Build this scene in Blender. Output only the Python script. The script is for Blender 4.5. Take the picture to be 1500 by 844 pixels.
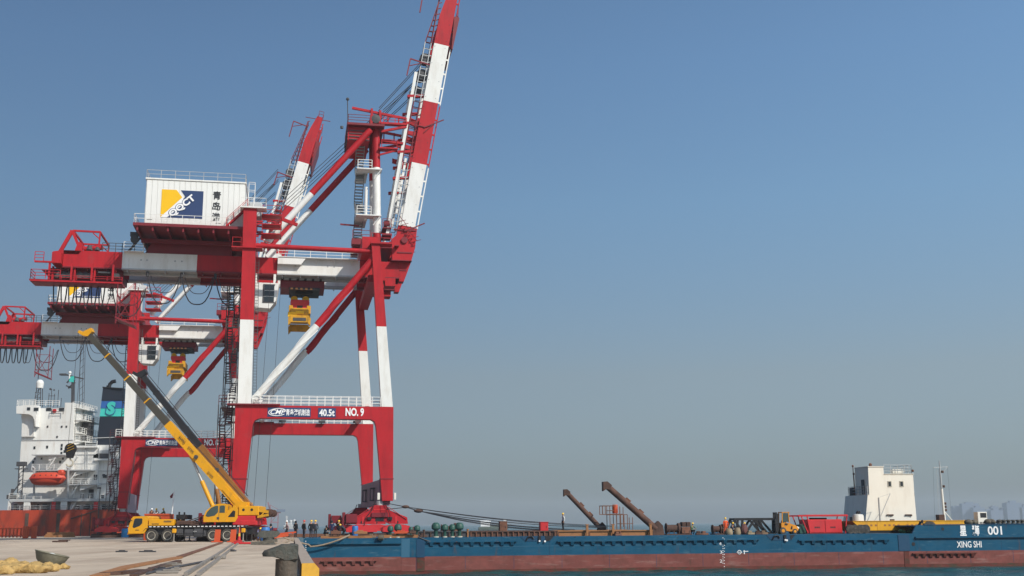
import bpy, bmesh, math, random
from mathutils import Vector, Matrix
random.seed(7)
R = math.radians
scene = bpy.context.scene
for o in list(bpy.data.objects):
    bpy.data.objects.remove(o)

# ------------------------------------------------------------------ camera
EYE = 1.7
FOC, PXW, PXH = 1650.0, 1500.0, 844.0          # focal length in photo pixels
PITCH, ROLL = math.atan(345 / FOC), R(0.4)
_f = Vector((0, math.cos(PITCH), math.sin(PITCH)))
_u0 = Vector((0, -math.sin(PITCH), math.cos(PITCH)))
_r0 = Vector((1, 0, 0))
_r = _r0 * math.cos(ROLL) - _u0 * math.sin(ROLL)
_u = _u0 * math.cos(ROLL) + _r0 * math.sin(ROLL)
cam_d = bpy.data.cameras.new('camera')
cam = bpy.data.objects.new('camera', cam_d)
scene.collection.objects.link(cam)
cam.matrix_world = Matrix((( _r.x, _u.x, -_f.x, 0), (_r.y, _u.y, -_f.y, 0), (_r.z, _u.z, -_f.z, EYE), (0, 0, 0, 1)))
cam_d.sensor_width = 36
cam_d.lens = FOC / PXW * 36
cam_d.clip_start = 0.3
cam_d.clip_end = 30000
scene.camera = cam

# ------------------------------------------------------------------ light
SUN_EL, SUN_AZ = R(40), R(132)                  # azimuth clockwise from +Y (the view direction)
sdir = Vector((math.sin(SUN_AZ) * math.cos(SUN_EL), math.cos(SUN_AZ) * math.cos(SUN_EL), math.sin(SUN_EL)))
sun_d = bpy.data.lights.new('sun', 'SUN')
sun_d.energy = 4.15
sun_d.angle = R(0.53)
sun_d.color = (1.0, 0.93, 0.83)
sun = bpy.data.objects.new('sun', sun_d)
sun.rotation_euler = sdir.to_track_quat('Z', 'Y').to_euler()
scene.collection.objects.link(sun)
world = bpy.data.worlds.new('World')
scene.world = world
world.use_nodes = True
wn, wl = world.node_tree.nodes, world.node_tree.links
bg = wn['Background']
sky = wn.new('ShaderNodeTexSky')
sky.sky_type = 'NISHITA'
sky.sun_disc = False
sky.sun_elevation = SUN_EL
sky.sun_rotation = SUN_AZ
sky.air_density = 1.0
sky.dust_density = 1.2
sky.ozone_density = 2.0
SKY_TINT = wn.new('ShaderNodeMix')
SKY_TINT.data_type = 'RGBA'
SKY_TINT.blend_type = 'MULTIPLY'
SKY_TINT.inputs[0].default_value = 1.0
wl.new(sky.outputs[0], SKY_TINT.inputs[6])
# the air near the horizon is thicker and greyer, and the sky brightens toward the sun's side
geo = wn.new('ShaderNodeTexCoord')
sep = wn.new('ShaderNodeSeparateXYZ')
wl.new(geo.outputs['Generated'], sep.inputs[0])
ELR = wn.new('ShaderNodeValToRGB')
SKY_STEPS = [(0, (0.177, 0.205, 0.266)), (0.036, (0.225, 0.252, 0.314)), (0.127, (0.361, 0.341, 0.334)), (0.275, (0.443, 0.508, 0.518)), (0.39, (0.470, 0.559, 0.593)), (0.6, (0.477, 0.573, 0.614))]
for i, (p_, c) in enumerate(SKY_STEPS):
    e_ = ELR.color_ramp.elements[i] if i < 2 else ELR.color_ramp.elements.new(p_)
    e_.position = p_
    e_.color = c + (1,)
wl.new(sep.outputs['Z'], ELR.inputs[0])
AZR = wn.new('ShaderNodeMapRange')
AZR.interpolation_type = 'SMOOTHSTEP'
AZR.inputs[1].default_value, AZR.inputs[2].default_value = -0.7, 0.8
AZR.inputs[3].default_value, AZR.inputs[4].default_value = 0.0, 1.0
wl.new(sep.outputs['X'], AZR.inputs[0])
AZC = wn.new('ShaderNodeMix')
AZC.data_type = 'RGBA'
wl.new(AZR.outputs[0], AZC.inputs[0])
AZC.inputs[6].default_value = (1.22, 1.22, 1.24, 1)
AZC.inputs[7].default_value = (2.52, 2.52, 2.44, 1)
TNT = wn.new('ShaderNodeMix')
TNT.data_type = 'RGBA'
TNT.blend_type = 'MULTIPLY'
TNT.inputs[0].default_value = 1.0
wl.new(ELR.outputs[0], TNT.inputs[6])
wl.new(AZC.outputs[2], TNT.inputs[7])
wl.new(TNT.outputs[2], SKY_TINT.inputs[7])
wl.new(SKY_TINT.outputs[2], bg.inputs[0])
bg.inputs[1].default_value = 0.116
scene.view_settings.view_transform = 'Standard'
scene.view_settings.look = 'None'
scene.view_settings.exposure = 0.0
scene.view_settings.gamma = 1.0
scene.render.engine = 'CYCLES'
scene.cycles.use_denoising = True
scene.cycles.max_bounces = 6
scene.cycles.volume_bounces = 1

# ------------------------------------------------------------------ helpers
COL = scene.collection


def ray(px, py):
    return _f + _r * ((px - PXW / 2) / FOC) + _u * ((PXH / 2 - py) / FOC)


def at(px, py, Y):
    """photo pixel -> the world point at distance Y"""
    d = ray(px, py)
    d = d * (Y / d.y)
    return Vector((d.x, d.y, d.z + EYE))


def loc(px, py, t, O, yaw):
    """photo pixel -> (along, height) in the plane at depth t of a frame at O turned by yaw"""
    c, s = math.cos(yaw), math.sin(yaw)
    d = ray(px, py)
    k = (t + (-s * O[0] + c * O[1])) / (-s * d.x + c * d.y)
    p = d * k
    return ((p.x - O[0]) * c + (p.y - O[1]) * s, p.z + EYE)


SPLIT_SIZE = 0.9                                # pieces smaller than this are too small to pick apart
PIECES = {}


class MB:
    def __init__(self):
        self.v, self.f, self.m, self.cur = [], [], [], 0
        self.prim = []

    def add(self, vs, fs):
        n = len(self.v)
        self.prim.append((n, n + len(vs), len(self.f), len(self.f) + len(fs)))
        self.v += [tuple(p) for p in vs]
        self.f += [tuple(i + n for i in q) for q in fs]
        self.m += [self.cur] * len(fs)
        return self

    def hexa(self, p):
        """8 corners: bottom ring 0-3, top ring 4-7"""
        return self.add(p, [(3, 2, 1, 0), (4, 5, 6, 7), (0, 1, 5, 4), (1, 2, 6, 5), (2, 3, 7, 6), (3, 0, 4, 7)])

    def box(self, x0, x1, y0, y1, z0, z1):
        return self.hexa([(x0, y0, z0), (x1, y0, z0), (x1, y1, z0), (x0, y1, z0),
                          (x0, y0, z1), (x1, y0, z1), (x1, y1, z1), (x0, y1, z1)])

    def bbox(self, x0, x1, y0, y1, z0, z1, b=0.03):
        """box with chamfered edges"""
        vs, idx = [], {}
        for i, (x, sx) in enumerate(((x0, 1), (x1, -1))):
            for j, (y, sy) in enumerate(((y0, 1), (y1, -1))):
                for k, (z, sz) in enumerate(((z0, 1), (z1, -1))):
                    for a in range(3):
                        q = [x + sx * b, y + sy * b, z + sz * b]
                        q[a] = (x, y, z)[a]
                        idx[i, j, k, a] = len(vs)
                        vs.append(q)
        g = lambda *c: idx[c]
        fs = []
        for i in (0, 1):
            q = [g(i, 0, 0, 0), g(i, 1, 0, 0), g(i, 1, 1, 0), g(i, 0, 1, 0)]
            fs.append(q[::-1] if i == 0 else q)
            q = [g(0, i, 0, 1), g(1, i, 0, 1), g(1, i, 1, 1), g(0, i, 1, 1)]
            fs.append(q if i == 0 else q[::-1])
            q = [g(0, 0, i, 2), g(1, 0, i, 2), g(1, 1, i, 2), g(0, 1, i, 2)]
            fs.append(q[::-1] if i == 0 else q)
            for j in (0, 1):
                fs.append([g(i, j, 0, 0), g(i, j, 1, 0), g(i, j, 1, 1), g(i, j, 0, 1)])
                fs.append([g(i, 0, j, 0), g(i, 1, j, 0), g(i, 1, j, 2), g(i, 0, j, 2)])
                fs.append([g(0, i, j, 1), g(1, i, j, 1), g(1, i, j, 2), g(0, i, j, 2)])
                for k in (0, 1):
                    fs.append([g(i, j, k, 0), g(i, j, k, 1), g(i, j, k, 2)])
        return self.add(vs, fs)

    def beam(self, a, b, w, h, up=(0, 0, 1), w2=None, h2=None):
        a, b = Vector(a), Vector(b)
        d = (b - a).normalized()
        s = d.cross(Vector(up))
        if s.length < 1e-4:
            s = d.cross(Vector((0, 1, 0)))
        s.normalize()
        t = s.cross(d)
        w2 = w if w2 is None else w2
        h2 = h if h2 is None else h2
        ring = lambda c, w, h: [c - s * w / 2 - t * h / 2, c + s * w / 2 - t * h / 2, c + s * w / 2 + t * h / 2, c - s * w / 2 + t * h / 2]
        return self.hexa(ring(a, w, h) + ring(b, w2, h2))

    def tube(self, a, b, r, n=8, r2=None, cap=True):
        a, b = Vector(a), Vector(b)
        d = (b - a).normalized()
        s = d.orthogonal().normalized()
        t = d.cross(s)
        r2 = r if r2 is None else r2
        vs = []
        for c, q in ((a, r), (b, r2)):
            for i in range(n):
                an = 2 * math.pi * i / n
                vs.append(c + (s * math.cos(an) + t * math.sin(an)) * q)
        fs = [(i, (i + 1) % n, n + (i + 1) % n, n + i) for i in range(n)]
        if cap:
            fs += [tuple(range(n))[::-1], tuple(range(n, 2 * n))]
        return self.add(vs, fs)

    def path(self, pts, r, n=5):
        pts = [Vector(p) for p in pts]
        vs, fs = [], []
        ref = None
        for i, p in enumerate(pts):
            d = (pts[min(i + 1, len(pts) - 1)] - pts[max(i - 1, 0)]).normalized()
            if ref is None:
                ref = d.orthogonal().normalized()
            ref = (ref - d * ref.dot(d)).normalized()
            t = d.cross(ref)
            for k in range(n):
                an = 2 * math.pi * k / n
                vs.append(p + (ref * math.cos(an) + t * math.sin(an)) * r)
        for i in range(len(pts) - 1):
            for k in range(n):
                fs.append((i * n + k, i * n + (k + 1) % n, (i + 1) * n + (k + 1) % n, (i + 1) * n + k))
        fs += [tuple(range(n))[::-1], tuple(range((len(pts) - 1) * n, len(pts) * n))]
        return self.add(vs, fs)

    def prism(self, poly, y0, y1):
        """outline in (x, z) extruded from y0 to y1"""
        n = len(poly)
        vs = [(x, y0, z) for x, z in poly] + [(x, y1, z) for x, z in poly]
        fs = [tuple(range(n)), tuple(range(n, 2 * n))[::-1]]
        fs += [((i + 1) % n, i, n + i, n + (i + 1) % n) for i in range(n)]
        return self.add(vs, fs)

    def lathe(self, prof, c=(0, 0, 0), n=16, axis='z', closed=False):
        vs, fs = [], []
        for r, z in prof:
            for i in range(n):
                an = 2 * math.pi * i / n
                p = (r * math.cos(an), r * math.sin(an), z)
                if axis == 'y':
                    p = (p[0], p[2], p[1])
                elif axis == 'x':
                    p = (p[2], p[0], p[1])
                vs.append((p[0] + c[0], p[1] + c[1], p[2] + c[2]))
        m = len(prof)
        for k in range(m - 1):
            for i in range(n):
                fs.append((k * n + i, k * n + (i + 1) % n, (k + 1) * n + (i + 1) % n, (k + 1) * n + i))
        fs += [tuple(range(n))[::-1], tuple(range((m - 1) * n, m * n))]
        return self.add(vs, fs)

    def ball(self, c, r, n=10, m=6, sz=1.0, sx=1.0, sy=1.0):
        prof = [(max(1e-3, math.sin(math.pi * k / m)) * r, -math.cos(math.pi * k / m) * r * sz) for k in range(m + 1)]
        k0 = len(self.v)
        self.lathe(prof, (0, 0, 0), n)
        for i in range(k0, len(self.v)):
            x, y, z = self.v[i]
            self.v[i] = (x * sx + c[0], y * sy + c[1], z + c[2])
        return self

    def rail(self, pts, h=1.1, step=1.9, r=0.035, mids=1, closed=False):
        pts = [Vector(p) for p in pts]
        for a, b in zip(pts[:-1], pts[1:]):
            L = (b - a).length
            n = max(1, round(L / step))
            for i in range(n + 1):
                p = a.lerp(b, i / n)
                self.beam(p, p + Vector((0, 0, h)), 2 * r, 2 * r)
            for k in range(mids + 1):
                z = Vector((0, 0, h * (1 - k / (mids + 1.0))))
                self.beam(a + z, b + z, 1.7 * r, 1.7 * r)
        return self

    def stairs(self, a, b, w, n=None, rail=0.9, side=(0, 1, 0), tread=0.04):
        a, b, s = Vector(a), Vector(b), Vector(side)
        n = n or max(3, int(abs(b.z - a.z) / 0.28))
        for k in (-1, 1):
            o = s * (w / 2 * k)
            self.beam(a + o, b + o, 0.06, 0.2)
            if rail:
                z = Vector((0, 0, rail))
                self.beam(a + o + z, b + o + z, 0.05, 0.05)
                for i in range(4):
                    p = a.lerp(b, i / 3) + o
                    self.beam(p, p + z, 0.05, 0.05)
        d = (b - a)
        d.z = 0
        d = d.normalized() if d.length > 1e-3 else Vector((1, 0, 0))
        for i in range(n):
            p = a.lerp(b, (i + .5) / n)
            self.beam(p - s * w / 2, p + s * w / 2, 0.24, tread)
        return self

    def ladder(self, a, b, w=0.5, side=(0, 1, 0), cage=0.0, out=(-1, 0, 0), r=0.03):
        a, b, s, o = Vector(a), Vector(b), Vector(side), Vector(out)
        for k in (-1, 1):
            self.beam(a + s * w / 2 * k, b + s * w / 2 * k, 2 * r, 2 * r)
        n = max(2, int((b - a).length / 0.35))
        for i in range(1, n):
            p = a.lerp(b, i / n)
            self.beam(p - s * w / 2, p + s * w / 2, 1.5 * r, 1.5 * r)
        if cage:
            n = max(2, int((b - a).length / 1.0))
            for i in range(1, n + 1):
                p = a.lerp(b, i / n)
                q = [p - s * cage / 2, p - s * cage / 2 + o * cage, p + s * cage / 2 + o * cage, p + s * cage / 2]
                for k in range(3):
                    self.beam(q[k], q[k + 1], 0.05, 0.05)
            for k in (-1, 1):
                self.beam(a.lerp(b, 1 / n) + o * cage + s * cage / 2 * k, b + o * cage + s * cage / 2 * k, 0.05, 0.05)
        return self

    def pieces(self, gap=0.06):
        """groups of primitives that touch (by their bounding boxes)"""
        bb = []
        for a, c, _, _ in self.prim:
            q = self.v[a:c]
            bb.append([min(p[i] for p in q) - gap / 2 for i in range(3)] + [max(p[i] for p in q) + gap / 2 for i in range(3)])
        par = list(range(len(bb)))

        def find(i):
            while par[i] != i:
                par[i] = par[par[i]]
                i = par[i]
            return i
        for i in range(len(bb)):
            x = bb[i]
            for j in range(i):
                y = bb[j]
                if x[0] < y[3] and y[0] < x[3] and x[1] < y[4] and y[1] < x[4] and x[2] < y[5] and y[2] < x[5]:
                    par[find(i)] = find(j)
        out = {}
        for i in range(len(bb)):
            out.setdefault(find(i), []).append(i)
        res = []
        for g in out.values():
            size = max(max(bb[i][k + 3] for i in g) - min(bb[i][k] for i in g) for k in range(3))
            res.append((size, g))
        return res

    def build(self, name, mat, parent=None, smooth=False, split=True):
        if parent is not None and len(self.prim) > 1 and split and not any(self.m):
            ps = self.pieces()
            if len(ps) > 1:
                if max(p[0] for p in ps) >= SPLIT_SIZE and len(ps) <= 60:
                    objs = []
                    for _, g in sorted(ps, key=lambda p: -p[0]):
                        sub = MB()
                        for i in g:
                            a, c, f0, f1 = self.prim[i]
                            sub.add(self.v[a:c], [tuple(k - a for k in q) for q in self.f[f0:f1]])
                        objs.append(sub.build(name, mat, parent, smooth, split=False))
                    PIECES[objs[0].name] = objs
                    return objs[0]
                o = self.build(name, mat, parent, smooth, split=False)
                o['kind'] = 'stuff'
                return o
        me = bpy.data.meshes.new(name)
        me.from_pydata(self.v, [], self.f)
        mats = mat if isinstance(mat, (list, tuple)) else [mat]
        for k in mats:
            me.materials.append(k)
        if len(mats) > 1:
            me.polygons.foreach_set('material_index', self.m)
        bm = bmesh.new()
        bm.from_mesh(me)
        bmesh.ops.recalc_face_normals(bm, faces=bm.faces)
        bm.to_mesh(me)
        bm.free()
        if smooth:
            me.polygons.foreach_set('use_smooth', [True] * len(me.polygons))
            if smooth != 'all':
                me.set_sharp_from_angle(angle=R(40))
        me.update()
        o = bpy.data.objects.new(name, me)
        COL.objects.link(o)
        if parent is not None:
            o.parent = parent
        return o


def tag(o, label=None, cat=None, group=None, kind=None):
    for k, v in (('label', label), ('category', cat), ('group', group), ('kind', kind)):
        if v:
            o[k] = v
    return o


def empty(name, p, rz=0.0, label=None, cat=None, group=None):
    o = bpy.data.objects.new(name, None)
    COL.objects.link(o)
    o.location = p
    o.rotation_euler = (0, 0, rz)
    return tag(o, label, cat, group)


CHILD = {}


def copy_tree(o, parent=None, kids=None):
    if kids is None:
        kids = {}
        for k in bpy.data.objects:
            if k.parent:
                kids.setdefault(k.parent.name, []).append(k)
    c = o.copy()
    COL.objects.link(c)
    c.parent = parent
    for ch in kids.get(o.name, []):
        copy_tree(ch, c, kids)
    return c


def share(o, n_copies, parent, xf):
    """copies of one piece sharing its mesh; xf(i) gives its location"""
    out = [o]
    for i in range(n_copies):
        c = o.copy()
        COL.objects.link(c)
        c.parent = parent
        c.location = xf(i + 1)
        out.append(c)
    return out


def text_obj(name, s, c, w, h, xdir, zdir, mat, parent=None, shear=0.0, depth=0.02, bold=0.0):
    """lettering fitted to a w x h rectangle centred on c (in the parent's space)"""
    cu = bpy.data.curves.new('lettering', 'FONT')
    cu.body = s
    cu.shear = shear
    cu.extrude = depth
    cu.offset = bold
    cu.resolution_u = 3
    t = bpy.data.objects.new('lettering_source', cu)
    COL.objects.link(t)
    bpy.context.view_layer.update()
    dg = bpy.context.evaluated_depsgraph_get()
    me = bpy.data.meshes.new_from_object(t.evaluated_get(dg))
    bpy.data.objects.remove(t)
    xs = [v.co.x for v in me.vertices]
    ys = [v.co.y for v in me.vertices]
    x0, x1, y0, y1 = min(xs), max(xs), min(ys), max(ys)
    X, Z = Vector(xdir).normalized(), Vector(zdir).normalized()
    N = X.cross(Z)
    c = Vector(c)
    for v in me.vertices:
        a = ((v.co.x - x0) / (x1 - x0) - .5) * w
        b = ((v.co.y - y0) / (y1 - y0) - .5) * h
        v.co = c + X * a + Z * b + N * v.co.z
    me.materials.clear()
    me.materials.append(mat)
    o = bpy.data.objects.new(name, me)
    COL.objects.link(o)
    if parent is not None:
        o.parent = parent
    return o


# ------------------------------------------------------------------ materials
def mat(name, col, rough=0.5, metal=0.0, var=0.12, scale=0.6, dirt=None, dirt_amt=0.0, dirt_scale=(0.5, 0.5, 0.12), bump=0.0, bump_scale=8.0, spec=0.4, wear=()):
    m = bpy.data.materials.new(name)
    m.use_nodes = True
    n, l = m.node_tree.nodes, m.node_tree.links
    b = n['Principled BSDF']
    b.inputs['Roughness'].default_value = rough
    b.inputs['Metallic'].default_value = metal
    b.inputs['Specular IOR Level'].default_value = spec
    tc = n.new('ShaderNodeTexCoord')
    nz = n.new('ShaderNodeTexNoise')
    nz.inputs['Scale'].default_value = scale
    nz.inputs['Detail'].default_value = 6
    nz.inputs['Roughness'].default_value = 0.65
    l.new(tc.outputs['Object'], nz.inputs['Vector'])
    rp = n.new('ShaderNodeValToRGB')
    rp.color_ramp.elements[0].position = 0.3
    rp.color_ramp.elements[1].position = 0.7
    rp.color_ramp.elements[0].color = [c * (1 - var) for c in col] + [1]
    rp.color_ramp.elements[1].color = [min(1, c * (1 + var)) for c in col] + [1]
    l.new(nz.outputs['Fac'], rp.inputs['Fac'])
    out = rp.outputs['Color']
    if dirt is not None:
        mp = n.new('ShaderNodeMapping')
        mp.inputs['Scale'].default_value = dirt_scale
        l.new(tc.outputs['Object'], mp.inputs['Vector'])
        n2 = n.new('ShaderNodeTexNoise')
        n2.inputs['Scale'].default_value = 2.0
        n2.inputs['Detail'].default_value = 8
        n2.inputs['Roughness'].default_value = 0.7
        l.new(mp.outputs[0], n2.inputs['Vector'])
        r2 = n.new('ShaderNodeValToRGB')
        r2.color_ramp.elements[0].position = 0.48
        r2.color_ramp.elements[1].position = 0.75
        r2.color_ramp.elements[0].color = (0, 0, 0, 1)
        r2.color_ramp.elements[1].color = (dirt_amt,) * 3 + (1,)
        l.new(n2.outputs['Fac'], r2.inputs['Fac'])
        mx = n.new('ShaderNodeMix')
        mx.data_type = 'RGBA'
        l.new(r2.outputs['Color'], mx.inputs[0])
        l.new(out, mx.inputs[6])
        mx.inputs[7].default_value = list(dirt) + [1]
        out = mx.outputs[2]
    for wc, wa, wsc, w0, w1 in wear:             # further coats of streaks, scuffs or growth
        mp = n.new('ShaderNodeMapping')
        mp.inputs['Scale'].default_value = wsc
        mp.inputs['Location'].default_value = (wsc[0] * 7.3, wsc[1] * 3.1, wsc[2] * 5.7)
        l.new(tc.outputs['Object'], mp.inputs['Vector'])
        n4 = n.new('ShaderNodeTexNoise')
        n4.inputs['Scale'].default_value = 1.0
        n4.inputs['Detail'].default_value = 7
        n4.inputs['Roughness'].default_value = 0.62
        l.new(mp.outputs[0], n4.inputs['Vector'])
        r4 = n.new('ShaderNodeMapRange')
        r4.inputs[1].default_value, r4.inputs[2].default_value = w0, w1
        r4.inputs[3].default_value, r4.inputs[4].default_value = 0.0, wa
        l.new(n4.outputs['Fac'], r4.inputs[0])
        m4 = n.new('ShaderNodeMix')
        m4.data_type = 'RGBA'
        l.new(r4.outputs[0], m4.inputs[0])
        l.new(out, m4.inputs[6])
        m4.inputs[7].default_value = list(wc) + [1]
        out = m4.outputs[2]
    l.new(out, b.inputs['Base Color'])
    if bump:
        n3 = n.new('ShaderNodeTexNoise')
        n3.inputs['Scale'].default_value = bump_scale
        n3.inputs['Detail'].default_value = 5
        l.new(tc.outputs['Object'], n3.inputs['Vector'])
        bp = n.new('ShaderNodeBump')
        bp.inputs['Strength'].default_value = bump
        bp.inputs['Distance'].default_value = 0.05
        l.new(n3.outputs['Fac'], bp.inputs['Height'])
        l.new(bp.outputs[0], b.inputs['Normal'])
    return m


M = {}
M['red'] = mat('crane_red_paint', (0.42, 0.015, 0.022), 0.46, wear=(((0.3, 0.05, 0.05), .5, (.9, .9, .9), .58, .72), ((0.1, 0.02, 0.02), .55, (2.2, 2.2, .25), .66, .8)), var=0.08, scale=0.35, dirt=(0.2, 0.014, 0.02), dirt_amt=0.75, dirt_scale=(0.5, 0.5, 0.1), spec=.22)
M['white'] = mat('crane_white_paint', (0.74, 0.74, 0.71), 0.45, wear=(((0.38, 0.27, 0.2), .5, (2.6, 2.6, .3), .66, .8),), var=0.03, scale=0.4, dirt=(0.5, 0.46, 0.39), dirt_amt=0.6)
M['plum'] = mat('sill_primer', (0.3, 0.22, 0.26), 0.6, var=0.12, scale=0.8)
M['darkred'] = mat('dark_red_steel_with_shade', (0.18, 0.012, 0.02), 0.5, var=0.12)  # dark red steel, deepened to hold the shade under the house platform
M['galv'] = mat('galvanised_steel', (0.42, 0.43, 0.43), 0.5, metal=0.3, var=0.12, scale=2)
M['darkgrey'] = mat('dark_grey_steel', (0.06, 0.06, 0.065), 0.6, var=0.2, scale=1.5)
M['black'] = mat('black_steel', (0.015, 0.015, 0.017), 0.5, var=0.25, scale=2)
M['stairgrey'] = mat('stair_grating', (0.27, 0.28, 0.28), 0.7, var=0.2, scale=2)
M['rope'] = mat('steel_rope', (0.03, 0.03, 0.035), 0.6)
M['navy'] = mat('navy_sign_paint', (0.02, 0.045, 0.13), 0.5, var=0.06)
M['signyellow'] = mat('yellow_sign_paint', (0.82, 0.47, 0.0), 0.5, var=0.03)
M['letter'] = mat('white_lettering', (0.8, 0.8, 0.8), 0.5, var=0.02)
M['letterdark'] = mat('black_lettering', (0.03, 0.03, 0.035), 0.5, var=0.02)
M['glass'] = mat('dark_glass', (0.02, 0.025, 0.03), 0.08, var=0.1, spec=0.6)
M['greenglass'] = mat('tinted_cab_glass', (0.05, 0.075, 0.07), 0.1, var=0.1, spec=0.7)
M['spryellow'] = mat('spreader_yellow', (0.6, 0.30, 0.01), 0.5, var=0.15, scale=1.5, dirt=(0.15, 0.09, 0.02), dirt_amt=0.7, dirt_scale=(.8, .8, .5))
M['truckyellow'] = mat('crane_truck_yellow', (0.70, 0.33, 0.006), 0.4, wear=(((0.2, 0.13, 0.06), .6, (1.5, 1.5, .8), .58, .74),), var=0.06, dirt=(0.4, 0.22, 0.03), dirt_amt=0.4)
M['boomgrey'] = mat('greased_boom_grey', (0.06, 0.054, 0.042), 0.5, var=0.2, dirt=(0.04, 0.035, 0.03), dirt_amt=0.7, dirt_scale=(.6, .6, .6))
M['boomblack'] = mat('dark_boom', (0.022, 0.022, 0.025), 0.45, var=0.2)
M['ochre'] = mat('weathered_ochre_boom', (0.27, 0.115, 0.025), 0.5, var=0.2, dirt=(0.12, 0.06, 0.02), dirt_amt=0.6)
M['rustmid'] = mat('brown_rusty_boom', (0.105, 0.052, 0.036), 0.85, var=0.35, scale=1.2, dirt=(0.05, 0.028, 0.022), dirt_amt=0.8, dirt_scale=(.8, .8, .8), bump=.3)
M['stairdark'] = mat('dark_red_stair', (0.075, 0.016, 0.02), 0.6, var=.2)
M['rubber'] = mat('rubber', (0.045, 0.042, 0.038), 0.8, var=0.3, scale=3, dirt=(0.2, 0.17, 0.13), dirt_amt=0.6, dirt_scale=(1.5, 1.5, 1.5))
M['rimgrey'] = mat('dusty_rim', (0.42, 0.39, 0.32), 0.7, var=0.15, scale=3)
M['orange'] = mat('orange_red_paint', (0.52, 0.075, 0.022), 0.5, var=0.12, dirt=(0.3, 0.06, 0.03), dirt_amt=0.5)
M['boxred'] = mat('machinery_red', (0.55, 0.025, 0.03), 0.45, var=0.08, dirt=(0.3, 0.03, 0.03), dirt_amt=0.4)
M['hullblue'] = mat('hull_blue', (0.009, 0.076, 0.142), 0.55, var=0.16, scale=0.35, dirt=(0.04, 0.105, 0.15), dirt_amt=0.6, dirt_scale=(0.25, 0.25, 0.8), spec=.12, wear=(((0.1, 0.055, 0.04), .7, (1.6, 1.6, .22), .6, .75), ((0.09, 0.17, 0.22), .6, (.5, .5, 2.6), .6, .72)))
M['hullblue_light'] = mat('hull_blue_faded', (0.03, 0.12, 0.2), 0.55, var=0.1, scale=0.5)
M['hullblue_dark'] = mat('hull_blue_dark_shade', (0.006, 0.05, 0.11), 0.5, var=0.1, scale=0.5)  # darker hull blue; also paints shade under the bow rail and in recesses
M['antifoul'] = mat('antifouling_red', (0.2, 0.066, 0.056), 0.8, spec=.15, var=0.25, scale=0.5, dirt=(0.09, 0.045, 0.036), dirt_amt=0.8, dirt_scale=(0.25, 0.25, 0.5), wear=(((0.32, 0.2, 0.18), .55, (.35, .35, 2.2), .55, .72), ((0.06, 0.04, 0.03), .7, (1.3, 1.3, .5), .6, .76)))
M['antifoul_band'] = mat('waterline_band', (0.12, 0.03, 0.023), 0.6, wear=(((0.04, 0.05, 0.03), .8, (.8, .8, 1.5), .5, .66),), spec=.2, var=0.3, scale=0.8, dirt=(0.1, 0.06, 0.04), dirt_amt=0.7, dirt_scale=(.4, .4, 1))
M['rust'] = mat('rusty_steel', (0.17, 0.075, 0.045), 0.85, var=0.35, scale=1.2, dirt=(0.07, 0.035, 0.025), dirt_amt=0.8, dirt_scale=(.8, .8, .8), bump=.3)
M['rustdark'] = mat('dark_rusty_steel', (0.075, 0.04, 0.03), 0.85, var=0.35, scale=1.2, dirt=(0.14, 0.07, 0.04), dirt_amt=0.6, dirt_scale=(.8, .8, .8), bump=.3)
M['rustorange'] = mat('rusty_ochre_steel', (0.33, 0.15, 0.06), 0.85, var=0.35, scale=1.0, dirt=(0.12, 0.06, 0.035), dirt_amt=0.85, dirt_scale=(.5, .5, .5), bump=.3)
M['ventgreen'] = mat('vent_green', (0.022, 0.078, 0.06), 0.5, var=0.15, scale=2)
M['shipwhite'] = mat('ship_white', (0.72, 0.72, 0.69), 0.5, wear=(((0.33, 0.2, 0.12), .6, (1.2, 1.2, .16), .62, .76),), var=0.03, scale=0.3, dirt=(0.5, 0.42, 0.33), dirt_amt=0.45, dirt_scale=(0.8, 0.8, 0.08))
M['shipgrey'] = mat('ship_grey_deck', (0.45, 0.46, 0.46), 0.6, var=0.08)
M['shipred'] = mat('ship_hull_red', (0.46, 0.055, 0.02), 0.6, wear=(((0.09, 0.05, 0.035), .8, (.35, .35, .12), .54, .66), ((0.3, 0.12, 0.07), .5, (.8, .8, .3), .6, .75)), var=0.15, scale=0.25, dirt=(0.12, 0.03, 0.025), dirt_amt=0.75, dirt_scale=(0.3, 0.3, 0.08))
M['shiprust'] = mat('ship_rust_stain', (0.1, 0.06, 0.045), 0.8, var=0.3, scale=1)
M['funnel'] = mat('funnel_navy', (0.012, 0.018, 0.03), 0.5, var=0.1)
M['funblue'] = mat('funnel_blue', (0.025, 0.11, 0.34), 0.5, var=0.05)
M['funteal'] = mat('funnel_teal', (0.05, 0.5, 0.43), 0.5, var=0.05)
M['lifeboat'] = mat('lifeboat_orange', (0.55, 0.06, 0.025), 0.5, var=0.1, scale=2)
M['barge_white'] = mat('deckhouse_white', (0.76, 0.72, 0.63), 0.55, wear=(((0.34, 0.2, 0.12), .55, (2.0, 2.0, .25), .64, .78),), var=0.04, scale=0.3, dirt=(0.52, 0.45, 0.36), dirt_amt=0.4, dirt_scale=(0.6, 0.6, 0.12))
M['pontoon'] = mat('pontoon_yellow', (0.68, 0.33, 0.01), 0.5, var=0.08, dirt=(0.3, 0.15, 0.03), dirt_amt=0.5)
M['concrete_dark'] = mat('weathered_concrete', (0.14, 0.125, 0.10), 0.9, var=0.3, scale=2, dirt=(0.05, 0.045, 0.04), dirt_amt=0.7, dirt_scale=(1.2, 1.2, .5), bump=.4)
M['castiron'] = mat('weathered_bollard_iron', (0.066, 0.069, 0.06), 0.75, var=0.35, scale=3, dirt=(0.14, 0.10, 0.075), dirt_amt=0.75, dirt_scale=(3, 3, 1.6), bump=.5, bump_scale=14)
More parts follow.
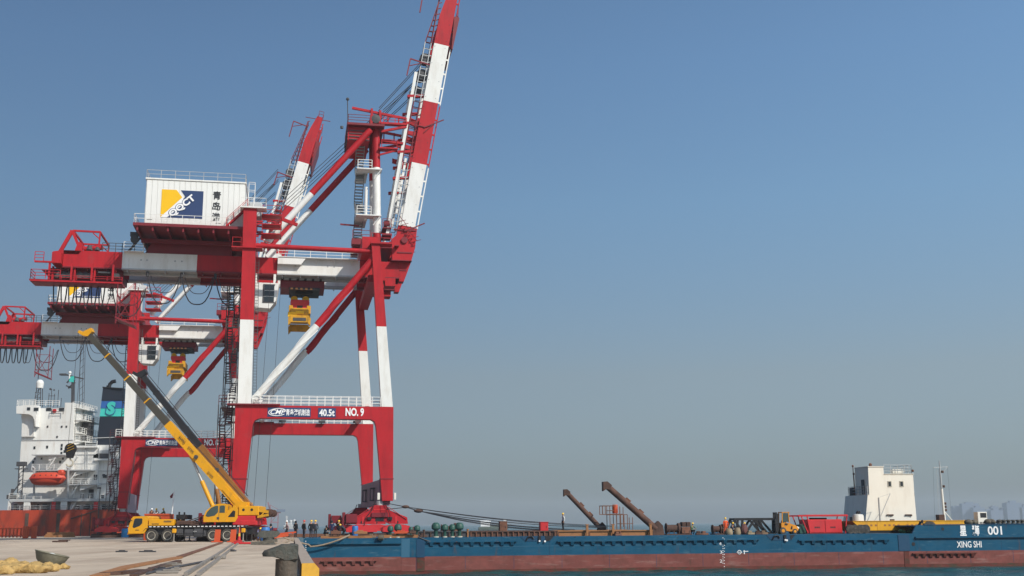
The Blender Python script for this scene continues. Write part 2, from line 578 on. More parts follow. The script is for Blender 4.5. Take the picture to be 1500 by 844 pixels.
M['bollardpost'] = mat('bollard_post_iron', (0.085, 0.07, 0.055), 0.8, var=0.35, scale=3, dirt=(0.14, 0.10, 0.075), dirt_amt=0.75, dirt_scale=(4, 4, .8), bump=.5, bump_scale=14)
M['railgrey'] = mat('dusty_rail_steel', (0.24, 0.22, 0.195), 0.7, var=0.25, scale=2, dirt=(0.12, 0.09, 0.07), dirt_amt=.6)
M['kerbwood'] = mat('kerb_timber', (0.11, 0.075, 0.05), 0.85, var=0.3, scale=2, bump=.4)
M['kerbtop'] = mat('kerb_top', (0.33, 0.27, 0.22), 0.9, var=0.2, scale=2, bump=.3)
M['kerbyellow'] = mat('kerb_yellow', (0.65, 0.36, 0.04), 0.6, var=0.08, dirt=(0.35, 0.2, 0.05), dirt_amt=0.5, dirt_scale=(2, 2, 2))
M['sack'] = mat('woven_sack', (0.44, 0.29, 0.105), 0.85, var=0.25, scale=4, dirt=(0.27, 0.15, 0.05), dirt_amt=0.7, dirt_scale=(3, 3, 3), bump=1.0, bump_scale=7)
M['bowl'] = mat('cement_bowl', (0.2, 0.19, 0.14), 0.85, var=0.25, scale=4, dirt=(0.09, 0.085, 0.06), dirt_amt=0.7, dirt_scale=(2, 2, 2), bump=.3)
M['tank'] = mat('tank_white', (0.55, 0.55, 0.52), 0.5, var=0.08)
M['blueplastic'] = mat('blue_plastic', (0.03, 0.15, 0.4), 0.5, var=0.1)
M['mooring'] = mat('mooring_rope', (0.27, 0.21, 0.15), 0.9, var=0.2, scale=6, bump=.4, bump_scale=30)
M['timber'] = mat('timber', (0.2, 0.13, 0.08), 0.9, var=0.3, scale=2)
M['tarp'] = mat('tarpaulin', (0.1, 0.085, 0.06), 0.8, var=0.4, scale=1.5)
M['cloth_tan'] = mat('tan_sacking', (0.28, 0.22, 0.14), 0.9, var=0.3, scale=2)
M['city'] = mat('far_city_haze_tint', (0.12, 0.15, 0.21), 0.9, var=0.1, scale=.02)  # pale blue toward the sky, so some haze is in the colour
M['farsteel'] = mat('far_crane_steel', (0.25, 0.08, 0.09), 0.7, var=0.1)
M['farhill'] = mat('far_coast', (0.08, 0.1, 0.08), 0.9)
M['skin'] = mat('skin', (0.42, 0.23, 0.15), 0.6, var=0.04)
M['helmet'] = mat('yellow_helmet', (0.8, 0.5, 0.02), 0.4, var=0.03)
M['helmetred'] = mat('red_helmet', (0.6, 0.05, 0.03), 0.4, var=0.03)
M['helmetwhite'] = mat('white_helmet', (0.8, 0.8, 0.78), 0.4, var=0.03)
M['shoe'] = mat('black_boots', (0.02, 0.02, 0.02), 0.7)
for nm, c in dict(c_navy=(0.02, 0.03, 0.08), c_black=(0.015, 0.016, 0.02), c_dark=(0.03, 0.032, 0.045), c_blue=(0.05, 0.12, 0.35), c_lilac=(0.25, 0.25, 0.42),
                  c_pink=(0.3, 0.2, 0.2), c_orange=(0.7, 0.09, 0.02), c_grey=(0.12, 0.12, 0.13), c_white=(0.55, 0.55, 0.53), c_green=(0.1, 0.18, 0.1), c_brown=(0.12, 0.05, 0.045)).items():
    M[nm] = mat('cloth_' + nm[2:], c, 0.85, var=0.15, scale=5)

# ------------------------------------------------------------------ setting: sea, quay
YAW = R(11)                                     # direction of the crane rails and the quay edge
O9 = (-23.3, 132.0)
SEA_Z = -3.3


def m_sea():
    m = bpy.data.materials.new('sea_water')
    m.use_nodes = True
    n, l = m.node_tree.nodes, m.node_tree.links
    b = n['Principled BSDF']
    b.inputs['Roughness'].default_value = 0.22
    b.inputs['IOR'].default_value = 1.33
    b.inputs['Specular IOR Level'].default_value = 0.3
    tc = n.new('ShaderNodeTexCoord')
    mp = n.new('ShaderNodeMapping')
    mp.inputs['Scale'].default_value = (0.5, 1.0, 1.0)
    l.new(tc.outputs['Object'], mp.inputs[0])
    nz = n.new('ShaderNodeTexNoise')
    nz.inputs['Scale'].default_value = 0.9
    nz.inputs['Detail'].default_value = 5
    l.new(mp.outputs[0], nz.inputs['Vector'])
    rp = n.new('ShaderNodeValToRGB')
    rp.color_ramp.elements[0].position = 0.35
    rp.color_ramp.elements[1].position = 0.7
    rp.color_ramp.elements[0].color = (0.006, 0.038, 0.04, 1)
    rp.color_ramp.elements[1].color = (0.014, 0.075, 0.075, 1)
    l.new(nz.outputs['Fac'], rp.inputs['Fac'])
    l.new(rp.outputs[0], b.inputs['Base Color'])
    n3 = n.new('ShaderNodeTexNoise')
    n3.inputs['Scale'].default_value = 2.2
    n3.inputs['Detail'].default_value = 6
    l.new(mp.outputs[0], n3.inputs['Vector'])
    bp = n.new('ShaderNodeBump')
    bp.inputs['Strength'].default_value = 0.9
    bp.inputs['Distance'].default_value = 0.25
    l.new(n3.outputs['Fac'], bp.inputs['Height'])
    l.new(bp.outputs[0], b.inputs['Normal'])
    return m


def m_quay():
    m = bpy.data.materials.new('quay_concrete')
    m.use_nodes = True
    n, l = m.node_tree.nodes, m.node_tree.links
    b = n['Principled BSDF']
    b.inputs['Roughness'].default_value = 0.92
    b.inputs['Specular IOR Level'].default_value = 0.2
    g = n.new('ShaderNodeNewGeometry')

    def noise(scale, detail, sx, sy):
        mp = n.new('ShaderNodeMapping')
        mp.inputs['Scale'].default_value = (sx, sy, 1)
        l.new(g.outputs['Position'], mp.inputs[0])
        z = n.new('ShaderNodeTexNoise')
        z.inputs['Scale'].default_value = scale
        z.inputs['Detail'].default_value = detail
        z.inputs['Roughness'].default_value = 0.65
        l.new(mp.outputs[0], z.inputs['Vector'])
        return z.outputs['Fac']

    def ramp(f, p0, p1, c0, c1):
        r = n.new('ShaderNodeValToRGB')
        r.color_ramp.elements[0].position, r.color_ramp.elements[1].position = p0, p1
        r.color_ramp.elements[0].color, r.color_ramp.elements[1].color = c0 + (1,), c1 + (1,)
        l.new(f, r.inputs[0])
        return r.outputs[0]

    def mix(f, a, c):
        x = n.new('ShaderNodeMix')
        x.data_type = 'RGBA'
        l.new(f, x.inputs[0])
        l.new(a, x.inputs[6])
        if isinstance(c, tuple):
            x.inputs[7].default_value = c + (1,)
        else:
            l.new(c, x.inputs[7])
        return x.outputs[2]
    base = ramp(noise(.12, 8, 1, .45), .32, .68, (0.41, 0.33, 0.25), (0.55, 0.455, 0.355))
    base = mix(ramp(noise(.6, 6, .5, .12), .47, .66, (0, 0, 0), (.75, .75, .75)), base, (0.31, 0.235, 0.175))
    base = mix(ramp(noise(.35, 9, 1, .5), .6, .72, (0, 0, 0), (.6, .6, .6)), base, (0.24, 0.2, 0.165))
    base = mix(ramp(noise(2.5, 4, .2, 1), .58, .74, (0, 0, 0), (.4, .4, .4)), base, (0.29, 0.22, 0.16))
    l.new(base, b.inputs['Base Color'])
    bp = n.new('ShaderNodeBump')
    bp.inputs['Strength'].default_value = .3
    bp.inputs['Distance'].default_value = .04
    l.new(noise(4, 6, 1, 1), bp.inputs['Height'])
    l.new(bp.outputs[0], b.inputs['Normal'])
    return m


mb = MB()
gx = [-30 + 0.8 * i for i in range(176)]
gy = [90 + 0.55 * i for i in range(70)]
wv = [(random.uniform(.6, 2.4), random.uniform(-.9, .9), random.uniform(0, 6.3), random.uniform(.02, .06)) for _ in range(14)]


def wave(x, y):
    e = min(1, min(x - gx[0], gx[-1] - x, y - gy[0], gy[-1] - y) / 4)
    return max(0, e) * sum(a * math.sin(k * (math.sin(t) * x + math.cos(t) * y) + p) for k, t, p, a in wv)


nx = len(gx)
mb.add([(x, y, SEA_Z + wave(x, y)) for y in gy for x in gx],
       [(j * nx + i, j * nx + i + 1, (j + 1) * nx + i + 1, (j + 1) * nx + i) for j in range(len(gy) - 1) for i in range(nx - 1)])
a0, a1, b0, b1, B = gx[0], gx[-1], gy[0], gy[-1], 4500
for x0, x1, y0, y1 in ((-B, a0, -B, B), (a1, B, -B, B), (a0, a1, -B, b0), (a0, a1, b1, B)):
    mb.add([(x0, y0, SEA_Z), (x1, y0, SEA_Z), (x1, y1, SEA_Z), (x0, y1, SEA_Z)], [(0, 1, 2, 3)])
tag(mb.build('sea', m_sea(), smooth='all'), kind='structure')

RD = Vector((-math.sin(YAW), math.cos(YAW), 0))  # along the rails, away from the camera
QE = Vector((-6.35, 38, 0))                      # a point of the quay edge


def qe(y, off=0.0, z=0.0):
    p = QE + RD * ((y - QE.y) / RD.y)
    return Vector((p.x + off, y, z))


mb = MB()
far = qe(213)
outline = [qe(-60), far, Vector((-420, 222, 0)), Vector((-420, -60, 0))]
n = len(outline)
top = [tuple(p) for p in outline]
mb.add(top + [(x, y, -7) for x, y, z in top], [(0, 1, 2, 3)] + [(i, (i + 1) % n, n + (i + 1) % n, n + i) for i in range(n)])
MQ = m_quay()
for i, p_ in enumerate(mb.v):
    if p_[2] == 0:
        mb.v[i] = (p_[0], p_[1], -0.03)
quay = tag(mb.build('quay', MQ), kind='structure')
SL = 6.0
s0_ = MB().bbox(-SL + .04, 0, 0, SL - .04, -.029, 0, .008).build('paving_slab', MQ, quay)
first_ = True
for j_ in range(-2, 30):
    for i_ in range(0, 9 + j_ // 3):
        p_ = qe(38) + RD * (j_ * SL) - Vector((math.cos(YAW), math.sin(YAW), 0)) * (i_ * SL + .5)
        if first_:
            o, first_ = s0_, False
        else:
            o = s0_.copy()
            COL.objects.link(o)
        if j_ * SL + 38 > 205 or p_.y < 26:
            if o is not s0_:
                bpy.data.objects.remove(o)
                continue
        o.location = (p_.x, p_.y, random.uniform(-.012, 0))
        o.rotation_euler = (0, 0, YAW)

# kerb along the quay edge, yellow on its near end
k0 = 38.0
kr = empty('quay_kerb', qe(k0), YAW, 'timber faced kerb along the quay edge with a yellow painted end', 'kerb')
KL = 74
MB().prism([(-0.60, 0.02), (-0.06, 0.02), (-0.06, 0.28), (-0.2, 0.45), (-0.60, 0.45)], 0.05, KL).build('kerb_body', M['kerbwood'], kr)
MB().box(-0.615, -0.195, 0.05, KL, 0.453, 0.475).build('kerb_cap', M['kerbtop'], kr)
MB().prism([(-0.595, 0.005), (-0.03, 0.005), (-0.03, 0.3), (-0.19, 0.475), (-0.595, 0.475)], -0.02, 0.047).build('end_plate', M['kerbyellow'], kr)
b = MB()
for i in range(24):
    b.box(-0.64, -0.602, 0.15 + i * 0.42, 0.5 + i * 0.42, 0.02, 0.43)
o = b.build('timber_facing', M['kerbwood'], kr)
mb = MB()
mb.prism([(-0.35, -0.5), (0.6, -0.5), (0.6, -0.18), (0.3, -0.06), (-0.3, -0.06)], -0.8, 3.0)
o = mb.build('fender_block', M['kerbtop'])
o.location = qe(36.5, 0.62)
o.rotation_euler = (0, 0, YAW)
tag(o, 'pale concrete fender ledge jutting from the quay edge beside the yellow kerb end', 'fender')

# ------------------------------------------------------------------ the gantry crane (u along the boom, v along the rails)
PAINT = {'r': M['red'], 'w': M['white']}


def lerp(a, b, t):
    return a + (b - a) * t


def tapered_leg(b, p, v0, v1):
    """p = ((xl, xr, z) bottom, (xl, xr, z) top)"""
    (a0, a1, az), (b0, b1, bz) = p
    b.hexa([(a0, v0, az), (a1, v0, az), (a1, v1, az), (a0, v1, az), (b0, v0, bz), (b1, v0, bz), (b1, v1, bz), (b0, v1, bz)])


def split_leg(lo, hi, zc):
    t = (zc - lo[2]) / (hi[2] - lo[2])
    return (lerp(lo[0], hi[0], t), lerp(lo[1], hi[1], t), zc)


FAR_U = -0.95                                   # the far portal frame stands a little landward


def make_crane(no):
    root = empty('gantry_crane', (O9[0], O9[1], 0), YAW, 'red and white ship to shore gantry crane marked NO. 9 astride the barge stern', 'crane', 'container gantry cranes')
    boom = []
    # --- portal frames
    outer = [(-7.6, 4.4), (-8.9, 4.4), (-8.95, 15.35), (9.3, 15.35), (9.4, 4.4), (8.15, 4.4), (7.92, 7.0), (7.28, 13.1), (7.1, 13.6), (6.65, 13.85), (-6.2, 13.85), (-6.7, 13.6), (-6.92, 13.1), (-7.4, 7.0)]
    for v0 in (0, 20.0):
        du, dz = (0, 0) if v0 < 5 else (FAR_U, -.32)
        fr = MB().prism([(x + du, z + (dz if z > 8 else 0)) for x, z in outer], v0, v0 + 1.4).build('portal_frame', M['red'], root)
        b = MB()
        b.box(-8.97 + du, -7.30 + du, v0 - .04, v0 + 1.44, 6.86, 6.98)
        b.box(7.85 + du, 9.46 + du, v0 - .04, v0 + 1.44, 6.86, 6.98)
        b.box(-9.9 + du, -3.9 + du, v0 - .35, v0 + 1.5, 15.36 + dz, 15.5 + dz)
        b.build('flange', M['darkred'], fr)
    # --- sill beams between the frames
    for u0, u1 in ((-8.75, -7.6), (7.85, 9.2)):
        s = MB().prism([(1.42, 3.9), (1.42, 6.85), (19.98, 6.85), (19.98, 3.9)], u0, u1).build('sill_beam', M['plum'], root)
        for vt in s.data.vertices:
            vt.co.x, vt.co.y = vt.co.y, vt.co.x
            vt.co.x += FAR_U * (vt.co.y - 1.4) / 18.6
        for fv in (4.5, 12.5):
            b = MB()
            u0 = (-8.75 if u1 < 0 else 7.85) + FAR_U * (fv + 1) / 18.6
            b.box(u0 - .5, u0 - .01, fv, fv + 1.6, 4.5, 4.6).box(u0 - .5, u0 - .01, fv - .1, fv + 1.7, 5.9, 6.05)
            for q in (fv + .05, fv + 1.5):
                b.box(u0 - .48, u0 - .42, q, q + .07, 4.6, 5.9).box(u0 - .1, u0 - .03, q, q + .07, 4.6, 5.9)
            b.build('service_hatch', M['darkgrey'], s)
    # --- bogies, turned to roll along the barge
    for uc in (-8.2, 7.9):
        for vc in (0.7, 20.7):
            uc = (-8.2 if uc < 0 else 7.9) + (FAR_U if vc > 5 else 0)
            b = MB()
            b.prism([(uc - 3.3, 1.75), (uc - 3.3, 2.3), (uc - 1.2, 3.3), (uc - .75, 3.9), (uc + .75, 3.9), (uc + 1.2, 3.3), (uc + 3.2, 2.5), (uc + 3.3, 1.75), (uc + 1.2, 1.75), (uc + .6, 2.0), (uc - .6, 2.0), (uc - 1.2, 1.75)], vc - .55, vc + .55)
            bg_ = b.build('bogie', M['red'], root)
            b = MB()
            for k in (-1, 1):
                b.beam((uc + k * .95, vc - .58, 3.7), (uc + k * 3.1, vc - .58, 2.3), .06, .16, (0, 1, 0))
                b.box(uc + k * 1.9 - .12, uc + k * 1.9 + .12, vc - .6, vc - .551, 1.8, 2.6)
            b.box(uc - .7, uc + .7, vc - .6, vc - .551, 3.3, 3.42)
            b.build('stiffener', M['boxred'], bg_, split=False)['kind'] = 'stuff'
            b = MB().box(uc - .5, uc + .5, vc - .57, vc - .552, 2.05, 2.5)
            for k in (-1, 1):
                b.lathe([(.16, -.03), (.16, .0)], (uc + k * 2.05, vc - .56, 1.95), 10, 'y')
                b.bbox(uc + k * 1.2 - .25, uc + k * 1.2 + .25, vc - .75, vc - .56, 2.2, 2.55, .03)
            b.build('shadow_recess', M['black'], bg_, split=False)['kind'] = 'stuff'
            b = MB().path([(uc - .6, vc - .7, 4.3), (uc - .9, vc - .8, 3.4), (uc - 1.6, vc - .8, 2.5), (uc - 1.8, vc - .8, 1.6)], .05, 5).path([(uc + .5, vc - .7, 4.2), (uc + 1.1, vc - .8, 3.0), (uc + 1.3, vc - .8, 1.9)], .04, 5)
            b.build('hose', M['black'], bg_)
            MB().lathe([(.42, 3.9), (.42, 4.4)], (uc, vc, 0), 14).build('pivot', M['galv'], bg_)
            MB().box(uc - .95, uc + .95, vc - .75, vc + .75, 2.55, 3.05).build('pivot_collar', M['darkred'], bg_)
            for k in (-1, 1):
                c = uc + k * 2.05
                b = MB()
                b.prism([(c - 1.75, .85), (c - 1.85, 1.25), (c - 1.3, 1.55), (c - .5, 1.72), (c + .5, 1.72), (c + 1.3, 1.55), (c + 1.85, 1.25), (c + 1.75, .85)], vc - .75, vc - .45)
                b.prism([(c - 1.75, .85), (c - 1.85, 1.25), (c - 1.3, 1.55), (c - .5, 1.72), (c + .5, 1.72), (c + 1.3, 1.55), (c + 1.85, 1.25), (c + 1.75, .85)], vc + .45, vc + .75)
                b.box(c - .5, c + .5, vc - .44, vc + .44, 1.1, 1.7)
                b.build('truck_frame', M['boxred'], bg_)
                for q in (-1, 1):
                    w = MB().lathe([(.1, -.5), (.36, -.42), (.36, .42), (.1, .5)], (c + q * 1.05, vc, .92), 14, 'y').build('wheel', M['darkgrey'], bg_, True)
                b = MB()
                b.box(c + k * 1.9 - .2, c + k * 1.9 + .2, vc - .3, vc + .3, 1.0, 1.4)
                b.tube((c + k * 1.9, vc, 1.2), (c + k * 2.4, vc, 1.2), .2)
                b.build('buffer', M['darkred'], bg_)
            b = MB().bbox(uc - 3.9, uc - 2.6, vc - .9, vc + .4, 1.9, 2.9).bbox(uc - 4.3, uc - 3.95, vc - .6, vc + .2, 1.3, 3.1)
            b.build('drive_motor', M['darkred'], bg_)
    # --- upper legs, red above and white below
    land = ((-8.73, -7.19, 15.36), (-9.0, -7.47, 39.0))
    water = ((7.89, 9.23, 15.36), (6.35, 7.35, 35.2))
    for v0 in (0.02, 20.02):
        du = 0 if v0 < 5 else FAR_U
        for lg, zc in ((land, 25.4), (water, 25.0)):
            lg = tuple((p[0] + du, p[1] + du, p[2] - (.32 if du and p[2] < 20 else 0)) for p in lg)
            mid = split_leg(lg[0], lg[1], zc)
            b = MB()
            tapered_leg(b, (mid, lg[1]), v0, v0 + 1.3)
            lo = b.build('upper_leg', M['red'], root)
            b = MB()
            tapered_leg(b, (lg[0], mid), v0, v0 + 1.3)
            b.build('white_section', M['white'], lo)
        # --- diagonal tube brace with wind strakes
        for a, c, col in (((-7.0, 15.9), (0.07, 25.0), 'w'), ((0.07, 25.0), (6.6, 33.45), 'r')):
            a, c = (a[0] + du, a[1] - .3 * (du < 0)), (c[0] + du, c[1])
            o = MB().tube((a[0], v0 + .65, a[1]), (c[0], v0 + .65, c[1]), .43, 14).build('diagonal_brace', PAINT[col], root, True)
            b = MB()
            A, C = Vector((a[0], v0 + .65, a[1])), Vector((c[0], v0 + .65, c[1]))
            d = (C - A).normalized()
            s = Vector((0, 1, 0))
            t = d.cross(s)
            for ph in range(3):
                pts = []
                for i in range(33):
                    q = i / 32
                    if not (.12 if col == 'w' else .0) < q < (.97 if col == 'w' else .62):
                        continue
                    an = ph * 2.094 + q * 4.6
                    pts.append(A.lerp(C, q) + (s * math.cos(an) + t * math.sin(an)) * .45)
                b.path(pts, .07, 4)
            b.build('strake', PAINT[col], o)
        b = MB().beam((-7.0 + du, v0 + .65, 15.2), (-6.2 + du, v0 + .65, 16.4), .3, 1.0)
        b.build('gusset', M['white'], root)
        o = MB().tube((-7.5 + du, v0 + .6, 34.55), (6.6 + du, v0 + .6, 34.35), .3, 12).build('tie_tube', M['red'], root, True)
    # --- cross beams between the frames
    MB().box(-8.85, -7.55, 1.35, 20.0, 34.5, 36.2).build('cross_beam', M['red'], root)
    MB().box(5.3, 7.5, 1.35, 20.0, 34.45, 36.4).build('cross_beam', M['red'], root)
    b = MB().box(6.1, 7.3, 1.35, 19.98, 30.7, 31.6).box(6.3, 8.4, 4.6, 15.4, 31.64, 32.2).box(8.5, 9.8, 5.6, 7.6, 31.2, 32.2).box(8.5, 9.8, 12.4, 14.4, 31.2, 32.2)
    b.build('lower_cross_beam', M['red'], root)
    b = MB()
    for v0 in (0.0, 20.0):
        b.box(6.2, 8.8, v0 - .25, v0 + 1.6, 35.2, 35.4)
        b.box(-10.2, -6.6, v0 - .3, v0 + 1.7, 34.05, 34.18)
        b.rail([(-10.1, v0 - .25, 34.18), (-9.1, v0 - .25, 34.18)], r=.03)
        b.rail([(6.3, v0 - .2, 35.4), (8.7, v0 - .2, 35.4)], r=.03)
    b.build('leg_platform', M['red'], root)
    # --- girders in coloured lengths
    secs = [(-30.2, -23.4, 'r'), (-23.4, -14.6, 'w'), (-14.6, -4.9, 'r'), (-4.9, 5.3, 'w'), (5.3, 10.3, 'r')]
    for v0, v1 in ((6.0, 7.4), (12.6, 14.0)):
        for a, c, col in secs:
            g = MB().box(a, c, v0, v1, 32.4, 34.4).build('girder', PAINT[col], root)
            b = MB()
            b.box(a, c, v0 - .12, v1 + .12, 32.24, 32.396)
            inner = v1 if v0 < 10 else v0 - .7
            b.box(a, c, inner, inner + .7, 31.95, 32.23)
            k = a + .6
            while k < c - .2:
                b.box(k, k + .12, v0 + .1, v1 - .1, 32.0, 32.23)
                k += 2.2
            b.build('trolley_rail', M['galv'] if col == 'w' else M['darkred'], g)
            if col == 'w':
                b = MB()
                for k in (a + 2.2, a + 2.9, a + 6.2, a + 7.0):
                    b.tube((k, v0 - .02, 33.5), (k, v0 + .0, 33.5), .12, 6)
                b.build('lifting_eye', M['galv'], g)
    b = MB()
    for a, c in ((-23.2, -20.9), (-4.8, 5.0)):
        b.box(a, c, 5.2, 5.99, 34.36, 34.44)
        b.rail([(a, 5.25, 34.44), (c, 5.25, 34.44)], r=.032, mids=2)
        b.rail([(a, 14.75, 34.44), (c, 14.75, 34.44)], r=.032, mids=2)
    for k in range(5):
        b.beam((-4.5 + k * 2.2, 5.3, 34.36), (-4.5 + k * 2.2, 5.98, 33.7), .08, .08)
    b.prism([(-4.85, 33.5), (-2.0, 33.5), (-1.4, 34.34), (-4.85, 34.34)], 5.3, 5.98)
    b.build('girder_walkway', M['white'], root)
    # --- machinery house
    hs = MB().box(-20.55, -9.05, 2.0, 15.0, 36.92, 42.6).build('machinery_house', M['white'], root)
    n_p = 18
    pw = 11.5 / n_p
    p0 = MB().bbox(-20.55 + .02, -20.55 + pw - .02, 1.95, 1.998, 36.95, 42.55, .012).build('wall_panel', M['white'], hs)
    share(p0, n_p - 1, hs, lambda i: (i * pw, 0, 0))
    n_q = 18
    qw = 13.0 / n_q
    p1 = MB().bbox(-20.6, -20.552, 2.02, 2.0 + qw - .02, 36.95, 42.55, .012).build('wall_panel', M['white'], hs)
    share(p1, n_q - 1, hs, lambda i: (0, i * qw, 0))
    p2 = MB().bbox(-9.048, -9.0, 2.02, 2.0 + qw - .02, 36.95, 42.55, .012).build('wall_panel', M['white'], hs)
    share(p2, n_q - 1, hs, lambda i: (0, i * qw, 0))
    MB().box(-20.7, -8.9, 1.85, 15.15, 42.6, 42.78).build('roof', M['white'], hs)
    MB().rail([(-20.6, 15.0, 42.78), (-20.6, 1.95, 42.78), (-9.0, 1.95, 42.78), (-9.0, 15.0, 42.78)], h=1.0, r=.03, mids=1, step=1.55).build('roof_railing', M['galv'], hs)
    lz = 1.945
    lg = MB().prism([(-18.75, 37.95), (-18.75, 41.4), (-17.05, 41.4), (-16.35, 40.5)], lz - .03, lz)
    lg.build('yellow_emblem', M['signyellow'], hs)
    MB().prism([(-18.15, 37.93), (-13.9, 37.93), (-13.9, 41.38), (-16.55, 41.38), (-16.0, 40.6)], lz - .03, lz).build('navy_emblem', M['navy'], hs)
    dX = Vector((2.75, 0, 2.45)).normalized()
    dZ = Vector((-dX.z, 0, dX.x))
    b = MB()
    A, C = Vector((-18.3, lz - .045, 37.75)), Vector((-15.2, lz - .045, 40.85))
    b.prism([(-18.75, 37.93), (-18.0, 37.93), (-16.02, 39.75), (-16.3, 40.52)], lz - .04, lz - .002)
    b.build('white_stripe', M['letter'], hs)
    text_obj('lettering_edge', 'QQCT', (-16.3, lz - .05, 39.4), 3.75, 1.12, dX, dZ, M['navy'], hs, bold=.09)
    text_obj('lettering', 'QQCT', (-16.3, lz - .085, 39.4), 3.6, .98, dX, dZ, M['letter'], hs, bold=.04)
    for i, ch in enumerate('青岛港'):
        text_obj('lettering', ch, (-12.3 - i * .0, lz - .03, 40.95 - i * 1.35), .95, 1.02, (1, 0, 0), (0, 0, 1), M['letterdark'], hs, bold=.012)
    b = MB().box(-12.3, -11.7, lz - .02, lz, 37.45, 37.5).box(-20.3, -19.7, lz - .02, lz, 37.55, 37.6)
    b.build('small_plate', M['darkgrey'], hs)
    # platform below the house
    pf = MB().box(-21.7, -8.6, .9, 16.2, 36.55, 36.9).build('house_platform', M['darkred'], root)  # underside shade is carried by the dark paint
    b = MB()
    for k in range(8):
        b.box(-21.3 + k * 1.75, -21.1 + k * 1.75, 1.1, 16.0, 36.0, 36.548)
    b.box(-21.2, -9.0, 5.0, 5.4, 35.5, 35.99).box(-21.2, -9.0, 14.6, 15.0, 35.5, 35.99)
    b.prism([(-20.8, 34.42), (-20.0, 35.99), (-10.5, 35.99), (-10.5, 34.42)], 6.1, 13.9)
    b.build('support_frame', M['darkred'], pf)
    MB().rail([(-21.6, 16.0, 36.9), (-21.6, 1.0, 36.9), (-10.6, 1.0, 36.9)], r=.03, mids=1, step=1.4).build('platform_railing', M['white'], pf)
    MB().stairs((-11.0, 1.3, 36.9), (-8.6, 1.3, 39.4), .7, rail=1.0).build('house_stairs', M['red'], root)
    b = MB().box(-9.4, -6.3, -.3, 1.7, 39.0, 39.15)
    b.rail([(-9.3, -.2, 39.15), (-6.4, -.2, 39.15), (-6.4, 1.6, 39.15)], r=.03)
    b.build('leg_top_platform', M['white'], root)
    MB().ladder((-8.6, 2.6, 36.9), (-8.6, 2.6, 42.9), .5, (0, 1, 0), .75, (1, 0, 0)).build('caged_ladder', M['white'], root)
    b = MB().bbox(-8.5, -6.9, 2.4, 4.2, 38.6, 40.4, .1).tube((-7.9, 2.0, 39.6), (-7.9, 2.38, 39.6), .5, 12)
    b.build('air_unit', M['shipgrey'], root)
    b = MB()
    for z in (36.4, 37.6, 38.8):
        b.box(-6.9, -4.5, 2.0, 4.6, z, z + .12)
        b.rail([(-6.8, 2.0, z + .12), (-4.6, 2.0, z + .12)], r=.03)
    b.rail([(-7.2, .5, 34.3), (-5.0, 3.5, 34.3)], r=.03)
    b.beam((-6.0, 4.0, 39.4), (-2.6, 4.0, 38.2), .35, .4).beam((-4.6, 4.0, 38.2), (-4.6, 4.0, 39.4), .2, .2)
    b.build('rope_platform', M['red'], root)
    # --- A-frame columns and head
    for v0 in (7.0, 13.0):
        pts = [((7.6, v0, 36.2), (7.46, v0, 38.3), 'r'), ((7.46, v0, 38.3), (7.22, v0, 47.1), 'w'), ((7.22, v0, 47.1), (7.03, v0, 54.2), 'r')]
        for a, c, col in pts:
            MB().tube(a, c, .52, 14, .5).build('mast_column', PAINT[col], root, True)
        vs_ = 6.0 if v0 < 10 else 14.0
        for (a, c, col) in (((-6.4, vs_, 36.2), (-1.0, vs_, 42.9), 'w'), ((-1.0, vs_, 42.9), (6.3, vs_, 51.9), 'r')):
            MB().tube(a, c, .42, 14).build('back_stay', PAINT[col], root, True)
    hp = MB().box(3.3, 8.1, 5.4, 14.6, 52.3, 52.6).build('mast_head', M['darkred'], root)
    b = MB().box(3.4, 6.2, 6.2, 13.8, 50.4, 52.28).box(6.3, 7.8, 6.6, 13.4, 53.9, 54.3).box(6.3, 6.6, 6.3, 6.7, 52.62, 55.0).box(7.4, 7.7, 6.3, 6.7, 52.62, 54.8).box(6.3, 6.6, 13.3, 13.7, 52.62, 55.0).box(7.4, 7.7, 13.3, 13.7, 52.62, 54.8)
    b.build('sheave_box', M['red'], hp)
    MB().lathe([(.2, -.25), (.6, -.2), (.5, 0), (.6, .2), (.2, .25)], (7.0, 6.5, 53.6), 14, 'y').lathe([(.2, -.25), (.6, -.2), (.5, 0), (.6, .2), (.2, .25)], (7.0, 13.5, 53.6), 14, 'y').build('head_sheave', M['darkgrey'], hp)
    b = MB()
    for z in (50.5, 50.9, 51.3, 51.7):
        b.box(3.3, 3.38, 6.0, 14.0, z, z + .1)
        b.box(3.6, 6.2, 6.1, 6.18, z, z + .1)
    b.build('grating', M['darkgrey'], hp)
    b = MB().rail([(6.2, 5.5, 52.6), (3.4, 5.5, 52.6), (3.4, 14.5, 52.6)], r=.035, mids=2)
    b.rail([(3.4, 14.5, 52.6), (8.0, 14.5, 52.6)], r=.035, mids=2)
    b.build('head_railing', M['darkred'], hp)
    b = MB().beam((3.9, 6.6, 55.0), (11.3, 6.6, 53.9), .28, .3).beam((3.9, 13.4, 55.0), (11.3, 13.4, 53.9), .28, .3)
    for u_ in (6.4, 8.6, 10.0):
        b.beam((u_, 6.6, 52.9), (u_, 6.6, 54.3), .16, .16).beam((u_, 13.4, 52.9), (u_, 13.4, 54.3), .16, .16)
    for v_ in (6.2, 13.4):
        b.beam((7.7, v_ + .15, 51.9), (11.0, v_ + .15, 52.75), .3, .3)
        b.box(7.6, 11.1, v_ - .1, v_ + .7, 52.9, 53.15)
    b.rail([(8.0, 6.15, 53.15), (11.0, 6.15, 53.15)], h=.7, r=.04, mids=1)
    b.beam((11.1, 6.6, 53.95), (12.2, 6.6, 53.5), .5, .5).beam((11.1, 13.4, 53.95), (12.2, 13.4, 53.5), .5, .5)
    b.build('sheave_arm', M['red'], hp)
    b = MB().box(7.5, 9.9, 6.0, 7.4, 49.5, 49.68).beam((7.6, 6.3, 48.7), (9.7, 6.3, 49.4), .2, .22)
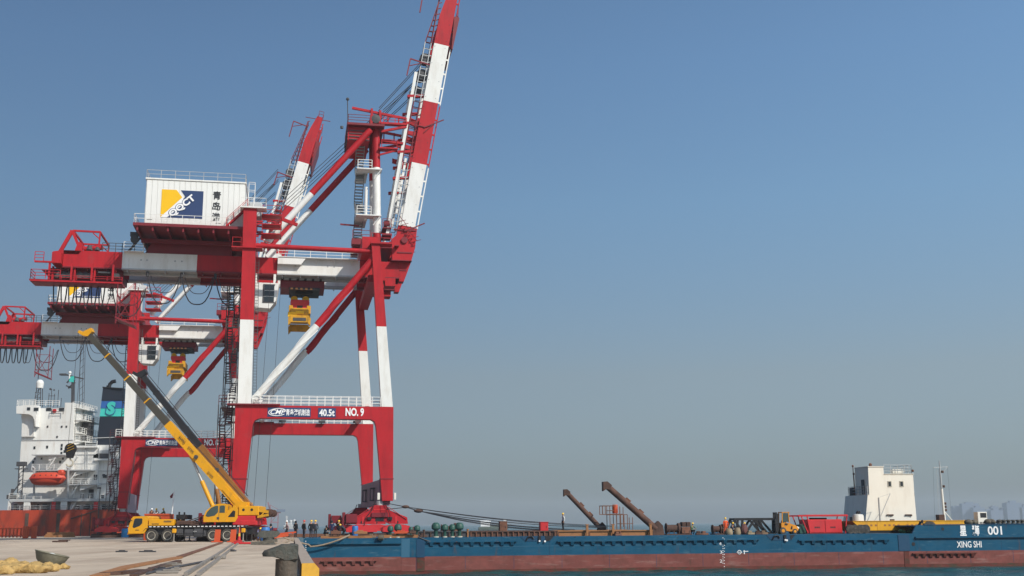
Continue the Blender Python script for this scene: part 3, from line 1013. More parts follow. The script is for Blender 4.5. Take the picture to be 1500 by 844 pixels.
    b.rail([(7.8, 6.1, 49.65), (9.8, 6.1, 49.65)], r=.04)
    b.beam((7.8, 6.3, 50.7), (10.6, 6.3, 50.4), .25, .3)
    b.build('latch_platform', M['red'], hp)
    b = MB().tube((3.35, 5.5, 52.6), (3.25, 5.5, 55.6), .06, 5).ball((3.25, 5.5, 55.75), .22, 8, 5).tube((2.6, 5.5, 52.0), (2.6, 5.5, 51.7), .2, 8)
    b.build('beacon', M['darkgrey'], hp)
    # mast stairs in zigzag
    b = MB()
    zs = [36.6, 38.9, 41.2, 43.5, 45.8, 48.1, 50.4]
    for i, (z0, z1) in enumerate(zip(zs[:-1], zs[1:])):
        va, vb = (8.0, 11.6) if i % 2 == 0 else (11.6, 8.0)
        b.stairs((5.2, va, z0), (5.2, vb, z1), 1.05, side=(1, 0, 0), tread=.12)
    b.build('mast_stairs', M['stairgrey'], root)
    b = MB()
    for z in (40.4, 46.6):
        b.box(4.7, 7.9, 6.0, 7.8, z, z + .14)
        b.rail([(4.8, 6.05, z + .14), (6.6, 6.05, z + .14)], r=.04, mids=2)
        b.beam((6.9, 6.3, z - 1.2), (7.8, 6.1, z), .1, .1)
        b.box(4.7, 6.2, 7.9, 12.5, z, z + .1)
    for z in (41.5, 43, 44.5):
        b.tube((6.0, 7.5, z - 1.4), (6.0, 7.5, z + .1), .2, 8)
    b.build('mast_landing', M['white'], root)
    b = MB().box(4.4, 7.4, 7.4, 13, 36.42, 37.1).box(4.2, 6.6, 5.6, 6.9, 36.45, 37.2).beam((2.8, 8, 39.6), (5.2, 8, 39.5), .14, .2)
    b.rail([(4.3, 5.6, 37.2), (6.5, 5.6, 37.2)], r=.035).rail([(8.3, 6.2, 36.4), (9.4, 6.2, 36.4)], r=.035)
    b.box(8.0, 9.5, 6.0, 14.0, 36.2, 36.38).box(8.3, 9.0, 6.2, 7.2, 39.2, 39.9).box(8.1, 9.3, 6.0, 9.0, 37.9, 38.15).box(8.1, 9.2, 6.0, 9.0, 38.8, 38.95)
    b.rail([(8.1, 6.0, 38.95), (9.2, 6.0, 38.95)], r=.035)
    b.build('mast_foot_platform', M['darkred'], root)
    # --- raised boom, in coloured lengths
    H = (11.25, 39.0)
    T = (16.55, 70.6)

    def bp(z, off):                             # a point of the boom at height z, off to the right of its axis
        t = (z - H[1]) / (T[1] - H[1])
        w = lerp(1.0, 1.0, t)
        return (lerp(H[0], T[0], t) + off * w, z - off * .167)
    bz = [39.2, 47.7, 56.3, 64.5, 69.0]
    for v0, v1 in ((6.0, 7.3), (12.7, 14.0)):
        for i, col in enumerate('wrwr'):
            wl_ = .82 if i == 0 else .97
            q = [bp(bz[i], -wl_), bp(bz[i], wl_), bp(bz[i + 1], .97), bp(bz[i + 1], -.97)]
            if i == 3:
                q = [bp(bz[3], -.97), bp(bz[3], .97), bp(73.4, .95), bp(73.4, .0), bp(71.0, -.55), bp(68.6, -.95)]
            o = MB().prism(q, v0, v1).build('boom', PAINT[col], root)
            boom.append(o)
            b = MB()
            z = bz[i] + .3
            ze = 72.5 if i == 3 else bz[i + 1] - .2
            lo_, hi_ = bp(bz[i], 1.3), bp(ze, 1.3)
            b.beam((lo_[0], v0 + .6, lo_[1]), (hi_[0], v0 + .6, hi_[1]), .16, .14)
            while z < ze:
                p, q = bp(z, .95), bp(z, 1.3)
                b.beam((p[0], v0 + .6, p[1]), (q[0], v0 + .6, q[1]), .14, .22)
                z += 2.05
            b.build('boom_rail', PAINT[col], o)
            b = MB()
            z = bz[i] + .6
            while z < bz[i + 1]:
                for off in (-.8, .55):
                    p = bp(z, off)
                    b.tube((p[0], v0 - .03, p[1]), (p[0], v0, p[1]), .07, 6)
                z += 2.4
            b.build('bolt', M['galv'] if col == 'w' else M['darkred'], o)
        # boom foot and hinge
        b = MB().prism([(10.1, 39.3), (12.5, 38.9), (12.3, 36.4), (11.7, 34.2), (10.9, 31.9), (10.31, 31.9), (10.31, 34.4), (9.4, 34.41), (9.3, 37.4), (9.9, 38.0)], v0 - .02, v1 + .02)
        o = b.build('boom_foot', M['red'], root)
        MB().tube((10.9, v0 - .25, 37.3), (10.9, v1 + .25, 37.3), .42, 14).build('hinge_pin', M['darkred'], o)
        MB().box(9.5, 12.4, v0 - .12, v0 - .025, 38.55, 38.75).box(10.0, 11.9, v0 - .1, v0 - .025, 35.6, 35.75).box(10.35, 11.2, v0 - .1, v0 - .025, 33.3, 33.42).build('stiffener', M['darkred'], o)
        MB().box(9.6, 10.15, v0 - .9, v0 - .03, 36.3, 36.42).box(9.2, 11.8, v0 - .9, v0 - .03, 34.4, 34.5).build('foot_stage', M['darkred'], o)
        b = MB()
        for k in range(7):
            p = (10.2 + k * .33, 39.6 - k * .42)
            b.beam((p[0], v0 - .6, p[1]), (p[0] + .8, v0 - .6, p[1] + .25), .06, .06)
            b.beam((p[0], v0 - .6, p[1]), (p[0], v0 - .05, p[1]), .06, .06)
        b.path([(10.2, v0 - .6, 40.3), (10.8, v0 - .6, 39.6), (11.6, v0 - .6, 38.2), (12.5, v0 - .6, 37.1)], .04)
        b.build('foot_ladder', M['darkred'], o)
    # folded stay links and ladder on the upper side of the boom
    b = MB()
    for v_ in (6.6, 13.4):
        for (z0, z1, w0, w1) in ((38.2, 45.2, .55, .6), (45.2, 53.0, .62, .5), (53.0, 60.5, .5, .55)):
            pts = [(lerp(8.75, 12.2, (z - 38.2) / 22.3), z) for z in (z0, z1)]
            b.beam((pts[0][0], v_, pts[0][1]), (pts[1][0], v_, pts[1][1]), .4, w0, (0, 1, 0), .4, w1)
        b.beam((9.9, v_, 41), (11.0, v_, 48.5), .3, .3, (0, 1, 0))
    boom.append(b.build('stay_link', M['white'], root))
    b = MB()
    for v_ in (6.6, 13.4):
        for z in (45.6, 49.2, 53.2, 57.0):
            p = lerp(8.75, 12.2, (z - 38.2) / 22.3)
            e = bp(z + .3, -.97)
            b.beam((p - .55, v_, z + .05), (e[0], v_, e[1] - .2), .6, .32)
        b.prism([(10.9, 54.0), (14.0, 53.4), (14.6, 52.9), (13.0, 52.6), (10.9, 53.4)], v_ - .25, v_ + .25)
        b.prism([(10.9, 52.3), (14.0, 51.9), (13.0, 51.3), (10.9, 51.9)], v_ - .25, v_ + .25)
        b.prism([(9.8, 50.6), (12.3, 50.0), (12.3, 49.4), (9.8, 50.0)], v_ - .2, v_ + .2)
    boom.append(b.build('link_bracket', M['red'], root))
    for z0, z1, col in ((38.6, 47.5, 'w'), (47.5, 56.0, 'r'), (56.0, 64.5, 'w'), (64.5, 72.0, 'r')):
        b = MB()
        for v_ in (6.3, 8.3):
            a, c = bp(z0, -1.35), bp(z1, -1.35)
            a2, c2 = bp(z0, -2.15), bp(z1, -2.15 if z1 < 70 else -1.2)
            b.beam((a[0], v_, a[1]), (c[0], v_, c[1]), .1, .1).beam((a2[0], v_, a2[1]), (c2[0], v_, c2[1]), .1, .1)
            n_ = 9
            for k in range(n_ + 1):
                p = Vector((a[0], v_, a[1])).lerp(Vector((c[0], v_, c[1])), k / n_)
                q = Vector((a2[0], v_, a2[1])).lerp(Vector((c2[0], v_, c2[1])), k / n_)
                e = bp(p.z, -.95)
                b.beam(p, q, .08, .08)
                if v_ < 7:
                    b.beam(q, q + Vector((0, 2.0, 0)), .08, .08)
                    b.beam(p, (e[0], v_, e[1]), .1, .1)
        a, c = bp(z0, -1.3), bp(z1, -1.3)
        b.ladder((a[0], 7.3, a[1]), (c[0], 7.3, c[1]), .6, (0, 1, 0))
        boom.append(b.build('boom_ladder', M['galv'] if col == 'w' else M['darkred'], root))
    b = MB()
    for z in (60.0, 62.3):
        p = bp(z, -1.75)
        b.lathe([(.3, -.5), (.75, -.45), (.6, 0), (.75, .45), (.3, .5)], (p[0], 7.0, p[1]), 14, 'y')
        b.lathe([(.3, -.5), (.75, -.45), (.6, 0), (.75, .45), (.3, .5)], (p[0], 13.0, p[1]), 14, 'y')
    boom.append(b.build('boom_sheave', M['darkgrey'], root))
    for z, ln, dr in ((71.0, 2.6, 2.9), (61.3, 2.6, 2.3)):
        p = bp(z, -1.0)
        b = MB().beam((p[0], 6.0, p[1]), (p[0] - ln, 6.0, p[1] + .7), .14, .16).beam((p[0] - ln, 6.0, p[1] + .7), (p[0] - ln - .45, 6.0, p[1] - dr + .6), .16, .16)
        b.beam((p[0] - .9, 6.0, p[1] + .25), (p[0] - ln - .1, 6.0, p[1] - .3), .1, .1)
        boom.append(b.build('davit_arm', M['darkred'], root))
    b = MB()
    for z in (52.8, 38.6):
        p = bp(z, -.3)
        b.beam((p[0], 5.9, p[1] - .2), (p[0] + 2.6, 5.9, p[1] + 1.0), .12, .14).beam((p[0], 5.9, p[1] - .9), (p[0] + 1.3, 5.9, p[1] + .4), .08, .08).beam((p[0] - 1.3, 5.9, p[1] + .1), (p[0], 5.9, p[1] - .1), .1, .1)
    p = bp(66.5, 1.0)
    b.prism([(p[0] + .05, p[1] - 2.2), (p[0] + .2, p[1] - 2.3), (p[0] + 1.1, p[1] + 2.2), (p[0] + .9, p[1] + 2.6), (p[0] + .4, p[1] + 2.4)], 6.2, 13.8)
    b.beam((p[0] + .3, 6.2, p[1] + 2.4), (p[0] + .5, 6.2, p[1] + 4.2), .12, .12).beam((p[0] + .9, 6.2, p[1] + 2.5), (p[0] + .95, 6.2, p[1] + 4.2), .1, .1)
    boom.append(b.build('tip_bracket', M['darkred'], root))
    b = MB()
    for v_ in (5.9, 7.4, 12.6, 14.1):
        for zz, o_ in ((73.3, .2), (73.3, 1.0)):
            p = bp(zz, o_)
            b.beam((p[0], v_, p[1]), (p[0] + .1, v_, p[1] + 1.1), .07, .07)
        p, q = bp(73.3, .2), bp(73.3, 1.0)
        b.beam((p[0] + .1, v_, p[1] + 1.1), (q[0] + .1, v_, q[1] + 1.1), .07, .07).beam((p[0] + .05, v_, p[1] + .55), (q[0] + .05, v_, q[1] + .55), .06, .06)
    p = bp(72.5, -.3)
    b.beam((p[0] - 1.6, 6.4, p[1] + .5), (p[0] + 2.8, 6.4, p[1] + .3), .1, .1)
    boom.append(b.build('tip_railing', M['darkred'], root, split=False))
    # cross ties of the twin boom
    b = MB()
    for z in (46.5, 55, 63.2, 70):
        p = bp(z, 0)
        b.box(p[0] - .4, p[0] + .4, 7.32, 12.68, p[1] - .4, p[1] + .4)
    boom.append(b.build('boom_cross_tie', M['red'], root))
    # hoist ropes: mast head to boom, and house to mast head
    b = MB()
    for v_ in (6.5, 7.6, 12.4, 13.5):
        for k, (za, zb) in enumerate(((55.2, 62.4), (54.9, 60.0))):
            p = bp(zb, -1.75)
            b.tube((7.4 + .5 * k, v_, za), (p[0], v_, p[1]), .05, 4)
    b.build('boom_hoist_rope', M['rope'], root)
    b = MB()
    for v_ in (7.4, 9.2, 11, 12.6):
        b.tube((-7.2, v_, 39.6), (6.9, v_, 54.4), .04, 4)
    b.build('house_hoist_rope', M['rope'], root)
    # --- trolley and operator's cab
    tr = MB().box(-4.5, 1.0, 7.6, 12.4, 31.0, 31.9).build('trolley', M['darkred'], root)
    b = MB().box(-3.4, .4, 7.3, 12.7, 30.7, 30.98).box(-2.6, -.4, 8.6, 11.4, 30.45, 30.68)
    for k in range(6):
        b.box(-4.4 + k * .95, -4.1 + k * .95, 7.2, 12.8, 31.92, 32.1)
    b.build('trolley_frame', M['black'], tr)
    b = MB()
    for k in range(5):
        b.box(-3.2 + k * .6, -2.9 + k * .6, 7.25, 7.28, 30.72, 30.95)
    b.build('warning_marks', M['rustorange'], tr)
    cb = MB().prism([(-8.0, 28.6), (-7.4, 27.9), (-5.6, 27.8), (-4.9, 28.8), (-4.6, 31.0), (-8.0, 31.0)], 5.2, 8.0).build('operator_cab', M['shipwhite'], root)
    b = MB()
    for z0, z1 in ((28.6, 29.25), (29.35, 30.0), (30.1, 30.7)):
        b.box(-6.35, -5.15, 5.15, 5.198, z0, z1)
    b.build('cab_window', M['glass'], cb)
    MB().box(-6.5, -5.05, 5.12, 5.16, 28.5, 28.58).box(-6.5, -6.38, 5.12, 5.16, 28.58, 30.8).box(-6.5, -5.05, 5.12, 5.16, 30.72, 30.82).build('window_frame', M['darkgrey'], cb)
    b = MB().box(-7.6, -7.3, 5.6, 5.9, 31.02, 32.2).box(-5.3, -5.0, 5.6, 5.9, 31.02, 32.2).box(-7.6, -7.3, 7.5, 7.8, 31.02, 32.2).box(-5.3, -5.0, 7.5, 7.8, 31.02, 32.2)
    b.build('cab_hanger', M['white'], cb)
    # --- rear machinery platform
    rp = MB().prism([(-33.2, 29.95), (-22.9, 29.95), (-22.9, 30.15), (-33.4, 30.35), (-33.4, 30.15)], 4.0, 6.4).build('rear_platform', M['darkred'], root)
    b = MB().box(-33.3, -22.9, 3.9, 3.99, 30.05, 30.22)
    for u_ in (-31.4, -28.9, -26.6, -24.2):
        b.box(u_, u_ + .22, 4.1, 4.35, 30.36, 32.39).box(u_, u_ + .22, 6.1, 6.4, 30.36, 32.39)
    b.box(-33.0, -30.21, 4.0, 4.25, 32.35, 32.55)
    b.build('platform_post', M['red'], rp)
    b = MB().rail([(-30.0, 4.05, 30.4), (-33.3, 4.05, 30.4), (-33.3, 6.3, 30.4)], r=.035, mids=2)
    b.rail([(-33.0, 4.1, 32.55), (-32.0, 4.1, 32.55)], r=.035, mids=2).rail([(-29.9, 4.3, 30.4), (-23.0, 4.3, 30.4)], h=.5, r=.03)
    b.build('rear_railing', M['red'], rp)
    b = MB()
    for u_ in (-30.9, -30.2, -29.5, -28.3, -27.6, -26.9):
        for s_ in (-1, 1):
            b.lathe([(.1, -.15), (.42, -.12), (.3, 0), (.42, .12), (.1, .15)], (u_, 7 + s_ * .3, 31.5), 10, 'y')
            b.lathe([(.1, -.15), (.42, -.12), (.3, 0), (.42, .12), (.1, .15)], (u_, 11 + s_ * .3, 31.5), 10, 'y')
    b.box(-26.0, -24.6, 5.5, 6.5, 31.6, 31.8).box(-24.3, -23.5, 5.0, 6.0, 31.0, 31.5)
    b.build('rope_sheave', M['darkgrey'], rp)
    b = MB().prism([(-33.0, 32.3), (-31.6, 31.0), (-30.3, 31.0), (-30.3, 32.3)], 8.0, 10.0).box(-31.0, -23.5, 8.0, 12.0, 31.2, 31.9).box(-31.8, -23.3, 7.0, 7.12, 30.4, 32.35)
    b.build('rear_hoist', M['darkred'], rp)
    b = MB().box(-31.3, -30.25, 5.0, 15.0, 32.56, 33.9).prism([(-31.4, 34.2), (-31.4, 33.92), (-28.5, 33.92), (-28.2, 34.38), (-30.2, 34.4)], 6.0, 14.0)
    for v_ in (6.4, 13.2):
        b.beam((-30.9, v_ + .2, 33.9), (-29.5, v_ + .2, 37.0), .3, .42).beam((-29.5, v_ + .2, 37.0), (-28.6, v_ + .2, 35.0), .26, .32)
        b.beam((-29.4, v_ + .2, 37.0), (-26.2, v_ + .2, 36.95), .22, .22).beam((-26.25, v_ + .2, 36.9), (-26.35, v_ + .2, 34.6), .18, .18).beam((-27.1, v_ + .2, 36.8), (-26.3, v_ + .2, 36.1), .12, .12)
        b.prism([(-29.0, 34.42), (-28.75, 35.3), (-28.5, 35.6), (-28.2, 35.4), (-28.1, 34.42)], v_ - .2, v_ + .3)
    b.beam((-29.4, 6.6, 37.0), (-29.4, 13.4, 37.0), .2, .2).beam((-26.25, 6.6, 36.9), (-26.25, 13.4, 36.9), .2, .2)
    b.tube((-28.0, 6.5, 34.75), (-25.8, 6.5, 35.0), .3, 10).tube((-27.6, 8, 34.9), (-27.6, 12, 34.9), .5, 12)
    b.build('maintenance_frame', M['red'], root)
    b = MB().rail([(-25.8, 6.05, 34.4), (-23.5, 6.05, 34.4)], r=.035, mids=2, step=.9).rail([(-23.5, 6.05, 34.4), (-20.6, 6.05, 34.4)], r=.035, mids=2, step=1.4)
    b.tube((-27.3, 6.1, 34.4), (-27.3, 6.5, 35.0), .35, 10).tube((-26.4, 6.1, 34.4), (-26.4, 6.5, 34.9), .3, 10)
    b.build('girder_railing', M['darkgrey'], root)
    b = MB().beam((-23.0, 6.8, 34.5), (-21.2, 5.0, 36.2), .18, .2).box(-22.5, -21.6, 4.8, 5.6, 36.2, 36.7).lathe([(.1, -.2), (.5, -.15), (.5, .15), (.1, .2)], (-21.9, 4.6, 35.7), 10, 'y')
    b.build('rope_guide', M['darkgrey'], root)
    # hanging access stage
    b = MB()
    for u_ in (-23.4, -21.4):
        for v_ in (4.0, 6.6):
            b.beam((u_, v_, 25.2), (u_, v_, 30.2), .1, .1)
    for z in (26.4, 27.6, 28.8):
        b.beam((-23.4, 4, z), (-21.4, 4, z), .06, .06).beam((-23.4, 4, z), (-23.4, 6.6, z), .06, .06).beam((-21.4, 4, z), (-21.4, 6.6, z), .06, .06)
    b.beam((-23.4, 4, 25.4), (-21.4, 4, 28.8), .08, .08).beam((-21.4, 4, 25.4), (-23.4, 4, 28.8), .06, .06)
    b.prism([(-23.5, 25.9), (-21.3, 25.0), (-21.3, 25.2), (-23.5, 26.1)], 3.9, 6.7)
    b.build('hanging_stage', M['darkred'], root)
    # festoon cables
    b = MB()

    def loop(u0, u1, z, dep, v_, rr=.05):
        pts = []
        for i in range(13):
            t = -1 + i / 6
            pts.append((lerp(u0, u1, (t + 1) / 2), v_, z - dep * (1 - abs(t) ** 3.0)))
        b.path(pts, rr, 5)
    for k in range(7):
        for v_ in (5.6, 5.9):
            loop(-31.0 + k * .86, -30.3 + k * .86, 29.95, 2.35, v_)
    for k in range(4):
        u_ = -24.3 + k * 4.0
        for d_ in (0, .35):
            loop(u_ + d_, u_ + 3.9 - d_ * .6, 31.6 if k else 29.9, 3.5 - d_ * 4.0, 5.6 + d_, .075 - .08 * d_)
        b.tube((u_, 5.6, 31.4), (u_, 5.6, 32.0), .18, 8)
    loop(-25.6, -24.4, 29.95, 2.3, 5.7)
    loop(-8.4, -4.9, 31.4, 2.2, 5.5)
    b.build('festoon_cable', M['rope'], root)
    # --- access tower by the land leg
    nfl = 13
    hz = 30.0 / nfl
    for ua, va_, za, zb_ in ((-10.95, 1.7, 4.0, 4 + 5 * hz), (-11.35, 15.4, 4 + 5 * hz, 34.0)):
        st = MB()
        for u_ in (ua, ua + 1.6):
            for v_ in (va_, va_ + 3.8):
                st.beam((u_, v_, za), (u_, v_, zb_), .12, .12)
        st.build('tower_post', M['darkgrey'], root)
    for i in range(nfl):
        z0 = 4.0 + i * hz
        ua, ve = (-10.95, 1.7) if i < 5 else (-11.35, 15.4)
        va, vb = (ve + .4, ve + 3.4) if i % 2 == 0 else (ve + 3.4, ve + .4)
        uc_ = ua + (.45 if i % 2 else 1.15)
        b = MB().stairs((uc_, va, z0), (uc_, vb, z0 + hz), .6, side=(1, 0, 0), tread=.1)
        e_ = ve + (3.3 if i % 2 == 0 else 0)
        b.box(ua, ua + 1.6, e_, e_ + .6, z0 + hz - .06, z0 + hz)
        b.rail([(ua, ve, z0 + hz), (ua + 1.6, ve, z0 + hz)], r=.035, mids=2, step=.8)
        for d_ in (ve, ve + 3.8):
            b.beam((ua, d_, z0 + .1), (ua + 1.6, d_, z0 + hz - .1), .06, .06)
        b.build('stair_flight', M['stairdark'] if i < 5 else M['darkgrey'], root, split=False)
    b = MB().box(-10.9, -9.36, 5.6, 15.3, 15.5, 15.6).rail([(-10.9, 5.6, 15.6), (-10.9, 15.3, 15.6)], r=.04)
    b.build('stair_gangway', M['darkgrey'], root)
    b = MB().box(-9.3, -8.7, 1.6, 5.5, 16.2, 16.3)
    for z in (9.0, 21.0, 27.0):
        b.box(-9.3, -8.85, 1.4, 1.6, z, z + .1)
    b.build('tower_tie', M['darkgrey'], root)
    b = MB().ladder((-7.35, .7, 5.0), (-6.8, .7, 13.0), .4, (0, 1, 0), 0, (1, 0, 0), .025).ladder((8.0, 20.7, 4.6), (7.7, 20.7, 13.0), .4, (0, 1, 0), 0, (1, 0, 0), .025)
    b.ladder((-6.9, 1.6, 16), (-7.2, 1.6, 33), .4, (1, 0, 0), 0, (1, 0, 0), .03)
    b.build('leg_ladder', M['darkgrey'], root)
    # portal walkway rails
    b = MB()
    for v0 in (.12, 1.28, 20.12, 21.28):
        q = FAR_U if v0 > 5 else 0
        b.rail([(-7.05 + q, v0, 15.35 + q * .33), (7.75 + q, v0, 15.35 + q * .33)], h=1.15, r=.035, mids=2, step=.95)
    b.rail([(-9.8, -.3, 15.5), (-8.9, -.3, 15.5)], r=.04, mids=2)
    b.build('portal_railing', M['white'], root)
    b = MB()
    for u_ in (-4.2, 1.0, 5.6):
        b.bbox(u_, u_ + .9, 19.4, 19.95, 15.1, 15.4, .03).beam((u_ + .4, 19.7, 15.0), (u_ + .4, 20.2, 15.2), .1, .1)
    b.build('floodlight', M['darkgrey'], root)
    b = MB().tube((-6.4, 16.8, 15.4), (-6.4, 20, 15.4), .35, 12).tube((6.2, 1.5, 15.4), (6.2, 19.9, 15.4), .4, 12)
    b.build('cable_drum', M['white'], root)
    b = MB().bbox(7.55, 7.85, -.35, -.05, 4.5, 5.3, .03).bbox(9.5, 9.75, -.1, .3, 4.5, 5.3, .03)
    b.build('warning_light', M['barge_white'], root)
    # hanging cable beside the land leg
    b = MB().tube((-5.6, 3, 31), (-6.6, 3, 2.0), .028, 4).tube((-4.4, 6, 30.9), (-5.3, 6, 1.5), .028, 4)
    b.build('power_cable', M['rope'], root)
    # --- signs on the portal beam
    MB().box(-5.3, -.35, -.03, -.003, 14.02, 15.12).build('sign_panel', M['navy'], root)
    b = MB()
    pts = []
    for i in range(25):
        an = R(40 + i * 12)
        x, z = -4.15 + 1.02 * math.cos(an), 14.57 + .42 * math.sin(an)
        pts.append((x + (z - 14.57) * .35, -.05, z))
    b.path(pts, .05, 5)
    b.build('sign_swoosh', M['letter'], root)
    text_obj('lettering', 'CMP', (-4.1, -.06, 14.6), 1.75, .58, (1, 0, 0), (0, 0, 1), M['letter'], root, shear=.35, bold=.02)
    text_obj('lettering', '青岛港机制造', (-1.82, -.05, 14.57), 2.75, .78, (1, 0, 0), (0, 0, 1), M['letter'], root, bold=.02)
    MB().box(.5, 2.55, -.03, -.003, 14.02, 15.12).build('sign_panel', M['navy'], root)
    text_obj('lettering', '40.5t', (1.52, -.05, 14.57), 1.8, .82, (1, 0, 0), (0, 0, 1), M['letter'], root, bold=.03)
    num = [text_obj('lettering', 'NO. %s' % no, (4.75, -.03, 14.68), 2.15, .98, (1, 0, 0), (0, 0, 1), M['letter'], root, bold=.035)]
    return root, boom, num


crane9, boom9, num9 = make_crane('9')
crane8 = copy_tree(crane9)
c_, s_ = math.cos(YAW), math.sin(YAW)
OFF8 = (-19.8, 52.5)
crane8.location = (O9[0] + c_ * OFF8[0] - s_ * OFF8[1], O9[1] + s_ * OFF8[0] + c_ * OFF8[1], 0)
crane8['label'] = 'farther red and white gantry crane marked NO. 8 behind the crane trucks'
boom_data = {q.data.name for o in boom9 for q in PIECES.get(o.name, [o])}
hinge = Vector((10.3, 0, 36.0))
rot = Matrix.Translation(hinge) @ Matrix.Rotation(R(4.5), 4, 'Y') @ Matrix.Translation(-hinge)
for ch in [k for k in bpy.data.objects if k.parent == crane8]:
    if ch.data and ch.data.name in boom_data:
        ch.matrix_local = rot
    if ch.data and ch.data.name == num9[0].data.name:
        bpy.data.objects.remove(ch)
text_obj('lettering', 'NO. 8', (4.75, -.03, 14.68), 2.15, .98, (1, 0, 0), (0, 0, 1), M['letter'], crane8, bold=.035)


def crane_world(root, u_, v_, z):
    p = root.location
    return Vector((p.x + c_ * u_ - s_ * v_, p.y + s_ * u_ + c_ * v_, z))


# --- spreaders hang from the trolleys
def make_spreader():
    root = empty('container_spreader', crane_world(crane9, -1.98, 10, 26), YAW, 'yellow container spreader with red head block hanging under the nearer crane', 'spreader', 'spreaders under the gantry cranes')
    hb = MB().prism([(-.85, 2.6), (-.6, 2.5), (.6, 2.5), (.85, 2.6), (1.2, 3.4), (1.1, 3.75), (-1.1, 3.75), (-1.2, 3.4)], -.9, .9).build('head_block', M['boxred'], root)
    for s in (-.72, .72):
        MB().lathe([(.15, -.55), (.45, -.5), (.45, .5), (.15, .55)], (s, 0, 3.85), 14, 'y').build('sheave', M['signyellow'], hb, True)
    MB().box(-.35, .35, -.93, -.91, 2.2, 3.0).build('socket_panel', M['black'], hb)
    b = MB()
    b.bbox(-1.1, 1.1, -3.0, 3.0, 1.3, 2.3, .05)
    b.bbox(-1.35, -.85, -2.6, 2.6, 1.6, 2.7, .05).bbox(.85, 1.35, -2.6, 2.6, 1.6, 2.7, .05)
    b.build('main_frame', M['spryellow'], root)
    b = MB().bbox(-.5, .5, -3.1, -2.95, 1.5, 1.9, .03).bbox(-1.45, -.3, -3.08, -2.98, 1.1, 1.75, .03)
    b.build('cover_plate', M['signyellow'], root)
    for s in (-1, 1):
        e = MB().bbox(-1.22, 1.22, s * 3.3 - .3, s * 3.3 + .3, .35, 1.25, .05).build('end_beam', M['spryellow'], root)
        for q in (-1, 1):
            MB().prism([(q * 1.05, .3), (q * 1.35, -.05), (q * 1.4, .9), (q * 1.05, 1.1)], s * 3.3 - .35, s * 3.3 + .35).build('corner_guide', M['spryellow'], e)
        MB().box(-.8, .8, s * 3.62 - .02, s * 3.62 + .02, .55, .95).build('end_panel', M['darkgrey'], e)
    b = MB()
    for s in (-.72, .72):
        for q in (-.4, .4):
            b.tube((s - .4, q, 4.0), (s - .7, q * 2, 4.9), .03, 4)
            b.tube((s + .4, q, 4.0), (s + .35, q * 2, 4.9), .03, 4)
    b.tube((.6, .2, 4.2), (.6, .2, 4.9), .1, 6)
    b.build('hoist_rope', M['rope'], root)
    return root


spr9 = make_spreader()
spr8 = copy_tree(spr9)
spr8.location = crane_world(crane8, -1.98, 10, 26)
spr8['label'] = 'yellow and red container spreader hanging under the farther crane'


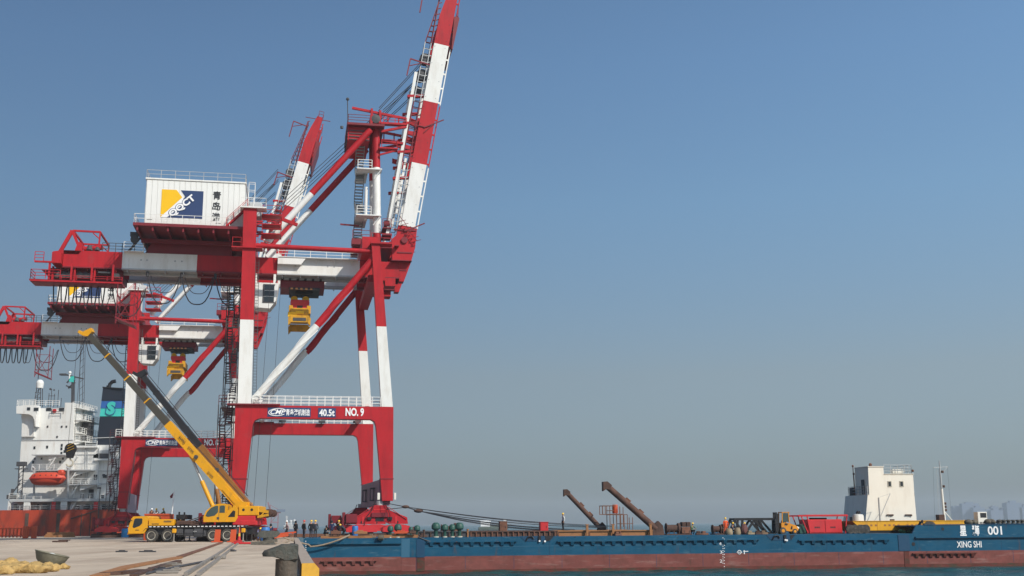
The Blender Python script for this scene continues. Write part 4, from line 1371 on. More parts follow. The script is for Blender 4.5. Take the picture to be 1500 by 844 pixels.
# ------------------------------------------------------------------ truck cranes
def make_truck_crane(base, boundary, tip, label, colours, collars=3, rz=0.0):
    """boom: points (x, z) of its foot, the end of the base section and the tip"""
    yb, yt = colours
    root = empty('truck_crane', base, rz, label, 'mobile crane', 'truck cranes beside the portal crane')
    Y = M['truckyellow']
    # carrier
    MB().bbox(-4.3, 6.9, -1.05, 1.05, .75, 1.5, .03).build('chassis', M['black'], root)
    dk = MB().box(-4.3, 6.9, -1.32, 1.32, 1.5, 1.58).build('deck_plate', M['darkgrey'], root)
    MB().box(-4.3, 6.0, -1.36, -1.33, 1.57, 1.69).build('deck_edge', M['black'], root)
    b = MB()
    for k in range(24):
        b.box(-4.2 + k * .43, -3.95 + k * .43, -1.375, -1.362, 1.59, 1.67)
    tag(b.build('reflective_strip', M['letter'], root), kind='stuff')
    b = MB()
    for x0, x1, z0, z1 in ((-.4, .5, .6, 1.35), (.6, 1.55, .5, 1.4), (1.65, 1.9, .6, 1.2), (4.9, 5.5, .8, 1.45)):
        b.bbox(x0, x1, -1.3, -1.06, z0, z1, .02)
    b.bbox(-1.3, -.6, -1.28, -1.06, .7, 1.4, .03)
    b.build('tool_box', M['darkgrey'], root)
    b = MB()
    for z in (.62, .78, .95):
        b.beam((-1.1, -1.34, z), (1.8, -1.34, z), .04, .03)
    b.build('side_guard', M['darkgrey'], root)
    text_obj('lettering', 'QY', (.75, -1.31, 1.1), .35, .1, (1, 0, 0), (0, 0, 1), M['letter'], root)
    cab = MB().prism([(-6.42, .92), (-6.5, 1.45), (-6.2, 2.5), (-6.0, 2.72), (-4.55, 2.76), (-4.42, 2.6), (-4.42, 1.5), (-4.75, .92)], -1.3, 1.25).build('driver_cab', Y, root)
    MB().prism([(-6.02, 1.62), (-5.86, 2.42), (-5.72, 2.52), (-5.08, 2.52), (-5.0, 2.4), (-5.0, 2.0), (-5.25, 1.72), (-5.85, 1.5)], -1.315, -1.302).build('side_window', M['glass'], cab)
    MB().beam((-6.40, -1.1, 1.78), (-6.22, -1.1, 2.45), .02, .02).add([(-6.43, -1.1, 1.72), (-6.43, 1.05, 1.72), (-6.23, 1.05, 2.42), (-6.23, -1.1, 2.42)], [(0, 1, 2, 3)]).build('windscreen', M['glass'], cab)
    MB().box(-6.56, -6.43, -1.2, 1.15, .8, 1.1).build('bumper', M['truckyellow'], cab)
    MB().path([(-6.1, -1.32, 2.3), (-6.5, -1.5, 2.35), (-6.5, -1.5, 1.9)], .03).box(-6.56, -6.46, -1.62, -1.42, 1.75, 2.2).build('mirror', M['black'], cab)
    MB().box(-5.7, -5.3, -1.318, -1.303, 1.25, 1.32).build('door_handle', M['black'], cab)
    MB().bbox(-4.35, -1.65, -1.28, 1.25, 1.7, 2.4, .06).build('engine_hood', Y, root)
    text_obj('lettering', 'XCMG', (-3.6, -1.29, 1.92), .75, .14, (1, 0, 0), (0, 0, 1), M['letterdark'], root)
    b = MB()
    for k in range(5):
        b.box(-2.7, -1.9, -1.29, -1.282, 2.08 + k * .04, 2.1 + k * .04)
    b.build('vent_louvre', M['darkgrey'], root)
    b = MB().tube((-1.5, .2, 1.6), (-1.5, .2, 3.2), .1, 8).bbox(-1.6, -.7, -.6, .6, 2.4, 2.9, .04).beam((-1.4, -.7, 1.6), (-1.4, -.7, 2.9), .06, .06)
    b.build('exhaust', M['black'], root)
    b = MB()
    for x0, x1, z in ((-1.5, .2, 2.25), (-1.2, 1.0, 1.95), (.3, 1.4, 1.85)):
        b.bbox(x0, x1, -.9, .8, 1.6, z, .1)
    b.tube((-.4, -.5, 2.2), (1.9, -.5, 2.9), .05, 6).tube((0, -.9, 1.75), (1.9, -.9, 2.4), .05, 6)
    b.build('deck_gear', M['rustdark'], root)
    # wheels
    first = None
    for x in (-3.95, -2.2, 2.65, 4.2):
        for s in (-1, 1):
            if first is None:
                w = MB().lathe([(.42, -.18), (.62, -.2), (.69, -.14), (.69, .14), (.62, .2), (.42, .18)], (0, 0, 0), 22, 'y').build('wheel', M['rubber'], root, True)
                MB().lathe([(.06, -.12), (.16, -.16), (.2, -.08), (.3, -.1), (.4, -.19), (.46, -.205), (.46, .17), (.1, .1)], (0, 0, 0), 16, 'y').build('rim', M['rimgrey'], w, True)
                first = w
                o = w
            else:
                o = copy_tree(first, root)
            o.location = (x, s * 1.12, .69)
            o.rotation_euler = (0, 0, 0 if s < 0 else math.pi)
    b = MB()
    for x in (-3.08, 3.42):
        b.prism([(x - 1.75, 1.2), (x - 1.55, 1.46), (x + 1.55, 1.46), (x + 1.75, 1.2), (x + 1.7, 1.2), (x + 1.52, 1.42), (x - 1.52, 1.42), (x - 1.7, 1.2)], -1.33, -.9)
    b.build('mudguard', M['black'], root)
    for x in (-1.3, 6.1):
        for s in (-1, 1):
            o = MB().box(x - .16, x + .16, min(s * 1.0, s * 2.0), max(s * 1.0, s * 2.0), .98, 1.28).build('outrigger', M['darkgrey'], root)
            MB().tube((x, s * 2.02, .1), (x, s * 2.02, 1.0), .07, 8).lathe([(.2, .02), (.2, .1), (.08, .14)], (x, s * 2.02, 0), 12).build('jack', M['railgrey'], o)
            MB().bbox(x - .2, x + .2, s * 2.02 - .2, s * 2.02 + .2, .95, 1.4, .06).build('jack_head', Y, o)
    # superstructure
    MB().lathe([(1.0, 1.6), (1.0, 2.05)], (3.6, 0, 0), 20).build('turntable', M['black'], root)
    oc = MB().prism([(1.62, 2.08), (1.6, 2.65), (1.85, 3.25), (2.4, 3.75), (3.0, 3.98), (3.7, 4.02), (4.0, 3.85), (4.05, 2.9), (4.05, 2.08)], -1.45, -.55).build('operator_cab', Y, root)
    MB().prism([(1.82, 2.72), (1.98, 3.15), (2.4, 3.6), (2.9, 3.8), (3.15, 3.78), (3.15, 3.1), (2.8, 2.75), (2.1, 2.62)], -1.468, -1.453).build('side_window', M['greenglass'], oc)
    MB().prism([(3.32, 3.05), (3.32, 3.72), (3.42, 3.82), (3.78, 3.82), (3.88, 3.7), (3.88, 3.05)], -1.468, -1.453).build('door_window', M['greenglass'], oc)
    MB().box(3.24, 3.27, -1.46, -1.451, 2.2, 3.85).box(3.05, 3.3, -1.47, -1.455, 2.35, 2.6).build('door_seam', M['darkgrey'], oc)
    b = MB().bbox(3.2, 5.2, -.5, 1.2, 2.08, 2.9, .05).prism([(4.06, 2.08), (5.0, 2.08), (5.25, 2.5), (5.25, 3.4), (4.9, 3.75), (4.06, 3.2)], -1.35, -1.2)
    b.prism([(4.3, 2.8), (5.0, 3.0), (6.0, 3.65), (6.0, 4.2), (5.2, 4.25), (4.6, 3.8)], .62, .85).prism([(4.3, 2.8), (5.0, 3.0), (6.0, 3.65), (6.0, 4.2), (5.2, 4.25), (4.6, 3.8)], -.85, -.62)
    b.build('slewing_frame', Y, root)
    MB().prism([(4.2, 2.6), (4.95, 2.6), (5.0, 3.2), (4.75, 3.3)], -1.37, -1.352).build('frame_opening', M['black'], root)
    rb = MB().bbox(5.26, 7.45, -1.1, 1.1, 2.75, 3.75, .05).build('rear_beam', Y, root)
    b = MB()
    for x in (5.8, 6.7):
        b.lathe([(.15, -1.11), (.15, -1.102)], (x, 0, 3.35), 12, 'y')
    b.build('beam_hole', M['black'], rb)
    b = MB().bbox(4.7, 7.1, -1.25, 1.25, 1.75, 2.7, .05).bbox(5.6, 7.3, -1.3, -.2, 1.72, 2.2, .05)
    b.build('counterweight', M['boxred'], root)
    b = MB()
    for x, z, r in ((7.7, 2.9, .4), (8.4, 3.0, .42)):
        b.lathe([(.1, -.8), (r, -.78), (r, -.7), (r * .7, -.68), (r * .7, .68), (r, .7), (r, .78), (.1, .8)], (x, 0, z), 14, 'y')
    b.build('winch_drum', M['rustdark'], root)
    b = MB().beam((7.3, -.95, 3.3), (8.5, -.95, 3.1), .1, .3).beam((7.3, -.95, 2.6), (8.5, -.95, 2.8), .1, .25).beam((7.3, .95, 3.3), (8.5, .95, 3.1), .1, .3).beam((7.6, -.97, 2.6), (8.2, -.97, 3.3), .08, .12)
    b.build('winch_frame', M['spryellow'], root)
    # boom
    a, m, t = (Vector((p[0], 0, p[1])) for p in (base_boom(boundary, tip), boundary, tip))
    d = (t - a).normalized()
    p = Vector((-d.z, 0, d.x))
    if p.z < 0:
        p = -p
    bs = MB().beam(a - d * .9, m, .85, 1.0, w2=.82, h2=.86).build('boom_base', M[yb], root)
    b = MB().beam(a - d * .6, a + d * 3.0, 1.02, .5).tube(a + Vector((0, -.56, 0)), a + Vector((0, .56, 0)), .22, 10)
    for k in (.25, .5, .75):
        c = a.lerp(m, k) - p * .35
        b.tube(c + Vector((0, -.5, 0)), c + Vector((0, .5, 0)), .1, 8)
    b.build('boom_boss', M[yb], bs)
    nsec = 4
    w = .68
    for k in range(nsec):
        q0, q1 = m.lerp(t, k / nsec), m.lerp(t, (k + 1) / nsec)
        s = MB().beam(q0 - d * .1, q1, w, w + .06).build('boom_section', M[yt], root)
        if k:
            MB().beam(q0 - d * .07, q0 + d * .07, w + .12, w + .18).build('boom_collar', M['truckyellow'] if yt == 'boomgrey' else M[yt], s)
        w -= .05
    hd = MB().prism([(t.x - 1.05, t.z + .1), (t.x - .9, t.z + .38), (t.x - .5, t.z + .15), (t.x + .4, t.z + .62), (t.x + .6, t.z + .2), (t.x + .1, t.z - .35), (t.x - .5, t.z - .25)], -.4, .4)
    hd.build('boom_head', M['truckyellow'] if yt == 'boomgrey' else M[yt], root)
    cy0 = Vector((2.75, 0, 2.6))
    cy1 = a.lerp(m, .62) - p * .55
    q = cy0.lerp(cy1, .62)
    MB().tube(cy0, q, .24, 12).build('lift_cylinder', M[yb], root, True)
    MB().tube(q, cy1, .14, 10).build('cylinder_rod', M['galv'], root, True)
    b = MB().beam(cy1 + p * .1 - d * .35, cy1 + p * .1 + d * .35, .5, .4)
    b.build('cylinder_lug', M[yb], root)
    c = a.lerp(m, .6) + Vector((0, -.5, 0))
    MB().tube(c, c + Vector((0, -.25, 0)), .22, 10).build('camera_pod', M['darkgrey'], root)
    if yb == 'truckyellow':
        ang = d
        o = text_obj('lettering', 'XCMG', a.lerp(m, .8) + Vector((0, -.52, 0)) + p * .1, 1.0, .26, -d, p, M['letterdark'], root)
        o = text_obj('lettering', 'QY50K', a.lerp(m, .68) + Vector((0, -.52, 0)) + p * .1, .9, .2, -d, p, M['letterdark'], root)
        o = text_obj('lettering', 'QY50K', a.lerp(m, .4) + Vector((0, -.52, 0)) - p * .1, .9, .16, -d, p, M['letterdark'], root)
    b = MB().tube(t + p * .5, a + p * .72 + d * .6, .025, 4).tube(t + p * .5 + Vector((0, .2, 0)), a + p * .72 + d * .6 + Vector((0, .2, 0)), .025, 4)
    b.build('winch_rope', M['rope'], root)
    return root


def base_boom(boundary, tip):
    dx, dz = tip[0] - boundary[0], tip[1] - boundary[1]
    return (5.45, boundary[1] + dz / dx * (5.45 - boundary[0]))


YT = 125.2
pT = at(280, 792, YT)


def TK(px, py, Y=YT):
    p = at(px, py, Y)
    return (p.x - pT.x, p.z)


truck1 = make_truck_crane((pT.x, YT, 0), TK(246, 621), TK(129, 489), 'yellow crane truck in front with its long yellow and grey boom raised to the left', ('truckyellow', 'boomgrey'))
Y2 = 128.9
p2 = at(287, 792, Y2)
q1, q2 = at(293, 655, Y2), at(208, 549, Y2)
truck2 = make_truck_crane((p2.x, Y2, 0), (q1.x - p2.x, q1.z), (q2.x - p2.x, q2.z), 'crane truck hidden behind the yellow one with a shorter ochre and black boom', ('ochre', 'boomblack'))

# hook block hanging from the first boom
hk = at(103, 665, YT)
tp = at(118, 487, YT)
hr = empty('hook_block', (hk.x, YT, hk.z - 1.2), 0, 'black hook block with yellow stripes hanging from the yellow crane boom tip', 'crane hook')
MB().lathe([(.1, -.22), (.62, -.2), (.62, .2), (.1, .22)], (0, 0, 1.75), 16, 'y').prism([(-.55, 1.7), (.55, 1.7), (.3, .75), (-.3, .75)], -.24, .24).build('block_body', M['black'], hr)
for k in range(3):
    MB().beam((-.3 + k * .02, -.25, 1.45 + k * .3), (.48 - k * .06, -.25, 1.8 + k * .28), .02, .13, (0, 1, 0)).build('stripe', M['signyellow'], hr)
pts = [(.0, 0, .75)] + [(.0 + .36 * math.sin(an), 0, .22 + .36 * math.cos(an)) for an in [R(k) for k in range(10, 270, 20)]]
MB().path(pts, .1, 7).build('hook', M['rimgrey'], hr, True)
b = MB()
for k in (-.25, .25):
    b.tube((k * 1.2, 0, 2.2), (tp.x - hk.x + k, 0, tp.z - hk.z + 1.2), .022, 4)
b.build('hoist_rope', M['rope'], hr)

# ------------------------------------------------------------------ barge
YB = R(8)
B0 = (-21.5, 118.0)
cb_, sb_ = math.cos(YB), math.sin(YB)


def bl(px, py, t=0.0):
    return loc(px, py, t, B0, YB)


def bs_(px, py, t=0.0):
    return bl(px, py, t)[0]


def bw(s, t, z):
    return Vector((B0[0] + cb_ * s - sb_ * t, B0[1] + sb_ * s + cb_ * t, z))


DK = 0.32
barge = empty('deck_barge', bw(0, 0, SEA_Z), YB, 'blue and red flat deck barge named XING SHI 001 moored stern to the quay', 'barge')


def bpart(b, name, m, parent=None, smooth=False):
    """a part built in barge coordinates (s, t, z)"""
    for i, p in enumerate(b.v):
        b.v[i] = (p[0], p[1], p[2] - SEA_Z)
    return b.build(name, m, parent or barge, smooth)


BM = 40.0
zb = -1.58


def hull_ring(z, s0, s1, inset=0.0):
    return [(s0, inset, z), (s1, inset, z), (s1 + 5, 8, z), (s1 + 6, BM / 2, z), (s1 + 5, BM - 8, z), (s1, BM - inset, z), (s0, BM - inset, z)]


def hull_part(levels, name, m):
    b = MB()
    vs = []
    for z, s0, s1 in levels:
        vs += hull_ring(z, s0, s1)
    n = 7
    fs = []
    for k in range(len(levels) - 1):
        for i in range(n):
            fs.append((k * n + i, k * n + (i + 1) % n, (k + 1) * n + (i + 1) % n, (k + 1) * n + i))
    fs += [tuple(range(n))[::-1], tuple(range((len(levels) - 1) * n, len(levels) * n))]
    b.add(vs, fs)
    return bpart(b, name, m)


hull_part([(-6, 2, 78), (-2.95, .6, 81)], 'waterline_band', M['antifoul_band'])
hull_part([(-2.948, .6, 81), (zb, 0, 82.5)], 'lower_hull', M['antifoul'])
hull = hull_part([(zb + .002, 0, 82.5), (DK, 0, 85)], 'upper_hull', M['hullblue'])
# raised bow bulwark
sB = bs_(1341, 775)
b = MB()
b.hexa([(sB - .4, 0, DK), (84.9, 0, DK), (84.9, .25, DK), (sB - .4, .25, DK), (sB + .1, 0, 1.22), (86.4, 0, 1.22), (86.4, .25, 1.22), (sB + .1, .25, 1.22)])
b.box(sB + .12, 86, .26, 39.5, 1.05, 1.2)
bpart(b, 'bow_bulwark', M['hullblue'])
bpart(MB().box(sB + 1, 86, -.06, .3, 1.23, 1.3), 'bulwark_cap', M['hullblue_dark'])


def strip(x0, x1, y0, y1, name, m, th=.03):
    s0, z1 = bl(x0, y0)
    s1, z0 = bl(x1, y1)
    return bpart(MB().box(s0, s1, -th, -.001, z0, z1), name, m)


strip(588, 600, 789.5, 816.5, 'doubler_plate', M['hullblue_light'])
strip(600, 610, 789.5, 816.5, 'doubler_plate', M['hullblue'], .02)
strip(610, 622, 789.5, 816.5, 'doubler_plate', M['hullblue_dark'], .06)
strip(588, 609, 817.3, 837, 'lower_doubler', M['antifoul'], .03)
strip(611, 622, 817.3, 837, 'lower_doubler', M['antifoul_band'], .06)
strip(1315, 1333, 783.5, 807, 'doubler_plate', M['hullblue_dark'], .06)
strip(1324, 1333, 808, 832, 'lower_doubler', M['antifoul_band'], .05)


def rub_rail(x0, x1, y, brackets, name='rub_rail', m=None, wide=.24, th=.1):
    m = m or M['hullblue']
    s0, z = bl(x0, y)
    s1, _ = bl(x1, y)
    b = MB().box(s0, s1, -wide, -.001, z - th / 2, z + th / 2)
    o = bpart(b, name, m)
    if brackets:
        for k in range(brackets):
            s = s0 + .5 + (s1 - s0 - 1.0) * k / max(1, brackets - 1)
            b = MB()
            b.add([(s - .2, -.003, z - th / 2 - .002), (s + .2, -.003, z - th / 2 - .002), (s + .2, -wide, z - th / 2 - .002), (s - .2, -wide, z - th / 2 - .002),
                   (s - .16, -.003, z - .5), (s + .16, -.003, z - .5), (s + .14, -wide * .5, z - .42), (s - .14, -wide * .5, z - .42)],
                  [(0, 1, 2, 3), (4, 7, 6, 5), (0, 4, 5, 1), (1, 5, 6, 2), (2, 6, 7, 3), (3, 7, 4, 0)])
            bpart(b, 'bracket', m, o)
            CHILD[o.name] = 1
    return o


# sub-parts of a part share the barge frame
rub_rail(452, 588, 797, 0)
rub_rail(625, 757, 794, 9)
rub_rail(816, 1112, 793, 20)
rub_rail(1169, 1303, 791.5, 9)
rub_rail(1340, 1560, 787.5, 0, th=.14)
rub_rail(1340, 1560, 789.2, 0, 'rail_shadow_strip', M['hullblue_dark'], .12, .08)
rub_rail(470, 552, 822, 6, m=M['antifoul'])
rub_rail(1336, 1430, 811, 9, m=M['antifoul_band'])
for x0, x1 in ((495, 587), (622, 1000)):
    s0, z = bl(x0, 801.6)
    s1, _ = bl(x1, 801)
    bpart(MB().box(s0, s1, -.012, -.001, z - .025, z + .02), 'paint_line', M['hullblue_light'])
# weld seams of the plating
b = MB()
for k in range(2, 17):
    s = k * 5.1
    b.box(s, s + .035, -.014, -.001, zb + .05, DK - .05)
    b.box(s + 1.3, s + 1.33, -.014, -.001, -2.9, zb - .03)
bpart(b, 'weld_seam', M['hullblue_dark'])
# mooring recesses with chocks
for x0, x1, y0, y1 in ((761, 813, 785.5, 793.5), (1122, 1166, 784, 792)):
    s0, z1 = bl(x0, y0)
    s1, z0 = bl(x1, y1)
    b = MB()
    b.prism([(s0, z1), (s0 + .6, z0 + .05), (s1 - .5, z0 + .05), (s1, z1)], -.03, -.004)
    bpart(b, 'mooring_recess', M['hullblue_dark'])
    b = MB().path([(s0 + .7, -.1, z0 + .15), (s0 + .9, -.12, z0 + .5), (s0 + 1.3, -.12, z0 + .55), (s0 + 1.5, -.1, z0 + .3)], .08).box(s0 + 2.0, s0 + 2.25, -.16, -.03, z0 + .05, z1)
    b.prism([(s0 + 2.7, z1), (s0 + 2.8, z0 + .08), (s1 - .6, z0 + .1), (s1 - .1, z1)], -.06, -.031)
    b.tube((s1 - 1.1, -.05, z0 + .05), (s1 - 1.1, -.2, z0 + .05), .09, 8)
    bpart(b, 'chock', M['black'])
    bpart(MB().tube((s0 + 2.1, -.17, z0 + .08), (s0 + 2.1, -.2, z0 + .08), .1, 8).tube((s1 - 1.1, -.2, z0 + .05), (s1 - 1.1, -.22, z0 + .05), .11, 8), 'chock_cap', M['letter'])
# small scupper holes and pads
b = MB()
for x, y in ((547, 790), (565, 790), (648, 789), (665, 789), (842, 787), (857, 788), (993, 788), (1007, 788), (1190, 787), (1205, 787)):
    s, z = bl(x, y)
    b.tube((s, -.015, z), (s, -.001, z), .06, 6)
s, z = bl(1338, 797)
b.tube((s, -.03, z), (s, -.001, z), .2, 12)
s, z = bl(1381, 775)
b.box(s - .12, s + .12, -.03, -.001, z - .15, z + .15)
bpart(b, 'hull_opening', M['black'])
# draft marks
b = MB()
for x, y0, y1, n_ in ((448, 793, 817, 9), (1059, 788, 825, 13), (1061, 790, 830, 10)):
    for k in range(n_):
        s, z = bl(x, y0 + (y1 - y0) * k / (n_ - 1))
        b.box(s - .038, s + .038, -.012, -.001, z - .042, z + .042)
bpart(b, 'draft_mark', M['letter'])
for x, y, t_ in ((1055, 796.5, '4'), (1056, 809, '3'), (1056, 822, '2'), (442, 816, '3'), (447, 817, '4')):
    s, z = bl(x, y)
    text_obj('draft_figure', t_, (s, -.012, z - SEA_Z), .26, .32, (1, 0, 0), (0, 0, 1), M['letter'], barge)
s, z = bl(1083, 809)
pts = [(s + .2 * math.cos(R(a)), -.02, z - SEA_Z + .2 * math.sin(R(a))) for a in range(0, 361, 30)]
MB().path(pts, .04, 4).box(s - .3, s + .3, -.03, -.002, z - SEA_Z - .03, z - SEA_Z + .03).box(s + .45, s + 1.0, -.02, -.002, z - SEA_Z + .05, z - SEA_Z + .12).box(s + .5, s + .6, -.02, -.002, z - SEA_Z - .2, z - SEA_Z + .2).build('load_line', M['letter'], barge)


def barge_text(st, x0, x1, y0, y1, bold=.02):
    s0, z1 = bl(x0, y0)
    s1, z0 = bl(x1, y1)
    text_obj('lettering', st, ((s0 + s1) / 2, -.02, (z0 + z1) / 2 - SEA_Z), s1 - s0, z1 - z0, (1, 0, 0), (0, 0, 1), M['letter'], barge, bold=bold)


barge_text('星', 1405, 1416, 770, 785, .03)
barge_text('狮', 1423, 1435, 769.5, 785, .03)
barge_text('001', 1446, 1468, 771, 783.5)
barge_text('XING SHI', 1401, 1438, 793, 802, .012)
# stern edge timbers and plates on deck
b = MB()
for x0, x1, y in ((470, 508, 785), (508, 545, 786), (560, 600, 784.5), (600, 612, 784)):
    s0, z = bl(x0, y, 1.0)
    s1, _ = bl(x1, y, 1.0)
    b.box(s0, s1, .8, 1.5, DK + .01, DK + random.uniform(.25, .42))
bpart(b, 'edge_timber', M['rustorange'])


def thing(name, label, cat, s, t, z=DK, group=None, rz=0):
    return empty(name, bw(s, t, z), YB + rz, label, cat, group)


# transfer rails that the bogies stand on
for v_ in (0.7, 20.7):
    o = MB().box(-4.8, 13.0, v_ - .45, v_ + .45, .33, .5).box(-4.8, 13.0, v_ - .07, v_ + .07, .5, .56)
    o = o.build('transfer_rail', M['rust'])
    o.location = (O9[0], O9[1], 0)
    o.rotation_euler = (0, 0, YAW)
    tag(o, 'rusty transfer rail on the barge deck under the %s crane bogie' % ('nearer' if v_ < 5 else 'farther'), 'rail', 'transfer rails')
for root, off in ((crane9, 0), (crane8, 1)):
    for v_ in (0.7, 20.7):
        for u_ in ((-8.2,) if not off else (-8.2, 7.9)):
            o = MB().box(-4.4, 4.4, -.7, .7, .004, .4).box(-4.4, 4.4, -.07, .07, .4, .56).build('rail_grillage', M['rustdark'])
            o.location = crane_world(root, u_ + (FAR_U if v_ > 5 else 0), v_, 0)
            o.rotation_euler = (0, 0, YAW)
            tag(o, 'dark rail block under the %s %s bogie of the %s gantry crane' % ('near' if v_ < 5 else 'rear', 'landward' if u_ < 0 else 'seaward', 'farther' if off else 'nearest'), 'rail support', 'rail blocks under the bogies')


# mushroom vents
def make_vent(h, r):
    root = empty('mushroom_vent', (0, 0, 0), 0)
    MB().lathe([(r * .45, 0.12), (r * .42, h * .55), (r * .5, h * .58)], (0, 0, 0), 12).build('pipe', M['ventgreen'], root, True)
    MB().lathe([(r * .62, h * .5), (r, h * .6), (r, h * .78), (r * .8, h * .92), (r * .4, h)], (0, 0, 0), 14).build('hood', M['ventgreen'], root, True)
    MB().lathe([(r * .7, 0), (r * .7, .12)], (0, 0, 0), 12).build('foot_ring', M['rimgrey'], root)
    return root


vents = [(522 + 50, 770, 1.0, .32, 'small green mushroom vent in front of the red bogie, left of the two'), (583, 767.5, 1.0, .4, 'green mushroom vent in front of the red bogie, right of the two'),
         (602, 771.5, 7.5, .28, 'smallest green vent just right of the red bogie buffer'), (611, 769.5, 7.5, .36, 'green vent second to the right of the red bogie'),
         (638.5, 765.5, 1.2, .46, 'large green mushroom vent at the left of the row of four'), (651.5, 768, 1.2, .38, 'green vent second from left in the row of four'),
         (662.5, 768, 1.2, .36, 'green vent third from left in the row of four'), (673, 765.5, 1.2, .46, 'large green vent at the right of the row of four before a rusty winch')]
for x, y, t, r, lab in vents:
    s, z = bl(x, y, t)
    v = make_vent(z - DK, r)
    v.location = bw(s, t, DK)
    tag(v, lab, 'vent', 'green deck vents')
# hatch coaming
for x0, x1, y, m, rm, nr, lab in ((612, 688, 778.5, 'darkgrey', 'rustdark', 9, 'dark grey hatch coaming plate behind the green vents'),
                                  (689, 816, 778.5, 'rustdark', 'rust', 17, 'ribbed dark rusty hatch coaming amidships under the hauling ropes'),
                                  (817, 956, 777.5, 'rustorange', 'rust', 4, 'ochre rusty hatch coaming below the two leaning rusty booms')):
    s0, z1 = bl(x0, y, 4)
    s1, _ = bl(x1, y, 4)
    h = z1 - DK
    root = thing('hatch_coaming', lab, 'coaming', s0, 4, DK, 'hatch coamings')
    L = s1 - s0
    MB().box(0, L, 0, .2, 0, h).build('coaming_plate', M[m], root)
    MB().box(0, L, -.14, -.002, h - .1, h + .02).build('top_rail', M[m], root)
    r0 = MB().box(0, .12, -.16, -.003, 0.01, h - .102).build('rib', M[rm], root)
    dx = (L - .3) / (nr - 1)
    share(r0, nr - 1, root, lambda i: (i * dx, 0, 0))
    MB().box(0, L, 12, 12.2, 0, h).build('coaming_plate', M[m], root)
# bollard post, orange post, steel boxes
for x0, x1, y0, m, lab in ((732, 743, 764.5, 'rust', 'rust brown steel locker standing on the hatch coaming'), (791.5, 803, 765.5, 'boxred', 'bright red steel locker standing on the hatch coaming')):
    s0, z1 = bl(x0, y0, 5)
    s1, _ = bl(x1, y0, 5)
    root = thing('deck_locker', lab, 'locker', (s0 + s1) / 2, 5.5, DK, 'steel lockers on the barge')
    w = (s1 - s0) / 2
    MB().bbox(-w, w, -.5, .5, .0, z1 - DK, .03).build('locker_body', M[m], root)
    MB().bbox(-w - .04, w + .04, -.54, .54, z1 - DK + .002, z1 - DK + .07, .02).build('lid', M[m], root)
    MB().box(-w * .6, w * .85, -.515, -.502, .6, z1 - DK - .12).build('door', M[m], root)
    MB().box(w * .55, w * .62, -.55, -.516, .9, 1.1).build('handle', M['black'], root)
for x, y, m, lab in ((685, 775, 'rustorange', 'short orange rusty post right of the green vents'), (621, 776, 'rustdark', 'thin dark post between the vents by the blue doubler')):
    s, z = bl(x, y, 1.5)
    o = MB().tube((0, 0, 0), (0, 0, z - DK), .09, 8).tube((0, 0, z - DK - .1), (0, 0, z - DK), .13, 8).build('deck_post', M[m])
    o.location = bw(s, 1.5, DK)
    tag(o, lab, 'post')
for x, lab in ((860, 'left rusty stanchion against the ochre coaming'), (898, 'middle rusty stanchion against the ochre coaming'), (953, 'right rusty stanchion at the end of the ochre coaming')):
    s = bs_(x, 776, 3.6)
    o = MB().bbox(-.13, .13, -.1, .1, 0, 1.15, .02).bbox(-.2, .2, -.14, .14, 1.16, 1.25, .02).build('stanchion', M['rustorange'])
    o.location = bw(s, 3.6, DK)
    o.rotation_euler = (0, 0, YB)
    tag(o, lab, 'post', 'coaming stanchions')


# winches
def make_winch(x0, x1, y0, t, lab, m='rustdark', boxm='rust'):
    s0, z1 = bl(x0, y0, t)
    s1, _ = bl(x1, y0, t)
    h, L = z1 - DK, s1 - s0
    root = thing('deck_winch', lab, 'winch', s0, t, DK, 'rusty winches on the barge')
    MB().box(0, L, -.6, .6, .004, .12).build('bed_plate', M['rustdark'], root)
    r = h * .42
    MB().lathe([(.1, 0), (r, .02), (r, .12), (r * .7, .14), (r * .7, L * .45), (r, L * .47), (r, L * .55), (.1, L * .57)], (0.05, 0, .12 + r), 16, 'x').build('drum', M[m], root, True)
    MB().bbox(L * .6, L * .95, -.55, .55, .13, h * .62, .05).build('gear_case', M[boxm], root)
    MB().bbox(L * .62, L * .78, -.5, .3, h * .64, h, .04).bbox(L * .8, L * .97, -.5, .3, h * .64, h, .04).build('motor', M[m], root)
    b = MB()
    for k in range(5):
        b.beam((L * (.1 + .2 * k), -.5, .13), (L * (.1 + .2 * k), -.55, h * .35), .08, .08)
    b.build('brake_lever', M[m], root)
    return root


make_winch(645, 677, 766.5, 6, 'rusty winch with dark motors behind the green vents')
make_winch(974, 1011, 765, 6, 'rusty winch with two brown cabinets right of the leaning booms')
make_winch(1042, 1066, 768, 6, 'dark winch drum left of the man in orange')


